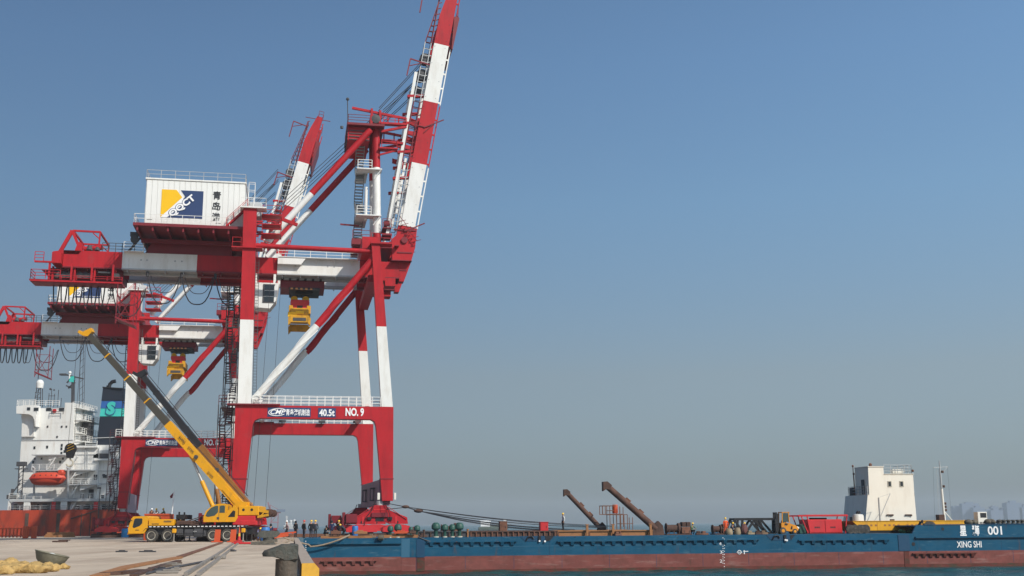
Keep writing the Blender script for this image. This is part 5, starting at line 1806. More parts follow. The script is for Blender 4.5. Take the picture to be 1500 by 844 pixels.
# leaning rusty booms
def make_lean(x0, y0, x1, y1, t, r, lab):
    a, c = bl(x0, y0, t), bl(x1, y1, t)
    root = thing('leaning_boom', lab, 'boom', a[0], t, DK, 'rusty booms leaning over the barge deck')
    A, C = Vector((0, 0, a[1] - DK)), Vector((c[0] - a[0], 0, c[1] - DK))
    d = (C - A).normalized()
    n = Vector((-d.z, 0, d.x))
    MB().tube(A, C, r, 12, r * .92).build('boom_tube', M['rustmid'], root, True)
    b = MB().prism([(C.x - r * 1.5, C.z - r * 1.3), (C.x - r * 1.5, C.z + r * 1.4), (C.x - r * .2, C.z + r * 1.5), (C.x + r * 1.1, C.z + r * .4), (C.x + r * .4, C.z - r * .9), (C.x - r * .6, C.z - r * .7)], -r * 1.1, r * 1.1)
    b.build('boom_head', M['rustdark'], root)
    b = MB().prism([(A.x - r * 1.6, A.z - .4), (A.x - r, A.z + r), (A.x + r * .6, A.z + r * 2.3), (A.x + r * 1.9, A.z + r), (A.x + r * 2.3, 0.01), (A.x - r * 1.2, 0.01)], -r * .8, r * .8)
    b.build('boom_foot', M['rustdark'], root)
    b = MB()
    for k in (.35, .62):
        p = A.lerp(C, k) + n * (-r if n.z < 0 else r)
        b.beam(p - d * .3, p + d * .3, r, .25)
    b.build('lug', M['rust'], root)


make_lean(880, 774, 831, 722.5, 11, .3, 'thinner rusty boom leaning left behind the lookout frame')
make_lean(961, 775, 890, 713, 5, .38, 'thicker rusty boom leaning left over the ochre coaming')

# lookout frame
s0, zt = bl(883, 741, 9)
root = thing('lookout_frame', 'rusty pipe lookout frame with a red barrel between the leaning booms', 'frame', s0, 9)
H = zt - DK
b = MB()
SX = lambda x, y=760: bl(x, y, 9)[0] - s0
SZ = lambda y: bl(905, y, 9)[1] - DK
for v_ in (0, 1.6):
    for x, yb, yt in ((883, 754, 741), (887, 754, 741), (893.5, 776, 741), (903, 776, 754), (908, 776, 742), (913, 772, 743), (914, 776, 754), (919, 776, 754), (926.5, 776, 758)):
        b.beam((SX(x), v_, max(.0, SZ(yb))), (SX(x), v_, SZ(yt)), .07, .07)
    for x0, x1, y in ((883, 903, 741), (883, 897, 753.5), (893, 913, 754), (913, 919, 754), (908, 927, 767.5), (893, 899, 748)):
        b.beam((SX(x0), v_, SZ(y)), (SX(x1), v_, SZ(y)), .08, .08)
for x, y in ((883, 741), (893, 754), (913, 754), (927, 767.5), (908, 767.5)):
    b.beam((SX(x), 0, SZ(y)), (SX(x), 1.6, SZ(y)), .07, .07)
b.build('pipe_frame', M['rust'], root)
MB().box(SX(893.5), SX(913), .04, 1.56, SZ(754) + .05, SZ(754) + .09).build('stage', M['rustdark'], root)
s, z = SX(903), SZ(753.5)
bb = MB().lathe([(.3, z + .1), (.33, z + .3), (.33, z + .95), (.3, z + 1.1)], (s, .6, 0), 14).build('drum', M['orange'], root, True)

# truss lying on deck
a = bl(1070, 783, 7)[0]
c = bl(1136, 783, 7)[0]
zt = bl(1100, 759, 7)[1]
root = thing('lattice_truss', 'black lattice truss lying on deck behind the orange forklift', 'truss', a, 7)
L, H = c - a, zt - DK
for v_ in (0, 1.6):
    MB().beam((.5, v_, H - .12), (L, v_, H - .12), .24, .26).build('chord', M['black'], root)
    MB().beam((0, v_, .12), (L, v_, .12), .2, .2).build('chord', M['black'], root)
    for x0, x1, q in ((0, .55, 1), (.55, 1.5, 0), (1.3, 1.5, 1), (1.9, 2.9, 1), (2.9, 4.1, 0), (3.5, 4.0, 0), (3.7, 4.9, 0)):
        z0, z1 = (0.2, H - .2) if q else (H - .2, .2)
        MB().beam((x0, v_, z0), (x1, v_, z1), .2, .22).build('web_member', M['black'], root)
for x in (.6, 2.9, L - .4):
    MB().beam((x, .1, H - .12), (x, 1.5, H - .12), .15, .15).build('cross_tie', M['black'], root)

# forklift
fx = bl(1140, 782, 5)[0]
root = thing('forklift', 'orange forklift with black mast facing left beside the lattice truss', 'forklift', fx, 5)
Or = mat('forklift_orange', (0.72, 0.27, 0.01), 0.45, var=0.08, dirt=(.3, .12, .02), dirt_amt=.5)
MB().prism([(.2, .45), (.2, 1.2), (.55, 1.28), (.6, 1.3), (1.3, 1.15), (1.9, .95), (2.2, .6), (2.1, .35), (1.2, .3)], -.6, .6).build('body', Or, root)
cabf = MB()
for x in (.32, 1.18):
    for v_ in (-.52, .52):
        cabf.beam((x, v_, 1.15), (x + (.08 if x < 1 else -.06), v_, 2.35), .09, .09)
cabf.bbox(.3, 1.25, -.6, .6, 2.35, 2.45, .02)
cf = cabf.build('cab_frame', Or, root)
MB().box(.42, 1.12, -.51, -.49, 1.35, 2.3).build('cab_window', M['greenglass'], cf)
MB().bbox(.5, .9, -.3, .3, 1.25, 1.5, .04).bbox(.85, .95, -.3, .3, 1.4, 2.0, .03).build('seat', M['black'], root)
b = MB()
for v_ in (-.42, .42):
    b.box(-.35, -.2, v_ - .07, v_ + .07, .1, 2.42).box(-.18, -.05, v_ - .06, v_ + .06, .2, 2.3)
for z in (.6, 1.4, 2.3):
    b.box(-.33, -.22, -.35, .35, z, z + .1)
b.build('mast', M['black'], root)
MB().box(-.5, -.37, -.6, .6, .3, 1.1).box(-.5, -.37, -.55, -.4, 1.1, 1.7).box(-.5, -.37, .4, .55, 1.1, 1.7).build('carriage', M['black'], root)
for v_ in (-.35, .35):
    MB().prism([(-1.5, .05), (-.38, .05), (-.38, .35), (-.45, .35), (-.5, .12), (-1.5, .09)], v_ - .07, v_ + .07).build('fork', M['black'], root)
for x, r in ((.35, .38), (1.75, .3)):
    for v_ in (-.55, .55):
        w = MB().lathe([(r * .5, -.13), (r, -.1), (r, .1), (r * .5, .13)], (x, v_, r), 14, 'y').build('wheel', M['rubber'], root, True)
        MB().lathe([(.05, -.14), (r * .5, -.135), (r * .5, .135), (.05, .14)], (x, v_, r), 12, 'y').build('rim', Or, w)
MB().prism([(.55, 1.0), (.62, 1.22), (1.0, 1.15), (.85, .95)], -.62, -.603).prism([(1.25, .55), (1.35, .9), (1.5, .85), (1.45, .5)], -.62, -.603).build('side_opening', M['black'], root)
MB().tube((2.1, -.2, .75), (2.35, -.2, .6), .16, 8).build('rear_lamp', M['tank'], root)

# red power pack with canopy
s0, z1 = bl(1182, 761, 5)
s1, _ = bl(1233, 761, 5)
root = thing('power_pack', 'bright red power pack container under a red open canopy frame', 'container', s0, 5)
L, H = s1 - s0, z1 - DK
MB().bbox(0, L, 0, 2.4, .05, H, .03).build('container_body', M['boxred'], root)
for k in range(2):
    d = MB().bbox(.06 + k * L / 2, L / 2 - .06 + k * L / 2, -.05, -.002, .15, H - .1, .02).build('door', M['boxred'], root)
    b = MB()
    for q in range(3):
        b.box(k * L / 2 + .85 + q * .22 - k * .2, k * L / 2 + 1.0 + q * .22 - k * .2, -.06, -.051, .62, .8)
    b.build('door_vent', M['black'], d)
MB().box(-.3, L + .3, -.2, 2.6, 0, .05).build('skid', M['black'], root)
zc = bl(1200, 755.5, 5)[1] - DK
a0, a1 = bl(1168, 755, 5)[0] - s0, bl(1241, 755, 5)[0] - s0
b = MB()
for v_ in (-.1, 2.5):
    b.beam((a0, v_, zc), (a1, v_, zc), .16, .18)
    b.beam((a0 + .4, v_, zc), (a0 + 1.1, v_, .1), .1, .1).beam((a0 + 1.1, v_, zc), (.3, v_, .05), .1, .1).beam((a1 - .1, v_, zc), (L + .3, v_, .05), .1, .1)
for k in range(6):
    x = a0 + (a1 - a0) * k / 5
    b.beam((x, -.1, zc), (x, 2.5, zc), .1, .1)
b.box(a0 + 1.0, a1, -.05, 2.45, zc + .09, zc + .12)
b.build('canopy_frame', M['boxred'], root)
MB().bbox(1.0, 2.6, .5, 1.8, H + .002, H + .18, .03).build('roof_unit', M['rustdark'], root)
sx = bl(1172, 778, 5)[0]
o = MB().bbox(0, .9, 0, 1.0, 0, .9, .06).bbox(.1, .8, .1, .9, .9, 1.05, .04).build('generator', M['ventgreen'])
o.location = bw(sx, 5.2, DK)
o.rotation_euler = (0, 0, YB)
tag(o, 'dark green generator box left of the red power pack', 'generator')

# yellow pontoon
s0, z1 = bl(1249, 764, 5)
s1 = bl(1366, 764, 5)[0]
s2 = bl(1430, 764, 5)[0]
root = thing('yellow_pontoon', 'long yellow sided pontoon with black bottom lying before the white deckhouse', 'pontoon', s0, 5)
zt = z1 - DK
zm = bl(1300, 777, 5)[1] - DK
for k, (a, c) in enumerate(((0, bs_(1285, 770, 5) - s0), (bs_(1285, 770, 5) - s0 + .03, bs_(1330, 770, 5) - s0), (bs_(1330, 770, 5) - s0 + .03, s1 - s0))):
    poly = [(a, zt), (c, zt), (c, zm), (a + (1.2 if k == 0 else 0), zm)]
    MB().prism(poly, 0, 6).build('side_panel', M['pontoon'], root)
MB().prism([(s1 - s0 + .03, zt), (s2 - s0, zt), (s2 - s0, zt - .5), (s1 - s0 + .03, zt - .5)], 0, 6).build('side_panel', M['pontoon'], root)
MB().prism([(1.3, zm - .01), (s1 - s0, zm - .01), (s1 - s0 - .6, .0), (1.9, .0)], .1, 5.9).build('bottom', M['black'], root)
MB().box(0, s2 - s0, -.06, 6.06, zt + .002, zt + .07).build('gunwale', M['pontoon'], root)
b = MB()
for k in range(16):
    b.box(1.0 + k * .55, 1.25 + k * .55, -.012, -.001, zt - .55, zt - .35) if k % 5 != 4 else None
b.build('hull_marks', M['rustorange'], root)
b = MB()
for x, y in ((1325, 765.5), (1395, 766)):
    pass
for x, r in ((1363, .46), (1359, .5), (1356, .38)):
    s = bs_(x + 2, 772, 4.6) - s0
    o = MB().lathe([(r * .55, -.14), (r, -.12), (r, .12), (r * .55, .14)], (s, -.35, .62 + r * .4), 16, 'y').build('tyre_fender', M['rubber'], root, True)
s0_ = bs_(1342, 781, 3.2)
o = MB()
for k in range(7):
    o.ball((random.uniform(0, 2.2), random.uniform(-.3, .3), .15 + random.uniform(0, .12)), random.uniform(.2, .32), 9, 6, .7)
o = o.build('net_heap', M['tarp'], None, True)
o.location = bw(s0_, 3.4, DK - .02)
tag(o, 'heap of dark netting on deck before the pontoon tyres', 'net heap')
s0_ = bs_(1320, 781, 3.2)
o = MB()
for k in range(6):
    o.ball((random.uniform(0, 1.6), random.uniform(-.3, .3), .15 + random.uniform(0, .2)), random.uniform(.2, .36), 9, 6, .7)
o = o.build('green_net', mat('green_net', (.06, .16, .06), .9, var=.4, scale=5), None, True)
o.location = bw(s0_, 3.4, DK - .02)
tag(o, 'heap of green netting on deck left of the dark net heap', 'net heap')
sx = bs_(1243, 778, 4)
o = MB()
for k in range(5):
    o.lathe([(.25, -.16), (.5, -.14), (.5, .14), (.25, .16)], (k * .5, 0, .5), 14, 'y')
root = thing('tyre_row', 'row of black tyre fenders between the red power pack and the pontoon', 'tyres', sx, 3.6)
for k in range(4):
    MB().lathe([(.25, -.16), (.5, -.14), (.5, .14), (.25, .16)], (k * .62, 0, .5), 14, 'y').build('tyre', M['rubber'], root, True)
# white tanks
for k, (x, lab) in enumerate(((1258, 'left white deck tank behind the yellow pontoon'), (1265, 'right white deck tank behind the yellow pontoon'))):
    s, z = bl(x, 753, 8)
    root = thing('deck_tank', lab, 'tank', s, 8.5 + k * .8, DK, 'white tanks by the deckhouse')
    MB().lathe([(.55, 0), (.55, z - DK - .2), (.45, z - DK - .05), (.1, z - DK)], (0, 0, 0), 18).build('tank_shell', M['tank'], root, True)
    MB().tube((0, 0, z - DK - .02), (0, 0, z - DK + .2), .12, 8).ball((.1, 0, z - DK + .22), .16, 8, 5).build('valve', M['black'], root)

# deckhouse
t0 = 14.0
sA, _ = bl(1269.5, 765, t0)
root = thing('deckhouse', 'white steel deckhouse with a stepped tower near the barge bow', 'deckhouse', sA, t0)
zr = bl(1300, 695, t0)[1] - DK
zt = bl(1280, 684, t0)[1] - DK
zl = bl(1265, 725, t0)[1] - DK
w1 = bl(1345, 765, t0)[0] - sA
w1t = bl(1337.5, 695, t0)[0] - sA
wt0, wt1 = bl(1271.5, 684, t0)[0] - sA, bl(1293.5, 684, t0)[0] - sA
W = M['barge_white']
sh = 6.5
b = MB().hexa([(-.35, 0, 0), (w1 - .15, 0, 0), (w1 - .15, sh, 0), (-.35, sh, 0), (wt0 - .3, 0, zl), (lerp(w1, w1t, zl / zr) - .1, 0, zl), (lerp(w1, w1t, zl / zr) - .1, sh, zl), (wt0 - .3, sh, zl)])
b.hexa([(wt0 - .05, 0, zl), (lerp(w1, w1t, zl / zr) - .1, 0, zl), (lerp(w1, w1t, zl / zr) - .1, sh - .6, zl), (wt0 - .05, sh - .6, zl), (wt1, 0, zr), (w1t, 0, zr), (w1t, sh - .6, zr), (wt1, sh - .6, zr)])
b.hexa([(wt0 - .1, -.003, zl + .02), (wt1 + .1, -.003, zl + .02), (wt1 + .1, 3.8, zl + .02), (wt0 - .1, 3.8, zl + .02), (wt0, -.003, zt), (wt1, -.003, zt), (wt1, 3.8, zt), (wt0, 3.8, zt)])
b.build('house_wall', W, root)
b = MB().box(wt1 + .05, w1t + .08, -.08, sh - .5, zr + .002, zr + .07)
b.box(wt0 - .08, wt1 + .08, -.09, 3.9, zt + .002, zt + .08)
b.build('roof_edge', W, root)
for x, y in ((1303, 709), (1320.5, 709)):
    s, z = bl(x, y, t0)
    s, z = s - sA, z - DK
    f = MB().box(s - .26, s + .26, -.05, -.004, z - .36, z + .36).build('window', M['rimgrey'], root)
    MB().box(s - .17, s + .17, -.062, -.051, z - .27, z + .27).build('pane', M['glass'], f)
bx0, bx1 = bl(1247, 765, t0 + 3)[0] - sA, -.3
MB().box(wt0 - .16, wt0 - .06, 1.2, 1.9, zl + .1, zl + 1.9).build('side_door', M['darkgrey'], root)
MB().box(-.42, -.34, 3.2, 3.9, .1, 1.9).build('side_door', M['darkgrey'], root)
MB().bbox(wt0 - .3, wt0 - .06, 4.3, 5.2, zl + .02, zl + 1.0, .03).build('roof_box', M['darkgrey'], root)
b = MB().rail([(wt0 - .25, .1, zl), (wt0 - .25, 5.5, zl), (wt0 + 1.2, 5.5, zl)], r=.03, mids=2, step=1).rail([(wt1 + .1, .15, zr + .07), (w1t - .1, .15, zr + .07), (w1t - .1, 4.8, zr + .07)], r=.03, mids=2, step=1)
b.build('railing', M['galv'], root)
s, z = bl(1318, 691.5, t0)
s, z = s - sA, z - DK
MB().bbox(s - .75, s + .7, .4, 1.1, zr + .071, zr + .65, .05).build('liferaft', M['barge_white'], root)
b = MB()
for x, zz in ((wt0 - .15, zl + 2.6), (wt0 - .2, zl + 3.6)):
    b.tube((x, 3.9, zl), (x, 3.9, zz), .05, 6).ball((x, 3.9, zz + .1), .15, 8, 5)
b.ball((wt0 + .8, 1.0, zt + .3), .22, 8, 6).tube((wt0 + .8, 1, zt), (wt0 + .8, 1, zt + .3), .08, 6).tube((wt0 + 1.3, 2, zt), (wt0 + 1.3, 2, zt + .4), .07, 6)
b.ball((w1t + .05, .1, zr + .45), .16, 8, 5)
b.build('lamp_mast', M['rust'], root)
b = MB()
for x, y in ((1303, 754.5), (1330, 754.5)):
    s, z = bl(x, y, t0)
    s, z = s - sA, z - DK
    for k in range(5):
        b.bbox(s - .4 + k * .18, s - .25 + k * .18, -.18, -.003, z - .1 + random.uniform(-.05, .08), z + .08, .01)
s, z = bl(1307, 763, t0)
b.box(s - sA - .3, s - sA + .3, -.02, -.003, z - DK - .2, z - DK + .2)
b.build('wall_fitting', M['rustdark'], root)
b = MB().box(w1t + .1, w1t + .5, 1, 1.6, zl - .2, zl + .3)
b.build('side_lamp', M['rustdark'], root)
# slim davit in front of the house
s, z = bl(1289.5, 765, 12)
root = thing('slim_davit', 'slim grey davit standing against the white deckhouse front', 'davit', s, 12)
zt_ = bl(1289.5, 729, 12)[1] - DK
j = bl(1304, 723, 12)
MB().tube((0, 0, 0), (0, 0, zt_), .1, 8).build('post', M['galv'], root)
MB().beam((0, 0, zt_ * .42), (j[0] - s, 0, j[1] - DK), .06, .08).build('jib', M['galv'], root)
MB().beam((0, 0, zt_ * .55), (bl(1277, 751, 12)[0] - s, 0, 1.1), .05, .05).beam((0, 0, zt_), (j[0] - s, 0, j[1] - DK), .03, .03).build('stay', M['galv'], root)
# foremast
s, z = bl(1384, 765, t0)
zt = bl(1377, 675, t0)[1] - DK
root = thing('signal_mast', 'tall slim white signal mast with yardarm right of the deckhouse', 'mast', s, t0)
MB().tube((0, 0, 0), (-.05, 0, zt * .6), .17, 10, .14).build('mast_pole', M['barge_white'], root, True)
MB().tube((-.05, 0, zt * .6), (-.05, 0, zt), .12, 10, .07).build('mast_pole', M['galv'], root, True)
MB().beam((-.95, 0, zt - .85), (.95, 0, zt - .75), .08, .08).beam((.3, 0, zt - 1.4), (1.0, 0, zt - .75), .06, .06).build('yardarm', M['galv'], root)
MB().ladder((-.5, .1, 1.2), (-.3, .1, zt - 1.0), .3, (1, 0, 0), 0, (0, 1, 0), .012).build('mast_ladder', M['galv'], root)
MB().bbox(-.95, -.15, -.4, .4, 1.2, 2.1, .04).box(-.9, -.7, -.4, .4, .8, 1.2).build('equipment_box', M['rustdark'], root)
b = MB()
for zz in (2.5, 2.9, 3.3, 5.4, 7.2):
    b.bbox(.1, .35, -.15, .15, zz, zz + .3, .03)
b.build('signal_lamp', M['rustdark'], root)
MB().beam((.1, 0, zt * .28), (2.1, 0, .1), .1, .1).build('brace', M['barge_white'], root)
b = MB()
for x in (-.95, .95):
    b.tube((x, 0, zt - .8), (x * 1.2, .4, .3), .009, 4)
b.build('halyard', M['rope'], root)
# bow winch house, tarps, fairleads
s, z = bl(1439, 750, 6)
root = thing('bow_control_box', 'pale steel control box with a dark opening on the barge bow', 'control box', s, 6, 1.2)
h = z - 1.2
MB().bbox(-.62, .55, 0, .9, .02, h, .03).build('box_body', M['barge_white'], root)
MB().box(-.3, .45, -.02, -.003, h * .55, h * .92).build('opening', M['black'], root)
b = MB()
for k in range(5):
    b.box(-.45 + k * .2, -.33 + k * .2, -.02, -.003, .1, .32)
b.build('vent_slot', M['darkgrey'], root)
b = MB().box(-.7, .65, -.25, -.02, 0, .06).beam((.6, -.1, 0.05), (.6, -.1, .5), .05, .05)
b.build('step', M['rustdark'], root)
for x, n_, lab in ((1426, 5, 'crumpled dark tarpaulin left of the bow control box'), (1455, 6, 'crumpled dark tarpaulin right of the bow control box')):
    s, _ = bl(x, 768, 2.2)
    o = MB()
    for k in range(n_):
        o.ball((random.uniform(-.8, .8), random.uniform(-.4, .4), .2), random.uniform(.3, .5), 8, 6, .75)
    o = o.build('tarpaulin', M['tarp'], None, True)
    o.location = bw(s, 2.2, 1.28)
    tag(o, lab, 'tarpaulin')
fl = None
for k, x in enumerate((1463, 1470, 1477, 1484, 1491, 1497)):
    s = bs_(x, 768, 1.0)
    if fl is None:
        fl = MB().lathe([(.26, 0), (.26, .12), (.2, .16), (.2, .34), (.3, .38), (.22, .5)], (0, 0, 0), 12).build('fairlead_roller', M['castiron'], None, True)
        tag(fl, 'dark fairlead rollers in a row along the barge bow edge', 'fairlead', 'fairlead rollers on the bow')
        o = fl
        tag(o, 'dark fairlead roller on the bow, first right of the control box')
    else:
        o = fl.copy()
        COL.objects.link(o)
        tag(o, 'dark fairlead roller on the bow, %s to the right of the control box' % ['', 'second', 'third', 'fourth', 'fifth', 'sixth'][k])
    o.location = bw(s, .9, 1.24)

# loose gear on the barge: sacking, crates, blue drum
root = None
for k, (x, y0, w, m, lab) in enumerate(((1068, 774, .8, 'cloth_tan', 'tan sacking bundle right of the man in orange'), (1080, 773, .7, 'cloth_tan', 'second tan sacking bundle beside the truss end'), (1090, 768, .7, 'c_brown', 'brown cloth covered drum by the left end of the truss'))):
    s, z = bl(x, y0, 4)
    o = MB().lathe([(w * .45, 0), (w * .55, .2), (w * .5, (z - DK) * .7), (w * .3, z - DK)], (0, 0, 0), 10)
    for i in range(len(o.v)):
        p = o.v[i]
        o.v[i] = (p[0] + random.uniform(-.06, .06), p[1] + random.uniform(-.06, .06), p[2])
    o = o.build('covered_bundle', M[m], None, True)
    o.location = bw(s, 4, DK)
    tag(o, lab, 'bundle')
for (x, t, lab) in ((520, 9.5, 'blue plastic drum standing before the red bogie'),):
    s = bs_(x, 780, t)
    root = thing('plastic_drum', lab, 'drum', s, t)
    MB().lathe([(.3, 0), (.34, .1), (.34, 1.15), (.28, 1.25)], (0, 0, 0), 14).build('drum_shell', M['blueplastic'], root, True)
    MB().lathe([(.1, 1.25), (.1, 1.32)], (.1, 0, 0), 8).build('cap', M['black'], root)
# small deck clutter
CRATE_AT = {1025: 'left of the dark winch drum', 1032: 'close against the dark winch drum', 905: 'under the lookout frame', 545: 'under the red bogie at left', 560: 'under the middle of the red bogie', 480: 'left of the man in navy', 1100: 'inside the lattice truss at left', 1112: 'inside the lattice truss at right', 620: 'by the dark blue doubler', 1120: 'in front of the forklift forks'}
clut = [(1025, 779, 'rustdark'), (1032, 778, 'rust'), (905, 781, 'rust'), (545, 781, 'timber'), (560, 780, 'rustdark'), (480, 781, 'timber'), (1100, 780, 'cloth_tan'), (1112, 781, 'rustdark'), (620, 782, 'rustdark'), (1120, 781, 'timber')]
for x, y, m in clut:
    s = bs_(x, y, 3)
    o = MB().bbox(-.4, .4, -.3, .3, 0, .22, .03).bbox(-.3, .1, -.25, .2, .221, .42, .03).build('deck_crate', M[m])
    o.location = bw(s, 3.2, DK)
    o.rotation_euler = (0, 0, YB + random.uniform(-.3, .3))
    tag(o, 'low %s crate on the barge deck %s' % ({'rustdark': 'dark', 'rust': 'rust brown', 'timber': 'wooden', 'cloth_tan': 'tan'}[m], CRATE_AT[x]), 'crate', 'low crates on the barge deck')
o = MB().lathe([(.02, 0), (.14, 0), (.14, .05), (.08, .1), (.05, .1), (.05, 3.0)], (0, 0, 0), 8)
for (x, t, w, h, m, lab) in ((492, 1.2, 1.1, .3, 'rust', 'rusty beam end lying on the deck edge at left'), (528, 1.3, 1.4, .26, 'rustorange', 'ochre steel strip along the deck edge before the blue drum'), (588, 1.2, 1.6, .22, 'orange', 'orange plank on the deck edge between the two vents'), (604, .9, .7, .3, 'rustdark', 'dark block on the deck edge right of the orange plank')):
    s = bs_(x, 784, t)
    o = MB().bbox(-w / 2, w / 2, -.25, .25, 0, h, .03).bbox(-w * .3, w * .2, -.2, .1, h + .001, h + .12, .02).build('deck_steel', M[m])
    o.location = bw(s, t - .4, DK + .42)
    o.rotation_euler = (0, 0, YB)
    tag(o, lab, 'steel')
a, c = bl(612, 786, -.05), bl(660, 792.5, -.05)
o = MB().path([tuple(bw(lerp(a[0], c[0], q), -.09, lerp(a[1], c[1], min(1, q * 1.6)) - .25 * math.sin(3.14 * q))) for q in [k / 12 for k in range(13)]], .05, 5).build('hose', M['black'])
tag(o, 'black hose hanging down the blue hull below the row of four vents', 'hose')
s, z = bl(558, 789, -.2)
o = MB().lathe([(.1, -.3), (.28, -.25), (.3, 0), (.28, .25), (.1, .3)], (0, 0, 0), 12, 'x').build('rope_fender', M['tarp'], None, True)
o.location = bw(s, -.32, z + .1)
tag(o, 'dark rope fender hanging over the hull edge below the red bogie', 'fender')
# hauling ropes from the bogie to the barge winches
pa = crane_world(crane9, 8.2, -.2, 4.2)
blk1, blk2 = at(594, 742.5, 131), at(613, 748.5, 131)
root = empty('hauling_tackle', pa, 0, 'hauling wire ropes with two pulley blocks from the red bogie to the barge winches', 'rope tackle')
b = MB()
b.path([(0, 0, 0), tuple(blk1 - pa)], .045, 5)
b.path([tuple(crane_world(crane9, 8.6, -.2, 3.4) - pa), tuple(blk1 - pa + Vector((-.4, 0, -.1)))], .04, 5)
b.path([tuple(blk1 - pa), tuple(blk2 - pa)], .07, 5)
b.build('sling', M['rope'], root)
for q, r in ((blk1, .3), (blk2, .36)):
    c = q - pa
    MB().ball(tuple(c), r, 10, 7, .62, 1.5, .7).build('pulley_block', M['rustdark'], root, True)
ends = [(898, 771, 7), (890, 772.5, 8), (880, 773, 6.5), (842, 776, 6), (835, 777, 7), (812, 777.5, 6), (792, 777, 7)]
b = MB()
for x, y, t in ends:
    s, z = bl(x, y, t)
    e = bw(s, t, z) - pa
    st_ = (blk2 if t != 8 and x < 885 else blk1) - pa
    pts = []
    for i in range(13):
        q = i / 12
        p = st_.lerp(e, q)
        p.z -= .35 * math.sin(math.pi * q)
        pts.append(tuple(p))
    b.path(pts, .04, 5)
b.build('wire_rope', M['rope'], root)

# ------------------------------------------------------------------ cargo ship behind the quay
YS = 230.0
S0 = at(100, 785, YS)
S0.z = SEA_Z
ship = empty('cargo_ship', S0, 0, 'red hulled cargo ship with white superstructure and navy funnel moored behind the quay', 'ship')


def sp(px, py, dy=0.0):
    p = at(px, py, YS + dy)
    return (p.x - S0.x, p.z - S0.z)


def spoly(pts, dy=0.0):
    return [sp(x, y, dy) for x, y in pts]


SW = M['shipwhite']
b = MB()
xa, zd = sp(-60, 748)
xb, _ = sp(180, 748)
lv = [(-2.5, xa, xb - 3, 1.2), (2.0, xa - .5, xb - 1, 0), (zd, xa - 2, xb, 0)]
vs = []
for z, x0, x1, ins in lv:
    vs += [(x0, ins, z), (x1 - 1.0, ins, z), (x1, 1.5 + ins, z), (x1 - 2.5, 12 - ins, z), (x1 - 8.5, 20 - ins, z), (x0, 20 - ins, z), (x0 - 7, 10, z)]
fs = []
for k in range(2):
    for i in range(7):
        fs.append((k * 7 + i, k * 7 + (i + 1) % 7, (k + 1) * 7 + (i + 1) % 7, (k + 1) * 7 + i))
fs += [tuple(range(7))[::-1], tuple(range(14, 21))]
b.add(vs, fs)
hull_s = b.build('hull', M['shipred'], ship)
b = MB()
for x in (40, 86):
    x0, z = sp(x, 752)
    b.box(x0 - .35, x0 + .35, -.06, -.002, 0.2, z)
for x in (120, 133, 170):
    x0, z = sp(x, 752)
    b.box(x0 - .1, x0 + .1, -.05, -.002, 0.2, z)
b.build('rust_streak', M['shiprust'], hull_s)
b = MB()
x0, z0 = sp(104, 760)
x1, z1 = sp(140, 748.5)
b.beam((x0, -.12, z0), (x1, -.12, z1), .12, .2)
b.build('gangway_rope', M['shiprust'], hull_s)


def sbox(x0, x1, y0, y1, d0, d1, name, m, parent=None):
    """box whose front stands d0 behind the hull side, from photo pixels"""
    a, zt = sp(x0, y0, d0)
    c, zb_ = sp(x1, y1, d0)
    return MB().box(a, c, d0, d1, zb_, zt).build(name, m, parent or ship)


# lower deck with open sides
sbox(14, 176, 731, 734, .2, 9, 'boat_deck', M['shipgrey'])
sbox(14, 168, 734, 748, 3.0, 9, 'deck_wall', M['shipgrey'])
for x0, x1 in ((35, 43), (89, 97), (12, 14)):
    sbox(x0, x1, 734, 748, .3, .8, 'deck_pillar', SW)
sbox(104, 176, 734.5, 748, 2.2, 2.95, 'stern_wall', SW)
# tall house with bridge wing
hw = MB().prism(spoly([(26, 731), (30, 660), (33, 622), (107, 605), (107.5, 731)], 3), 3.0, 15).build('house_wall', SW, ship)
MB().prism(spoly([(33, 622), (31, 612), (33, 598), (95, 598), (95, 590), (107.5, 590), (107, 618), (60, 622)], 3), 2.98, 15.02).build('bridge_deck', SW, ship)
# wing: cab with a curved underside
MB().prism(spoly([(24.5, 606), (24.5, 595), (36, 593.5), (53, 593.5), (53, 625), (51.5, 625), (51, 616), (48.5, 610), (43, 607)], 1.2), 1.0, 3.4).build('bridge_wing', SW, ship)
MB().prism(spoly([(34, 606), (50, 606), (51.5, 640), (33, 640)], 2.9), 2.4, 2.97).build('wing_support', SW, ship)
for x0, x1, y0, y1 in ((40, 44, 597, 601), (50, 56, 597.5, 602), (68, 75, 597.5, 602), (87, 94, 597.5, 602)):
    d = .98 if x0 < 51 else 2.96
    f = sbox(x0 - .5, x1 + .5, y0 - .5, y1 + .5, d - .04, d - .003, 'window', M['shipgrey'])
    a, zt = sp(x0, y0, d)
    c, zb_ = sp(x1, y1, d)
    MB().box(a, c, d - .07, d - .041, zb_, zt).build('pane', M['glass'], f)
for x, y in ((50.5, 656), (48.5, 677), (69, 655), (90.5, 652.5), (90, 657.5), (90, 664), (94.5, 661.5), (88, 677)):
    a, z = sp(x, y, 2.95)
    MB().box(a - .2, a + .2, 2.93, 2.978, z - .28, z + .28).build('porthole', M['glass'], ship)
a, z = sp(80, 602, 2.9)
b = MB()
b.lathe([(.25, -.1), (.42, -.08), (.42, .08), (.25, .1)], (a, 2.8, z), 12, 'y')
b.build('life_ring', M['boxred'], ship)
b = MB()
a0, z = sp(75, 607, 2.2)
a1, _ = sp(92, 607, 2.2)
b.rail([(a0, 2.3, z), (a1, 2.3, z)], r=.05, mids=1)
b.build('bridge_rail', M['darkgrey'], ship)
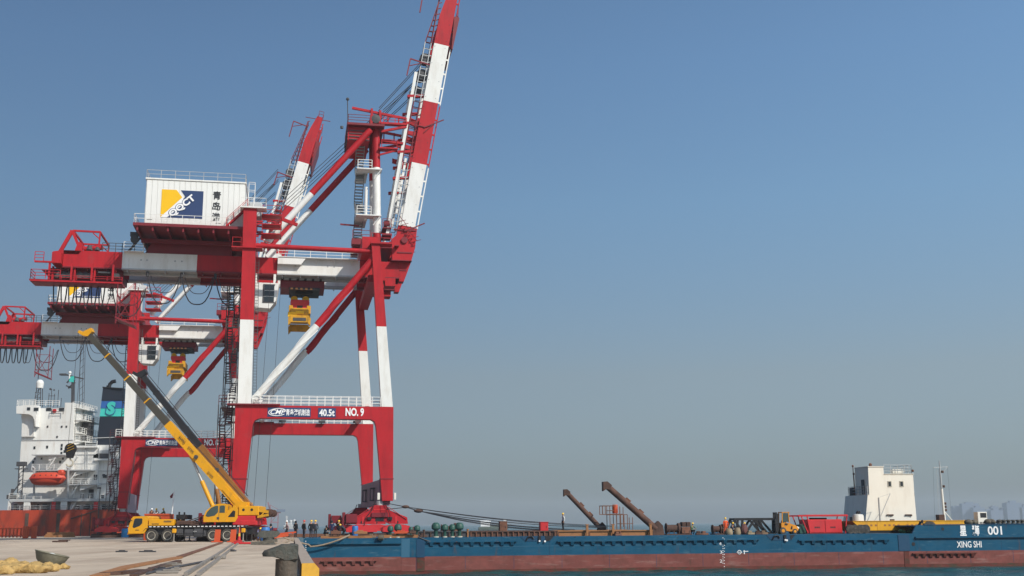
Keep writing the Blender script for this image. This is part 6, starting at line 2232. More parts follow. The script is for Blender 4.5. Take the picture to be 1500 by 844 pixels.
# railing on the bridge roof and the wing
b = MB()
p0, p1, p2_, p3 = sp(25, 594, 1.2), sp(52, 593.5, 1.2), sp(36, 590, 6), sp(95, 590, 6)
b.rail([(p0[0], 1.2, p0[1]), (p1[0], 1.2, p1[1])], r=.05, mids=2, step=1.5).rail([(p2_[0], 3.2, p1[1]), (p3[0], 3.2, p1[1])], r=.045, mids=2, step=1.5)
b.build('roof_rail', SW, ship)
# satellite dome on a lattice tower, antenna frames
bz_ = p1[1]
x, z = sp(58.5, 563, 5)
b = MB().ball((x, 5, z + .2), .78, 16, 10).lathe([(.7, -.8), (.78, .1)], (x, 5, z), 16)
b.build('satellite_dome', SW, ship, True)
b = MB()
z2 = z - .85
for s in (-.55, .55):
    for v_ in (4.5, 5.5):
        b.beam((x + s * 1.25, v_, bz_), (x + s * .7, v_, z2), .12, .12)
for k in range(4):
    za = lerp(bz_, z2, k / 4)
    zb2 = lerp(bz_, z2, (k + 1) / 4)
    b.beam((x - .68, 4.5, za), (x + .6, 4.5, zb2), .08, .08).beam((x - .6, 4.5, zb2), (x + .6, 4.5, zb2), .09, .09)
b.build('dome_tower', M['darkgrey'], ship)
b = MB()
for x_, h in ((72, 576), (76, 570), (80, 577), (86, 571), (90, 583)):
    a, z = sp(x_, h, 6)
    b.beam((a, 6, bz_), (a, 6, z), .1, .1)
a0, z = sp(71, 580, 6)
a1, _ = sp(81, 580, 6)
b.beam((a0, 6, z), (a1, 6, z), .1, .1).beam((a0, 6, z - 1), (a1, 6, z - 1), .1, .1)
a, z = sp(76, 570, 6)
b.ball((a - .3, 6, z), .25, 8, 5).ball((a + .5, 6, z - .2), .2, 8, 5)
b.build('antenna_frame', M['darkgrey'], ship)
# radar mast
mx, mz = sp(106, 590, 7)
_, mt = sp(103, 552, 7)
b = MB().beam((mx + .2, 7, mz - 2), (mx - .2, 7, mt), .6, .55)
b.build('radar_mast', M['darkgrey'], ship)
b = MB()
for (x0, y0, x1, y1) in ((91, 548, 122, 555), (97, 565, 106, 569), (100, 569, 110, 560), (98, 561, 106, 552)):
    a, c = sp(x0, y0, 7), sp(x1, y1, 7)
    b.beam((a[0], 7, a[1]), (c[0], 7, c[1]), .3, .28)
a = sp(93, 549, 7)
b.box(a[0] - .7, a[0] + .7, 6.5, 7.5, a[1] - .15, a[1] + .2)
b.build('mast_arm', M['darkgrey'], ship)
a, c = sp(101.5, 559, 6.8), sp(109, 552, 6.8)
MB().hexa([(a[0], 6.5, a[1]), (c[0], 6.5, a[1] - .2), (c[0], 7.4, a[1] - .2), (a[0], 7.4, a[1]), (a[0] + .3, 6.5, c[1]), (c[0], 6.5, c[1] + .1), (c[0], 7.4, c[1] + .1), (a[0] + .3, 7.4, c[1])]).build('mast_platform', M['funteal'], ship)
a = sp(102.5, 546, 7)
MB().ball((a[0], 7, a[1]), .35, 10, 6).tube((a[0], 7, a[1] - 1.3), (a[0], 7, a[1] - .3), .2, 8).build('radome', SW, ship, True)
b = MB()
for x_ in (115, 119.5, 122):
    a0, z0 = sp(x_, 640, 8)
    a1, z1 = sp(x_ + 3, 500, 8)
    b.beam((a0, 8, z0), (a1, 8, z1), .09, .09)
for k in range(12):
    a0, z0 = sp(115.5 + k * .2, 630 - k * 10, 8)
    a1, z1 = sp(122 + k * .15, 625 - k * 10, 8)
    b.beam((a0, 8, z0), (a1, 8, z1), .06, .06)
b.build('whip_antenna', M['darkgrey'], ship)
# balconies on the after side of the tall house
for y, x1 in ((597, 117), (615, 124), (634, 118), (646, 126)):
    a, z = sp(107.5, y, 4)
    c, _ = sp(x1, y, 4)
    bb = MB().box(a + .02, c, 3.6, 14, z - .18, z).prism([(a + .02, z - 1.0), (c - .4, z - .19), (a + .02, z - .19)], 3.8, 4.2).build('balcony', SW, ship)
    MB().rail([(a, 3.65, z), (c - .05, 3.65, z), (c - .05, 13.8, z)], r=.045, mids=2, step=1.2).build('balcony_rail', SW, bb)
b = MB()
a, z = sp(125, 636, 8)
b.bbox(a - .5, a + 1.0, 7.5, 9, z - 1.5, z + 3.0, .05)
for k in range(5):
    b.beam((a - .6, 7.3, z - 1 + k), (a + 2.0, 7.3, z - 1.3 + k), .12, .12)
b.tube((a + 1.5, 8, z - 1.5), (a + 1.5, 8, z + 3.4), .14, 8)
b.build('deck_machinery', M['darkgrey'], ship)
# after house
sbox(107.6, 141, 654, 731, 3.3, 15, 'after_house', SW)
sbox(141, 176, 652, 731, 3.8, 10, 'after_house', SW)
sbox(108, 142, 653, 655.5, 2.6, 3.28, 'deck_edge', SW)
sbox(138, 166, 672, 674.5, 2.8, 3.78, 'deck_edge', SW)
MB().prism(spoly([(143, 664.5), (143, 660), (162, 659), (162, 664.5)], 3.5), 3.2, 3.79).build('vent_hood', M['shipgrey'], ship)
sbox(137, 158, 665, 671, 3.3, 3.78, 'vent_grille', M['darkgrey'])
b = MB()
for k in range(2):
    for q in range(2):
        a, z = sp(138.2 + k * 3, 695.5 + q * 4.2, 3.5)
        b.box(a, a + .3, 3.24, 3.298, z - .45, z)
b.build('grille_window', M['darkgrey'], ship)
sbox(154.5, 174, 722.5, 731, 3.6, 3.78, 'louvre', M['shipgrey'])
sbox(130, 136.5, 717, 730, 3.2, 3.28, 'doorway', M['black'])
b = MB()
for x, y in ((152, 696), (155, 697), (162, 698), (171, 695), (160, 738), (150, 741)):
    a, z = sp(x, y, 3.7)
    b.bbox(a - .25, a + .25, 3.55, 3.79, z - .2, z + .2, .03)
a, z = sp(151, 700, 3.7)
b.bbox(a, a + .8, 3.5, 3.79, z, z + .35, .03)
b.build('wall_fitting', M['darkgrey'], ship)
b = MB()
for x in (143.5, 127, 124, 170):
    a0, z0 = sp(x, 731, 3)
    a1, z1 = sp(x + 1, 656, 3)
    b.tube((a0, 3.15, z0), (a1, 3.15, z1), .07, 6)
b.build('drain_pipe', M['shipgrey'], ship)
# decks round the boat
for x0, x1, y in ((48, 97, 666), (48, 134, 688.5), (96, 143, 709.5)):
    a, z = sp(x0, y, 1)
    c, _ = sp(x1, y, 1)
    dk = MB().box(a, c, .4, 3.25 if x1 > 110 else 2.95, z - .2, z).build('side_deck', M['shipgrey'], ship)
    MB().prism([(c - 3.5, z - .21), (c, z - .21), (c - 3.5, z - 1.3)], 1.0, 1.4).build('deck_bracket', SW, dk)
    if y > 680:
        MB().rail([(a, .5, z), (c, .5, z)], r=.045, mids=2, step=1.5).build('deck_rail', SW, dk)
# stairs between the decks
for x0, y0, x1, y1 in ((101, 731, 115, 710), (99, 709, 114, 689), (100, 688, 112, 668), (70, 688, 84, 667), (103, 748, 114, 732)):
    a, c = sp(x0, y0, .9), sp(x1, y1, .9)
    MB().stairs((a[0], 1.2, a[1]), (c[0], 1.2, c[1]), .9, n=9).build('ship_stairs', SW, ship)
# railings
b = MB()
for x0, x1, y, d in ((13, 60, 731, .3), (97, 177, 731, .3), (125, 142, 654, 3.4)):
    a, z = sp(x0, y, d)
    c, _ = sp(x1, y, d)
    b.rail([(a, d, z), (c, d, z)], r=.045, mids=2, step=1.6)
b.build('deck_railing', SW, ship)
b = MB()
a, z = sp(14, 748, .2)
c, _ = sp(178, 748, .2)
b.rail([(a, .15, z), (c, .15, z)], h=.9, r=.04, mids=1, step=2)
b.build('hull_railing', M['shipgrey'], ship)
# lamp tower on the left
a0, z0 = sp(28, 731, .5)
a1, z1 = sp(31, 683, .5)
b = MB()
for s in (-.45, .45):
    b.beam((a0 + s, .6, z0), (a1 + s, .6, z1), .16, .16)
for k in range(8):
    p, q = lerp(z0, z1, k / 8), lerp(z0, z1, (k + 1) / 8)
    m_ = lerp(a0, a1, k / 8)
    b.beam((m_ - .45, .6, p), (m_ + .45, .6, q), .08, .08)
b.build('lamp_tower', M['darkgrey'], ship)
MB().bbox(a1 - .9, a1 + .9, .2, 1.2, z1, z1 + .9, .05).box(a1 - 1.1, a1 + 1.1, .1, 1.3, z1 - .6, z1 - .45).build('lamp_head', M['darkgrey'], ship)
a0, z0 = sp(16, 731, .6)
b = MB().beam((a0 - .6, .6, z0), (a0 + 1.6, .6, z0 + 3.2), .2, .2).beam((a0, .6, z0), (a0 + .2, .6, z0 + 2.0), .5, .4).box(a0 - .8, a0 + 1.0, .3, 1.0, z0, z0 + .8)
b.build('deck_davit', M['darkgrey'], ship)
# rows of small ports, deck lines and lockers over the white walls
b = MB()
for y, xs in ((625, range(44, 104, 9)), (640, range(40, 104, 11)), (672, (52, 60, 82, 92)), (695, (102, 112, 120)), (740, range(50, 86, 6))):
    for x in xs:
        a, z = sp(x + random.uniform(-1.5, 1.5), y, 2.9)
        if random.random() < .55:
            b.box(a - .16, a + .16, 2.9, 2.978, z - .2, z + .2)
b.build('small_port', M['darkgrey'], ship)
for y, x0, x1, d in ((645, 32, 107, 2.9), (666, 108, 140, 3.2), (690, 142, 176, 3.7), (709, 142, 176, 3.7), (679, 108, 140, 3.2)):
    a, z = sp(x0, y, d)
    c, _ = sp(x1, y, d)
    MB().box(a, c, d - .03, d + .09, z - .07, z + .07).build('plate_line', M['shipgrey'], ship)
b = MB()
for x, y, w, h in ((20, 747, 3, 8), (50, 747, 4, 6), (62, 747, 5, 9), (74, 747, 3, 7), (110, 747, 4, 6), (122, 747, 6, 5), (135, 747, 4, 8), (150, 747, 5, 6), (160, 747, 4, 7), (118, 730, 3, 6), (148, 730, 3, 5)):
    a, z = sp(x, y, 1.2)
    b.bbox(a, a + w * .14, 1.0, 1.8, z, z + h * .14, .05)
b.build('deck_locker', M['darkgrey'], ship, split=False)['kind'] = 'stuff'
for x, y in ((66, 747), (127, 747), (152, 747)):
    a, z = sp(x, y, .9)
    MB().lathe([(.3, -.2), (.55, -.18), (.4, 0), (.55, .18), (.3, .2)], (a, 1.0, z + .6), 12, 'y').build('mooring_winch', M['black'], ship)
for x, y in ((78, 748), (140, 748)):
    a, z = sp(x, y, .3)
    MB().bbox(a - .4, a + .4, .15, .35, z, z + 1.7, .02).build('red_locker', M['boxred'], ship)
# funnel
fn = MB()


def frus(y0, y1, d0=6.0, d1=12.0):
    xl = lambda y: lerp(150.5, 141.5, (y - 568) / 85.0)
    xr = lambda y: lerp(178.5, 183.5, (y - 568) / 85.0)
    (a, z0), (c, _) = sp(xl(y1), y1, d0), sp(xr(y1), y1, d0)
    (e, z1), (g, _) = sp(xl(y0), y0, d0), sp(xr(y0), y0, d0)
    return [(a, d0, z0), (c, d0 + .3, z0), (c, d1, z0), (a, d1, z0), (e, d0 + .1, z1), (g, d0 + .4, z1), (g, d1, z1), (e, d1, z1)]


fun = MB().hexa(frus(568, 587)).build('funnel', M['funnel'], ship)
MB().hexa(frus(587, 598)).build('blue_band', M['funblue'], fun)
MB().hexa(frus(598, 610)).build('teal_band', M['funteal'], fun)
MB().hexa(frus(610, 653)).build('funnel_base', M['funnel'], fun)
MB().prism(spoly([(150.2, 568), (150, 566.5), (179, 568.5), (179, 570)], 6), 5.95, 12.05).build('funnel_top', M['black'], fun)
a, z = sp(164, 567, 8)
b = MB().path([(a - .6, 8, z - .5), (a - .5, 8, z + .6), (a, 8, z + 1.1), (a + .7, 8, z + 1.25)], .4, 8).tube((a - 1.2, 8.6, z - .3), (a - 1.2, 8.6, z + .4), .2, 8)
b.build('exhaust_pipe', M['black'], fun)
a, z = sp(162.4, 598, 6.0)
text_obj('funnel_letter', 'S', (a, 5.9, z), 1.9, 2.75, (1, 0, 0), (0, 0, 1), M['funteal'], fun, shear=.1, depth=.02, bold=.07)
text_obj('funnel_letter', 'S', (a, 5.97, z), 2.2, 3.05, (1, 0, 0), (0, 0, 1), M['funblue'], fun, shear=.1, depth=.02, bold=.09)
a, z = sp(182, 640, 6)
b = MB().rail([(a - 1.0, 5.9, z), (a + .6, 5.9, z)], r=.05, mids=2)
a0, z0 = sp(134, 642, 6)
b.beam((a0, 6, z0), (a, 6, z), .14, .14)
b.build('funnel_walkway', M['shipgrey'], ship)
# lifeboat in its davits: a thing of its own
a, z = sp(70.5, 700, -.6)
lb = empty('lifeboat', (S0.x + a, YS - .8, S0.z + z - 1.6), 0, 'orange red enclosed lifeboat hanging at the side of the white ship', 'lifeboat')
L = sp(96.5, 700, -.6)[0] - sp(44, 700, -.6)[0]
b = MB()
n = 14
vs, fs = [], []
for i in range(n + 1):
    t = -1 + 2 * i / n
    w = max(.05, (1 - abs(t) ** 2.6)) ** .6
    hgt = (1 - abs(t) ** 4) ** .5 if abs(t) < 1 else .05
    hgt = max(.12, hgt)
    for k in range(12):
        an = 2 * math.pi * k / 12
        sx_ = math.cos(an)
        sz_ = math.sin(an)
        zz = 1.5 + (sz_ * 1.45 if sz_ < 0 else sz_ * 1.2) * hgt
        vs.append((t * L / 2, sx_ * 1.3 * w, zz))
for i in range(n):
    for k in range(12):
        fs.append((i * 12 + k, i * 12 + (k + 1) % 12, (i + 1) * 12 + (k + 1) % 12, (i + 1) * 12 + k))
fs += [tuple(range(12)), tuple(range(n * 12, n * 12 + 12))]
b.add(vs, fs)
b.build('hull', M['lifeboat'], lb, True)
MB().bbox(L * .29, L * .46, -.75, .75, 2.0, 3.15, .25).build('steering_dome', M['lifeboat'], lb, True)
MB().box(-L * .44, L * .44, -1.36, 1.36, 1.42, 1.52).build('fender_strake', M['boxred'], lb)
b = MB()
for k in range(5):
    b.tube((-L * .3 + k * 1.1, -1.16, 2.05), (-L * .3 + k * 1.1, -1.1, 2.05), .13, 8)
b.build('boat_window', M['glass'], lb)
b = MB()
for x in (47, 97):
    a, z0 = sp(x, 731, -.4)
    _, z1 = sp(x, 686, -.4)
    b.beam((a, .5, z0), (a, -.5, z1), .3, .35).beam((a, -.5, z1), (a, -1.4, z1 + .2), .25, .3)
b.build('boat_davit', M['shipgrey'], ship)

# ------------------------------------------------------------------ people
POSES = {
    'stand': dict(hip=(0, 0, .93), chest=(.0, .02, 1.32), neck=(0, .02, 1.48), head=(0, .0, 1.6), lk=(.1, -.02, .5), la=(.11, .02, .09), rk=(-.1, -.02, .5), ra=(-.11, .02, .09),
                  le=(.27, .06, 1.12), lh=(.25, -.04, .86), re=(-.27, .06, 1.12), rh=(-.25, -.04, .86)),
    'reach': dict(hip=(0, 0, .93), chest=(.0, -.03, 1.32), neck=(0, -.04, 1.48), head=(0, -.07, 1.6), lk=(.12, -.08, .5), la=(.15, -.04, .09), rk=(-.1, .04, .5), ra=(-.14, .1, .09),
                  le=(.3, -.2, 1.22), lh=(.3, -.48, 1.16), re=(-.27, .02, 1.12), rh=(-.25, -.14, .9)),
    'bend': dict(hip=(0, .12, .86), chest=(.0, -.22, 1.08), neck=(0, -.36, 1.14), head=(0, -.46, 1.2), lk=(.12, -.02, .48), la=(.13, .05, .09), rk=(-.12, -.05, .48), ra=(-.13, .02, .09),
                 le=(.24, -.36, .86), lh=(.18, -.52, .62), re=(-.24, -.36, .86), rh=(-.18, -.52, .62)),
    'walk': dict(hip=(0, 0, .92), chest=(.0, -.02, 1.32), neck=(0, -.02, 1.48), head=(0, -.04, 1.6), lk=(.1, -.2, .52), la=(.1, -.22, .09), rk=(-.1, .04, .5), ra=(-.1, .28, .13),
                 le=(.26, .16, 1.14), lh=(.24, .16, .88), re=(-.26, -.1, 1.13), rh=(-.24, -.3, .98)),
    'crouch': dict(hip=(0, .15, .42), chest=(.0, -.02, .82), neck=(0, -.08, .97), head=(0, -.12, 1.09), lk=(.16, -.28, .5), la=(.14, .0, .09), rk=(-.16, -.28, .5), ra=(-.14, .02, .09),
                   le=(.26, -.24, .72), lh=(.16, -.42, .6), re=(-.26, -.24, .72), rh=(-.16, -.42, .6)),
}
HAND = [(.035, -.035, .075), (.012, -.02, .1), (-.01, -.016, .105), (-.03, -.02, .085)]


def make_person(p, rz, pose, top, legs, hat, label, group=None, s=1.0):
    P = {k: Vector(v) for k, v in POSES[pose].items()}
    root = empty('person', p, rz, label, 'person', group)
    root.scale = (s, s, s)
    V, Ed, Rd, T = [], [], [], []

    def add(v, r, tag_, par=None):
        V.append(tuple(v))
        Rd.append(r)
        T.append(tag_)
        if par is not None:
            Ed.append((par, len(V) - 1))
        return len(V) - 1
    pv = add(P['hip'], (.15, .11), 'l')
    wa = add(P['hip'].lerp(P['chest'], .45), (.145, .105), 't', pv)
    ch = add(P['chest'], (.175, .115), 't', wa)
    nk = add(P['neck'], (.06, .06), 's', ch)
    fwd = Vector((0, -1, 0))
    hd = add(P['head'], (.078, .095), 's', nk)
    add(P['head'] + Vector((0, -.005, .1)), (.06, .075), 's', hd)
    for sd, kn, an, el, ha in ((1, 'lk', 'la', 'le', 'lh'), (-1, 'rk', 'ra', 're', 'rh')):
        hp = add(P['hip'] + Vector((sd * .1, 0, -.07)), (.1, .1), 'l', pv)
        th = add((P['hip'] + Vector((sd * .1, 0, -.07))).lerp(P[kn], .5), (.085, .085), 'l', hp)
        k = add(P[kn], (.065, .065), 'l', th)
        cf = add(P[kn].lerp(P[an], .4), (.062, .062), 'l', k)
        a = add(P[an], (.05, .05), 'b', cf)
        add(P[an] + Vector((0, -.16, -.035)), (.045, .04), 'b', a)
        sh = add(P['chest'] + Vector((sd * .18, 0, .07)), (.075, .075), 't', ch)
        e = add(P[el], (.056, .056), 't', sh)
        w = add(P[el].lerp(P[ha], .82), (.042, .042), 't', e)
        h = add(P[ha], (.035, .028), 's', w)
        dr = (P[ha] - P[el]).normalized()
        q = dr.orthogonal().normalized()
        for fx, fy, fl_ in HAND:
            f1 = add(P[ha] + dr * .045 + q * fx, (.011, .011), 's', h)
            add(P[ha] + dr * (.045 + fl_ * .7) + q * fx + fwd * .012, (.009, .009), 's', f1)
        add(P[ha] + q * .045 * sd + dr * .03 + fwd * .02, (.011, .011), 's', h)
    me = bpy.data.meshes.new('body')
    me.from_pydata(V, Ed, [])
    o = bpy.data.objects.new('body_source', me)
    COL.objects.link(o)
    md = o.modifiers.new('skin', 'SKIN')
    for i, r in enumerate(Rd):
        me.skin_vertices[0].data[i].radius = r
    me.skin_vertices[0].data[0].use_root = True
    sb = o.modifiers.new('sub', 'SUBSURF')
    sb.levels = sb.render_levels = 1
    bpy.context.view_layer.update()
    dg = bpy.context.evaluated_depsgraph_get()
    m2 = bpy.data.meshes.new_from_object(o.evaluated_get(dg))
    bpy.data.objects.remove(o)
    segs = [(Vector(V[a]), Vector(V[c]), T[c]) for a, c in Ed]
    order = {'t': 0, 'l': 1, 's': 2, 'b': 3}
    m2.materials.clear()
    for k in (top, legs, 'skin', 'shoe'):
        m2.materials.append(M[k])
    for f in m2.polygons:
        c = f.center
        best, bt = 9, 't'
        for a, e, t in segs:
            ab = e - a
            q = max(0, min(1, (c - a).dot(ab) / max(1e-9, ab.length_squared)))
            d = (a + ab * q - c).length
            if d < best:
                best, bt = d, t
        f.material_index = order[bt]
        f.use_smooth = True
    body = bpy.data.objects.new('body', m2)
    COL.objects.link(body)
    body.parent = root
    H_ = P['head']
    b = MB().beam(H_ + Vector((0, -.09, .035)), H_ + Vector((0, -.118, -.005)), .03, .03)
    b.build('nose', M['skin'], root)
    if hat in ('helmet', 'helmetred', 'helmetwhite'):
        b = MB().lathe([(.135, .055), (.125, .065), (.118, .11), (.085, .17), (.02, .195)], (H_.x, H_.y, H_.z), 14)
        b.add([(H_.x - .1, H_.y - .09, H_.z + .06), (H_.x + .1, H_.y - .09, H_.z + .06), (H_.x + .07, H_.y - .18, H_.z + .05), (H_.x - .07, H_.y - .18, H_.z + .05)], [(0, 1, 2, 3)])
        b.build('hard_hat', M[hat], root, True)
    else:
        b = MB().lathe([(.118, -.08), (.122, .02), (.112, .1), (.07, .16), (.02, .175)], (H_.x, H_.y + .022, H_.z), 12)
        b.build('hair', M['shoe' if hat == 'hair' else hat], root, True)
    return root


def person_px(px, py, Y, rz, *a, z=None, **k):
    p = at(px, py, Y)
    if z is not None:
        p.z = z
    return make_person(p, rz, *a, s=1.06, **k)


GQ = 'workers gathered at the barge stern'
PEOPLE = [
    (380, 786, 122.5, 0.4, 'bend', 'c_lilac', 'c_blue', 'helmet', 'worker in lilac clothes and yellow hard hat bending behind the yellow crane truck', 0.0),
    (396, 785, 122.5, 3.0, 'reach', 'c_navy', 'c_navy', 'c_black', 'person in dark hooded jacket standing left of the group with one arm out', 0.0),
    (420, 783, 128, -1.4, 'walk', 'c_pink', 'c_black', 'helmetwhite', 'person in dusky pink jacket walking beside the pale distant ship', DK),
    (433, 784, 128, 2.6, 'stand', 'c_black', 'c_black', 'c_black', 'person all in black just right of the one in pink', DK),
    (445, 787, 121.5, 2.4, 'stand', 'c_black', 'c_dark', 'helmetred', 'person in black with a red hat standing at the barge stern', DK),
    (455.5, 787, 121.5, 2.9, 'stand', 'c_black', 'c_black', 'helmet', 'left of two black dressed workers with yellow hard hats side by side', DK),
    (461.5, 787, 122.3, 3.4, 'stand', 'c_dark', 'c_black', 'helmet', 'right of two black dressed workers with yellow hard hats side by side', DK),
    (477, 783, 136, 1.0, 'crouch', 'c_black', 'c_black', 'c_black', 'person in black crouching between the two groups of workers', DK),
    (486, 781, 131, 3.1, 'stand', 'c_navy', 'c_navy', 'c_black', 'person in navy jacket standing alone left of the red bogie', DK),
    (496, 781, 131, 2.8, 'stand', 'c_black', 'c_black', 'helmet', 'worker in black with yellow hard hat just left of the red bogie', DK),
    (503.5, 780, 130, -2.0, 'bend', 'c_dark', 'c_black', 'helmet', 'worker with yellow hard hat leaning against the red bogie', DK),
    (825, 777, 127, -1.2, 'stand', 'c_white', 'c_black', 'helmet', 'worker in white top and black trousers standing amidships by the thin ropes', None),
    (1063.5, 784, 128.5, 3.3, 'stand', 'c_orange', 'c_orange', 'helmet', 'worker in bright orange overalls standing on the barge deck', DK),
    (1073, 783, 130, .6, 'crouch', 'c_dark', 'c_black', 'helmet', 'crouching worker with yellow hard hat behind the tan sacking', None),
    (1092, 783, 130, -.6, 'crouch', 'c_navy', 'c_black', 'helmet', 'crouching worker with yellow hard hat at the truss end', None),
    (1014, 783, 130, .6, 'crouch', 'c_green', 'c_black', 'helmet', 'crouching worker with yellow hard hat right of the two cabinet winch', DK),
    (1348, 781, 130.5, .4, 'bend', 'c_black', 'c_dark', 'c_black', 'person in black leaning over the yellow pontoon side by the tyres', None),
]
for px, py, Y, rz, pose, tp_, lg_, hat, lab, z in PEOPLE:
    person_px(px, py, Y, rz, pose, tp_, lg_, hat, lab, GQ if px < 510 else 'workers on the barge deck', z=z)
# open container behind the carrier with people in it
cx = at(233, 765, 134)
root = empty('open_skip', (cx.x, 134, 0), .06, 'orange red open steel skip with workers behind the yellow crane truck', 'skip')
b = MB().box(-1.45, 1.45, -.9, -.83, .1, 3.05).box(-1.45, 1.45, .83, .9, .1, 3.05).box(-1.45, -1.38, -.83, .83, .1, 3.05).box(1.38, 1.45, -.83, .83, .1, 3.05).box(-1.38, 1.38, -.83, .83, .1, 2.2)
b.build('skip_wall', M['orange'], root)
MB().box(-1.5, 1.5, -.97, -.902, 2.9, 3.1).build('top_rim', M['orange'], root)
for k, (dx, pose, c1, hat, lab) in enumerate(((-.95, 'crouch', 'c_brown', 'helmetwhite', 'worker in brown jacket low in the orange skip'), (-.3, 'crouch', 'c_white', 'helmet', 'worker in white jacket with yellow hard hat in the orange skip'), (.55, 'crouch', 'c_green', 'helmet', 'worker in green jacket with yellow hard hat in the orange skip'))):
    make_person((cx.x + dx, 134, 2.46), .5 - k, pose, c1, 'c_black', hat, lab, 'workers in the orange skip')

# ------------------------------------------------------------------ quay foreground
# bollard
bp_ = at(410, 800, 25)
root = empty('mooring_bollard', (bp_.x, 25, 0), YAW, 'big weathered grey iron mooring bollard with a hooked head at the quay edge', 'bollard')
ztop = at(410, 797.5, 25).z
zlip = at(395, 815, 25).z
xl_, xr_ = at(383, 805, 25).x - bp_.x, at(437.5, 805, 25).x - bp_.x
xs_ = at(402, 830, 25).x - bp_.x
cxs, rs = (xs_ + xr_) / 2, (xr_ - xs_) / 2 - .02
b = MB()
prof = [(rs * 1.5, 0), (rs * 1.45, .06), (rs * 1.12, .12), (rs * 1.02, .3), (rs, .6), (rs * .99, zlip - .06)]
b.lathe(prof, (cxs, 0, 0), 28)
b.build('post', M['bollardpost'], root, True)
xr2 = cxs + rs * 1.0
poly = [(xr2, ztop - .02), (xr2 - .03, ztop), (cxs - rs * .55, ztop), (cxs - rs * .8, ztop - .03), (xl_ + .04, zlip + .12), (xl_, zlip + .06), (xl_ + .02, zlip), (xs_ - .05, zlip - .01), (cxs, zlip - .09), (xr2, zlip - .06)]
hb_ = MB()
n = len(poly)
vs, fs = [], []
lay = [(-1.0, .9), (-.86, 1.0), (-.3, 1.03), (.3, 1.03), (.86, 1.0), (1.0, .9)]
L_ = len(lay) - 1
for t, q in lay:
    for x, z in poly:
        vs.append((cxs + (x - cxs) * (q if x > cxs else q * (1 - .25 * abs(t))), rs * 1.04 * t, lerp(zlip, z, q)))
for k in range(L_):
    for i in range(n):
        fs.append((k * n + i, k * n + (i + 1) % n, (k + 1) * n + (i + 1) % n, (k + 1) * n + i))
fs += [tuple(range(n)), tuple(range(L_ * n, L_ * n + n))[::-1]]
hb_.add(vs, fs)
hb_.build('hooked_head', M['castiron'], root, True)
b = MB()
for k in range(6):
    an = k * 1.047
    b.lathe([(.035, .06), (.035, .1)], (cxs + rs * 1.3 * math.cos(an), rs * 1.3 * math.sin(an), 0), 6)
b.build('anchor_bolt', M['rustdark'], root)
# mooring rope slung along the barge stern
e0, e1 = bl(417, 788, -.5), bl(512, 784, -.5)
pts = []
for i in range(31):
    q = i / 30
    x = lerp(417, 512, q)
    y = (788 + 13.5 * math.sin(math.pi * min(1, q * 1.35 / 1.0) / 2) ** .9) if q < .38 else lerp(801.0, 784, ((q - .38) / .62) ** 1.7)
    s, z = bl(x, y, -.55 + .5 * max(0, q - .85) / .15)
    pts.append(bw(s, -.55 + 1.2 * max(0, q - .85) / .15, max(z, -3)))
a = pts[0]
root = empty('mooring_rope', a, 0, 'thick brown mooring rope sagging across the blue barge stern behind the bollard', 'rope')
MB().path([tuple(p - a) for p in pts], .085, 7).build('rope', M['mooring'], root, True)
# second rope on the stern
a = at(430, 789, 116)
e = at(398, 797, 108)
e.z = .15
q = empty('stern_rope', e, 0, 'pale slack rope from the stern corner down to the far dark bollard', 'rope')
MB().path([tuple(Vector(e).lerp(a, t / 10) - e - Vector((0, 0, .25 * math.sin(math.pi * t / 10)))) for t in range(11)], .07, 6).build('rope', M['mooring'], q, True)
# far weathered bollard, same kind
fb = at(393, 800, 104)
root = empty('quay_bollard', (fb.x, 104, 0), YAW + .2, 'farther dark bollard with a broad battered head behind the big one', 'bollard')
b = MB().lathe([(.75, 0), (.55, .1), (.5, .5), (.55, .65)], (0, 0, 0), 16)
b.build('post', M['castiron'], root, True)
MB().prism([(-1.15, .75), (-1.0, 1.05), (-.5, 1.25), (.75, 1.2), (.95, .95), (.6, .62), (-.6, .6)], -.5, .5).build('hooked_head', M['castiron'], root)
b = MB().beam((-1.3, -.6, .1), (1.0, -.5, .35), .3, .25).beam((-.9, -.8, .02), (.8, -.9, .3), .25, .2)
o = b.build('broken_timber', M['concrete_dark'])
o.location = (fb.x + .1, 103, .02)
tag(o, 'broken dark timbers lying in front of the farther bollard', 'timber')
# orange stern ramp frame
a0, a1 = at(383, 783, 124), at(432, 783, 124)
root = empty('ramp_frame', (a0.x, 124, 0), YB, 'orange red steel ramp frame bridging the quay edge and the barge stern', 'ramp')
L = a1.x - a0.x
MB().beam((0, 0, .62), (L, 0, .95), .3, .16).build('ramp_beam', M['orange'], root)
MB().beam((.4, -.4, .3), (L * .8, -.4, .7), .25, .3).build('ramp_beam', M['orange'], root)
MB().beam((0, 1.4, .62), (L, 1.4, .95), .3, .16).build('ramp_beam', M['orange'], root)
b = MB()
for k in range(6):
    x = .3 + k * (L - .6) / 5
    b.beam((x, -.4, .5 + .06 * k), (x, 1.4, .6 + .06 * k), .16, .1)
b.build('cross_bar', M['orange'], root)
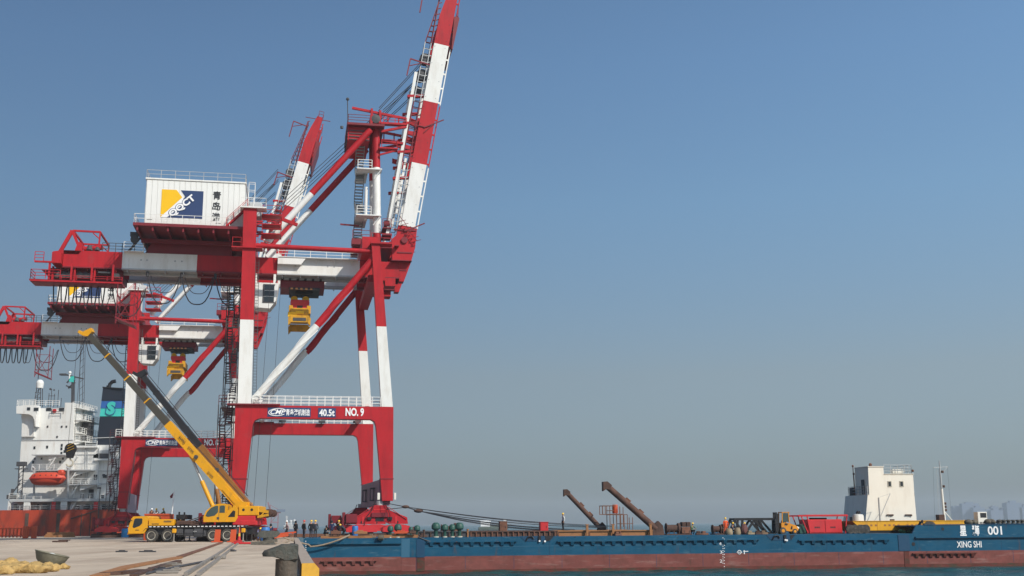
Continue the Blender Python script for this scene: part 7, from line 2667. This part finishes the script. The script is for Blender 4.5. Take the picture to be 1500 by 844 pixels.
# blue drum on the quay by the workers
for px, Y, lab in ((388.5, 121, 'blue plastic drum on the quay between the lilac worker and the dark hooded one'),):
    p = at(px, 786, Y)
    root = empty('plastic_drum', (p.x, Y, 0), 0, lab, 'drum')
    MB().lathe([(.42, 0), (.46, .1), (.46, 1.35), (.38, 1.5)], (0, 0, 0), 16).build('drum_shell', M['blueplastic'], root, True)
    MB().lathe([(.12, 1.5), (.12, 1.58)], (.12, 0, 0), 8).build('cap', M['black'], root)
p = at(183, 784, 178)
root = empty('plastic_drum', (p.x, 178, 0), 0, 'bright blue drum standing left of the yellow truck cab', 'drum')
MB().lathe([(.5, 0), (.55, .1), (.55, 1.2), (.4, 1.35)], (0, 0, 0), 14).build('drum_shell', mat('bright_blue', (.03, .25, .55), .5), root, True)
MB().lathe([(.15, 1.35), (.15, 1.45)], (.1, 0, 0), 8).build('cap', M['black'], root)
# orange pads and the red plate with a cone in front of the truck
for px, lab in ((317.5, 'left orange barrier board in front of the truck rear wheels'), (340.5, 'right orange barrier board in front of the truck rear wheels')):
    p = at(px, 795, 119)
    root = empty('barrier_board', (p.x, 119, 0), .1, lab, 'barrier', 'orange boards by the truck wheels')
    MB().hexa([(-.28, -.05, .12), (.32, -.05, .12), (.32, .05, .12), (-.28, .05, .12), (-.2, -.04, 1.3), (.36, -.04, 1.3), (.36, .04, 1.3), (-.2, .04, 1.3)]).build('board', M['orange'], root)
    MB().bbox(-.55, .55, -.3, .3, .004, .13, .03).build('foot', M['orange'], root)
p = at(350, 796, 112)
root = empty('traffic_cone', (p.x, 112, .22), 0, 'orange and yellow striped traffic cone on a dark tyre near the truck', 'cone')
MB().lathe([(.16, .08), (.12, .45)], (0, 0, 0), 12).build('lower_band', M['boxred'], root, True)
MB().lathe([(.12, .45), (.095, .75)], (0, 0, 0), 12).build('pale_band', M['kerbyellow'], root, True)
MB().lathe([(.095, .75), (.03, 1.35)], (0, 0, 0), 12).build('tip', M['orange'], root, True)
MB().box(-.25, .25, -.25, .25, .01, .08).build('base', M['boxred'], root)
o = MB().lathe([(.25, -.1), (.5, -.1), (.5, .1), (.25, .1)], (0, 0, .11), 16).build('loose_tyre', M['rubber'], None, True)
o.location = (p.x, 112, .005)
tag(o, 'dark tyre lying under the striped traffic cone', 'tyre')
p = at(357, 799, 108)
o = MB().bbox(-.95, .85, -.9, .9, 0, .16, .03).bbox(-.8, -.3, -.7, .7, .161, .24, .02).build('steel_plate', M['boxred'])
o.location = (p.x, 108, .004)
tag(o, 'dark red steel base plate lying on the quay in front of the cone', 'plate')
# orange fence on the left and planks near the ship
p0, p1 = at(-25, 788, 172), at(53, 788, 172)
root = empty('orange_fence', (p0.x, 172, 0), 0, 'orange red steel fence panels in a row before the ship hull at left', 'fence')
L = p1.x - p0.x
for k in range(int(L / .55)):
    MB().box(k * .55, k * .55 + .2, -.05, .05, .15, 1.55).build('slat', M['orange'], root)
for z in (.35, 1.4):
    MB().box(0, L, .06, .12, z, z + .12).build('rail', M['orange'], root)
for x in (L - 2.0, L - .7):
    MB().bbox(x, x + .7, -.2, .2, 0, 1.8, .03).build('post', M['orange'], root)
p = at(90, 785, 190)
root = empty('timber_stack', (p.x, 190, 0), 0, 'low stack of rusty orange planks lying along the quay before the ship', 'planks')
for k in range(5):
    MB().box(-2.6 + .1 * k, 2.4 - .2 * k, -.6 + .25 * k, -.36 + .25 * k, .005, .3 + .25 * (k % 3)).build('plank', M['rustorange'], root)
o = MB().bbox(-.9, .6, -.4, .4, 0, .16, .04).bbox(-.3, .9, -.2, .3, .161, .25, .03).build('scrap_steel', M['rustdark'])
p = at(90, 793, 130)
o.location = (p.x, 130, .004)
tag(o, 'flat piece of dark scrap steel alone on the quay at left', 'scrap')
# lamp poles by the ship
for (x0, y0, x1, y1, Y, lab) in ((142, 786, 145, 716, 205, 'slim grey lamp pole in front of the red hull, left one'), (166, 786, 168, 740, 205, 'shorter dark lamp pole beside the crane leg, right one')):
    a, c = at(x0, y0, Y), at(x1, y1, Y)
    root = empty('lamp_pole', (a.x, Y, 0), 0, lab, 'lamp pole', 'lamp poles by the ship')
    MB().tube((0, 0, 0), (0, 0, c.z), .12, 8, .07).build('pole', M['darkgrey'], root, True)
    MB().bbox(-.5, .15, -.15, .15, c.z, c.z + .25, .04).build('lamp_head', M['darkgrey'], root)
a, c = at(250, 748, 150), at(255.5, 719, 150)
root = empty('flag_pole', (a.x, 150, 0), 0, 'leaning white pole with a small dark red flag behind the truck', 'flag pole')
MB().tube((0, 0, 0), (c.x - a.x, 0, c.z), .07, 8).build('pole', M['letter'], root)
MB().add([(c.x - a.x - .1, 0, c.z - .2), (c.x - a.x - .6, .1, c.z - .7), (c.x - a.x - .5, .2, c.z - 1.0), (c.x - a.x - .2, 0, c.z - .9)], [(0, 1, 2, 3)]).build('flag', M['darkred'], root)


# ground strips: rusty beam, crane rails, cable, offcuts
def gnd(px, py):
    d = ray(px, py)
    k = -EYE / d.z
    return Vector((d.x * k, d.y * k, 0))


def strip_path(name, pts, w, h, m, label, cat, z0=.005, parts=1):
    P_ = [gnd(*q) for q in pts]
    b = MB()
    for a, c in zip(P_[:-1], P_[1:]):
        b.beam(a + Vector((0, 0, z0 + h / 2)), c + Vector((0, 0, z0 + h / 2)), w, h)
    o = b.build(name, m)
    tag(o, label, cat)
    return o


strip_path('rusty_beam', [(140, 847), (185, 832.5), (225, 825), (262, 818)], .42, .09, M['rustorange'], 'long rusty steel beam lying at an angle on the quay, nearest length', 'steel beam')
strip_path('rusty_beam', [(263, 817), (298, 805), (325, 795.5)], .36, .08, M['rust'], 'rusty steel beam continuing toward the truck, farther length', 'steel beam')
strip_path('dark_plank', [(195, 845), (240, 829), (262, 823)], .25, .08, M['rustdark'], 'dark plank lying beside the nearest rusty beam', 'plank')
strip_path('dark_plank', [(222, 834), (262, 826)], .3, .07, M['kerbwood'], 'short dark plank right of the nearest rusty beam', 'plank')
strip_path('dark_plank', [(150, 843), (172, 842), (205, 838)], .4, .1, M['rustdark'], 'flat dark offcut crossing the foot of the rusty beam', 'plank')
P_ = [gnd(*q) for q in ((272, 844), (318, 814), (342, 797))]
for k, off in enumerate((-.0, .62)):
    b = MB()
    for a, c in zip(P_[:-1], P_[1:]):
        d = Vector((off * .7, 0, .065))
        b.beam(a + d, c + d, .13, .12)
    o = b.build('steel_rail', M['railgrey'])
    tag(o, 'grey steel rail on the quay, %s of the two parallel ones' % ('left' if k == 0 else 'right'), 'rail', 'grey rails on the quay')
o = MB().bbox(-.22, .3, -.22, .22, 0, .17, .03).build('rail_joint', M['railgrey'])
o.location = gnd(313, 819) + Vector((.3, 0, .005))
tag(o, 'square grey joint block clamped on the two grey rails', 'block')
P_ = [gnd(*q) for q in ((215, 842), (255, 833), (300, 824), (312, 820))]
o = MB().path([tuple(p + Vector((0, 0, .05))) for p in P_], .05, 6).build('cable', M['darkgrey'])
tag(o, 'thin dark cable crossing to the grey rails', 'cable')
for x, y, w, d_, lab in ((236, 836, .5, .25, 'small grey steel offcut with a dark slot near the rails'), (258, 836, .35, .3, 'square pale offcut next to the slotted steel one'), (250, 829, .9, .2, 'long thin offcut beyond the two small ones'), (245, 840, .8, .15, 'thin pale strip lying nearest the camera'), (340, 808, .5, .3, 'dark lump on the quay right of the grey rails'), (216, 809, 1.2, .15, 'thin dark bar lying far left of the rusty beam'), (178, 809, .8, .2, 'small dark scrap left of the thin bar')):
    p = gnd(x, y)
    o = MB().bbox(-w / 2, w / 2, -d_ / 2, d_ / 2, 0, .09, .015).bbox(-w * .2, w * .3, -d_ * .4, d_ * .3, .091, .14, .01).build('steel_offcut', M['darkgrey' if 'dark' in lab else 'railgrey'])
    o.location = p + Vector((0, 0, .004))
    o.rotation_euler = (0, 0, random.uniform(-.4, .4))
    tag(o, lab, 'offcut')


# sacks
def make_sack(p, L, W_, H_, rz, rx, ry, label, seed):
    rnd = random.Random(seed)
    bm = bmesh.new()
    n, m = 18, 14
    b = MB()
    vs, fs = [], []
    ph = [rnd.uniform(0, 6.28) for _ in range(6)]
    for i in range(n + 1):
        t = -1 + 2 * i / n
        e = max(.02, 1 - abs(t) ** 3.5)
        for k in range(m):
            an = 2 * math.pi * k / m
            c, s = math.cos(an), math.sin(an)
            sq = lambda v: math.copysign(abs(v) ** .7, v)
            wob = 1 + .13 * math.sin(3.5 * t + ph[0] + k) + .08 * math.sin(8 * t + ph[1] + 2 * k) + .035 * math.sin(17 * t + ph[3] - 3 * k) + rnd.uniform(-.02, .02)
            vs.append((t * L / 2, sq(c) * W_ / 2 * (1 - .12 * t * t) * wob, sq(s) * H_ / 2 * e ** .55 * wob + .03 * math.sin(5 * t + ph[2])))
    for i in range(n):
        for k in range(m):
            fs.append((i * m + k, i * m + (k + 1) % m, (i + 1) * m + (k + 1) % m, (i + 1) * m + k))
    fs += [tuple(range(m)), tuple(range(n * m, n * m + m))]
    b.add(vs, fs)
    bm.free()
    o = b.build('sack', M['sack'], None, True)
    o.location = p
    o.rotation_euler = (rx, ry, rz)
    return tag(o, label, 'sack', 'yellow sacks heaped on the quay')


SACKS = [((6, 826), .26, 1.0, .55, 46, .5, -.5, 'upper left sack of the yellow heap, half out of view'), ((16, 824), .42, .95, .6, 46.2, -.9, .5, 'topmost crumpled sack of the yellow heap, standing up'),
         ((30, 828), .26, 1.0, .5, 46, .3, .3, 'sack lying right of the topmost one in the heap'), ((22, 833), .24, .9, .5, 45, -.4, .2, 'sack below the topmost one, folded in the middle'),
         ((44, 833), .22, .9, .45, 45.3, .1, .1, 'sack leaning toward the long front one in the heap'), ((67, 834), .2, 1.25, .7, 45, .05, .05, 'large flat sack under the cement bowl with a plump middle'),
         ((56, 839), .16, 1.2, .55, 43.5, -.05, .0, 'long flat sack at the front right of the heap'), ((30, 840), .2, 1.0, .5, 43.5, .3, -.1, 'front middle sack of the heap with a dark underside'),
         ((10, 838), .24, 1.1, .55, 43.5, -.2, .15, 'front left sack of the heap at the picture edge'), ((2, 843), .14, 1.0, .55, 42.5, .4, 0, 'lowest sack in the left corner of the heap')]
SACKS += [((12, 830), .3, .8, .5, 44.6, 1.3, .4, 'small upright folded sack in the middle left of the heap'), ((36, 831), .3, .7, .45, 45.6, -.6, -.4, 'small twisted sack on the shoulder of the heap'),
          ((50, 836), .26, .75, .5, 44.4, .9, .3, 'small sack wedged between the shoulder and the flat front bag'), ((78, 836), .18, .8, .5, 44.8, -.35, .1, 'rightmost sack of the heap with a turned down mouth')]
for k, ((x, y), z, L, W_, Y, rz, rx, lab) in enumerate(SACKS):
    p = at(x * .94, y + 3, Y)
    p.z = max(p.z, .15)
    make_sack(p, L * .86, W_ * .9, .34, rz, rx, random.uniform(-.25, .25), lab, k)
p = gnd(93, 834)
o = make_sack(p + Vector((0, 0, .1)), .5, .3, .2, .2, 0, 0, 'tiny scrap of yellow sack lying apart right of the heap', 77)
# cement bowl, tilted
p = at(71, 822, 47.5)
root = empty('cement_bowl', (p.x, 47.5, .02), .1, 'grey half round cement mixing bowl tilted on the quay behind the sacks', 'bowl')
Rb = (at(96, 820, 47.5).x - at(46, 820, 47.5).x) / 2.06
b = MB()
pr = [(Rb * .28, 0.0), (Rb * .55, .1 * Rb), (Rb * .8, .34 * Rb), (Rb * .95, .68 * Rb), (Rb, .8 * Rb), (Rb * 1.03, .81 * Rb), (Rb * 1.03, .84 * Rb), (Rb * .97, .84 * Rb), (Rb * .9, .66 * Rb), (Rb * .74, .36 * Rb), (Rb * .5, .16 * Rb), (Rb * .2, .1 * Rb)]
b.lathe(pr, (0, 0, 0), 28)
o = b.build('bowl_shell', M['bowl'], root, True)
o.rotation_euler = (R(-3), R(13), 0)
o.location = (0, 0, .06)
o = MB().lathe([(Rb * .6, .3 * Rb), (Rb * .62, .62 * Rb), (.25 * Rb, .8 * Rb), (.02, .86 * Rb)], (0, 0, 0), 18).build('cement_heap', M['tank'], root, True)
o.rotation_euler = (R(-3), R(13), 0)
o.location = (0, 0, .06)

# ------------------------------------------------------------------ far things
def far_crane(px, Y, s, label):
    p = at(px, 767, Y)
    root = empty('far_gantry_crane', (p.x, Y, SEA_Z), R(10), label, 'crane', 'hazy gantry cranes across the water')
    b = MB()
    for x in (-8, 8):
        for v_ in (-8, 8):
            b.beam((x, v_, 0), (x, v_, 36), 1.6, 1.6)
    b.build('leg', M['farsteel'], root)
    MB().box(-10, 10, -9, -7, 14, 16).box(-10, 10, 7, 9, 14, 16).box(-9, 9, -9, 9, 34, 36).beam((-8, -8, 15), (8, -8, 34), 1.2, 1.2).build('portal', M['farsteel'], root)
    MB().box(-30, 14, -4, 4, 36, 39).build('girder', M['farsteel'], root)
    MB().box(4, 24, -6, 6, 39, 45).build('house', M['city'], root)
    MB().beam((-8, 0, 39), (-12, 0, 56), 1.5, 1.5).beam((-12, 0, 56), (12, 0, 42), 1.0, 1.0).beam((-8, -4, 36), (-12, -4, 56), 1.2, 1.2).beam((-10, 0, 38), (-17, 0, 62), 1.6, 3).build('boom', M['farsteel'], root)
    root.scale = (s, s, s)
    return root


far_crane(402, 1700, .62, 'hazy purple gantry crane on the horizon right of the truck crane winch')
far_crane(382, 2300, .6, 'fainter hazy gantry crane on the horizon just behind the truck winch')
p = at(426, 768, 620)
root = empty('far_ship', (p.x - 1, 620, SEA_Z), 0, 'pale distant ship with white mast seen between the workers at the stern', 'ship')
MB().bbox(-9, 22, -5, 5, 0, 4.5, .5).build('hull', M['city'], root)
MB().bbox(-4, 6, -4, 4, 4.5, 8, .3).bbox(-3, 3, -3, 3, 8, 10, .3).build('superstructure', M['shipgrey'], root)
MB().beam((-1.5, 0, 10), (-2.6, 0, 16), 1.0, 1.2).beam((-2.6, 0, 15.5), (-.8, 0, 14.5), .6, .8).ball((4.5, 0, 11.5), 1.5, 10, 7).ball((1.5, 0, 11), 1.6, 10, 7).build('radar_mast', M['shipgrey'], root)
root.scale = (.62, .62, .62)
p = at(712, 776, 900)
root = empty('far_boat', (p.x, 900, SEA_Z), 0, 'small white boat far off left of the brown locker', 'boat')
MB().bbox(-6, 13, -4, 4, 0, 2.5, .4).build('hull', M['farhill'], root)
MB().bbox(-4.5, 3.0, -3, 3, 2.5, 6.2, .4).bbox(-5.2, 3.6, -3.2, 3.2, 6.2, 7.4, .3).build('cabin', M['letter'], root)
p = at(731, 773, 1100)
root = empty('far_buoy_boat', (p.x, 1100, SEA_Z), 0, 'low bluish boat just right of the small white boat', 'boat')
MB().bbox(-9, 9, -4, 4, 0, 4, .5).build('hull', M['farhill'], root)
MB().bbox(4, 7, -3, 3, 4, 9, .4).build('cabin', M['letter'], root)
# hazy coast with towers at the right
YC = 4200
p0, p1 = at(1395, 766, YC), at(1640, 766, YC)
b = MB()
n = 24
vs, fs = [], []
for i in range(n + 1):
    t = i / n
    x = lerp(p0.x - 10, p1.x, t)
    h = (18 + 5 * math.sin(t * 9) + 4 * math.sin(t * 23)) * min(1, t * 12)
    vs += [(x, YC + 60, SEA_Z - 1), (x, YC + 200, h), (x, YC + 900, SEA_Z - 1)]
for i in range(n):
    for k in range(2):
        fs.append((i * 3 + k, i * 3 + k + 1, i * 3 + k + 4, i * 3 + k + 3))
b.add(vs, fs)
tag(b.build('far_coast_hills', M['farhill']), kind='structure')
cx_ = 1398
rnd = random.Random(5)
kinds = ['broad', 'stepped', 'slim', 'twin topped', 'low', 'tall']
k = 0
while cx_ < 1560:
    w = rnd.uniform(5, 14)
    top = (740 + 4 * math.sin(cx_ * .2) + rnd.uniform(-1, 3)) if (1398 <= cx_ < 1432 or 1444 < cx_ < 1520) else 748
    a, c = at(cx_, 767, YC - rnd.uniform(0, 60)), at(cx_ + w, top, YC)
    H_ = c.z - SEA_Z
    W_ = c.x - a.x
    root = empty('far_building', (a.x + W_ / 2, YC - 40 - 30 * (k % 3), SEA_Z), 0, 'hazy far %s block, %s of the towers behind the barge bow' % (kinds[k % 6], ['first', 'second', 'third', 'fourth', 'fifth', 'sixth', 'seventh', 'eighth', 'ninth', 'tenth', 'eleventh', 'twelfth', 'thirteenth', 'fourteenth', 'fifteenth', 'sixteenth', 'seventeenth', 'eighteenth', 'nineteenth', 'twentieth'][min(k, 19)] + ' from the left'), 'building', 'hazy city blocks on the far shore')
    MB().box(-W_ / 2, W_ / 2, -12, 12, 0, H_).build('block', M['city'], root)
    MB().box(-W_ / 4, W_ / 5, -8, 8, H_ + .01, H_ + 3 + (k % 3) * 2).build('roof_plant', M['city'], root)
    cx_ += w * .85
    k += 1

# ------------------------------------------------------------------ haze over the water
hz_m = bpy.data.materials.new('sea_haze')
hz_m.use_nodes = True
n, l = hz_m.node_tree.nodes, hz_m.node_tree.links
n.remove(n['Principled BSDF'])
pv = n.new('ShaderNodeVolumePrincipled')
pv.inputs['Color'].default_value = (0.84, 0.92, 1.0, 1)
pv.inputs['Density'].default_value = 0.00014
pv.inputs['Anisotropy'].default_value = 0.0
l.new(pv.outputs[0], n['Material Output'].inputs['Volume'])
hz = MB().box(-4600, 4600, -4600, 4600, SEA_Z - 1.0, 84).build('haze', hz_m)
tag(hz, kind='stuff')
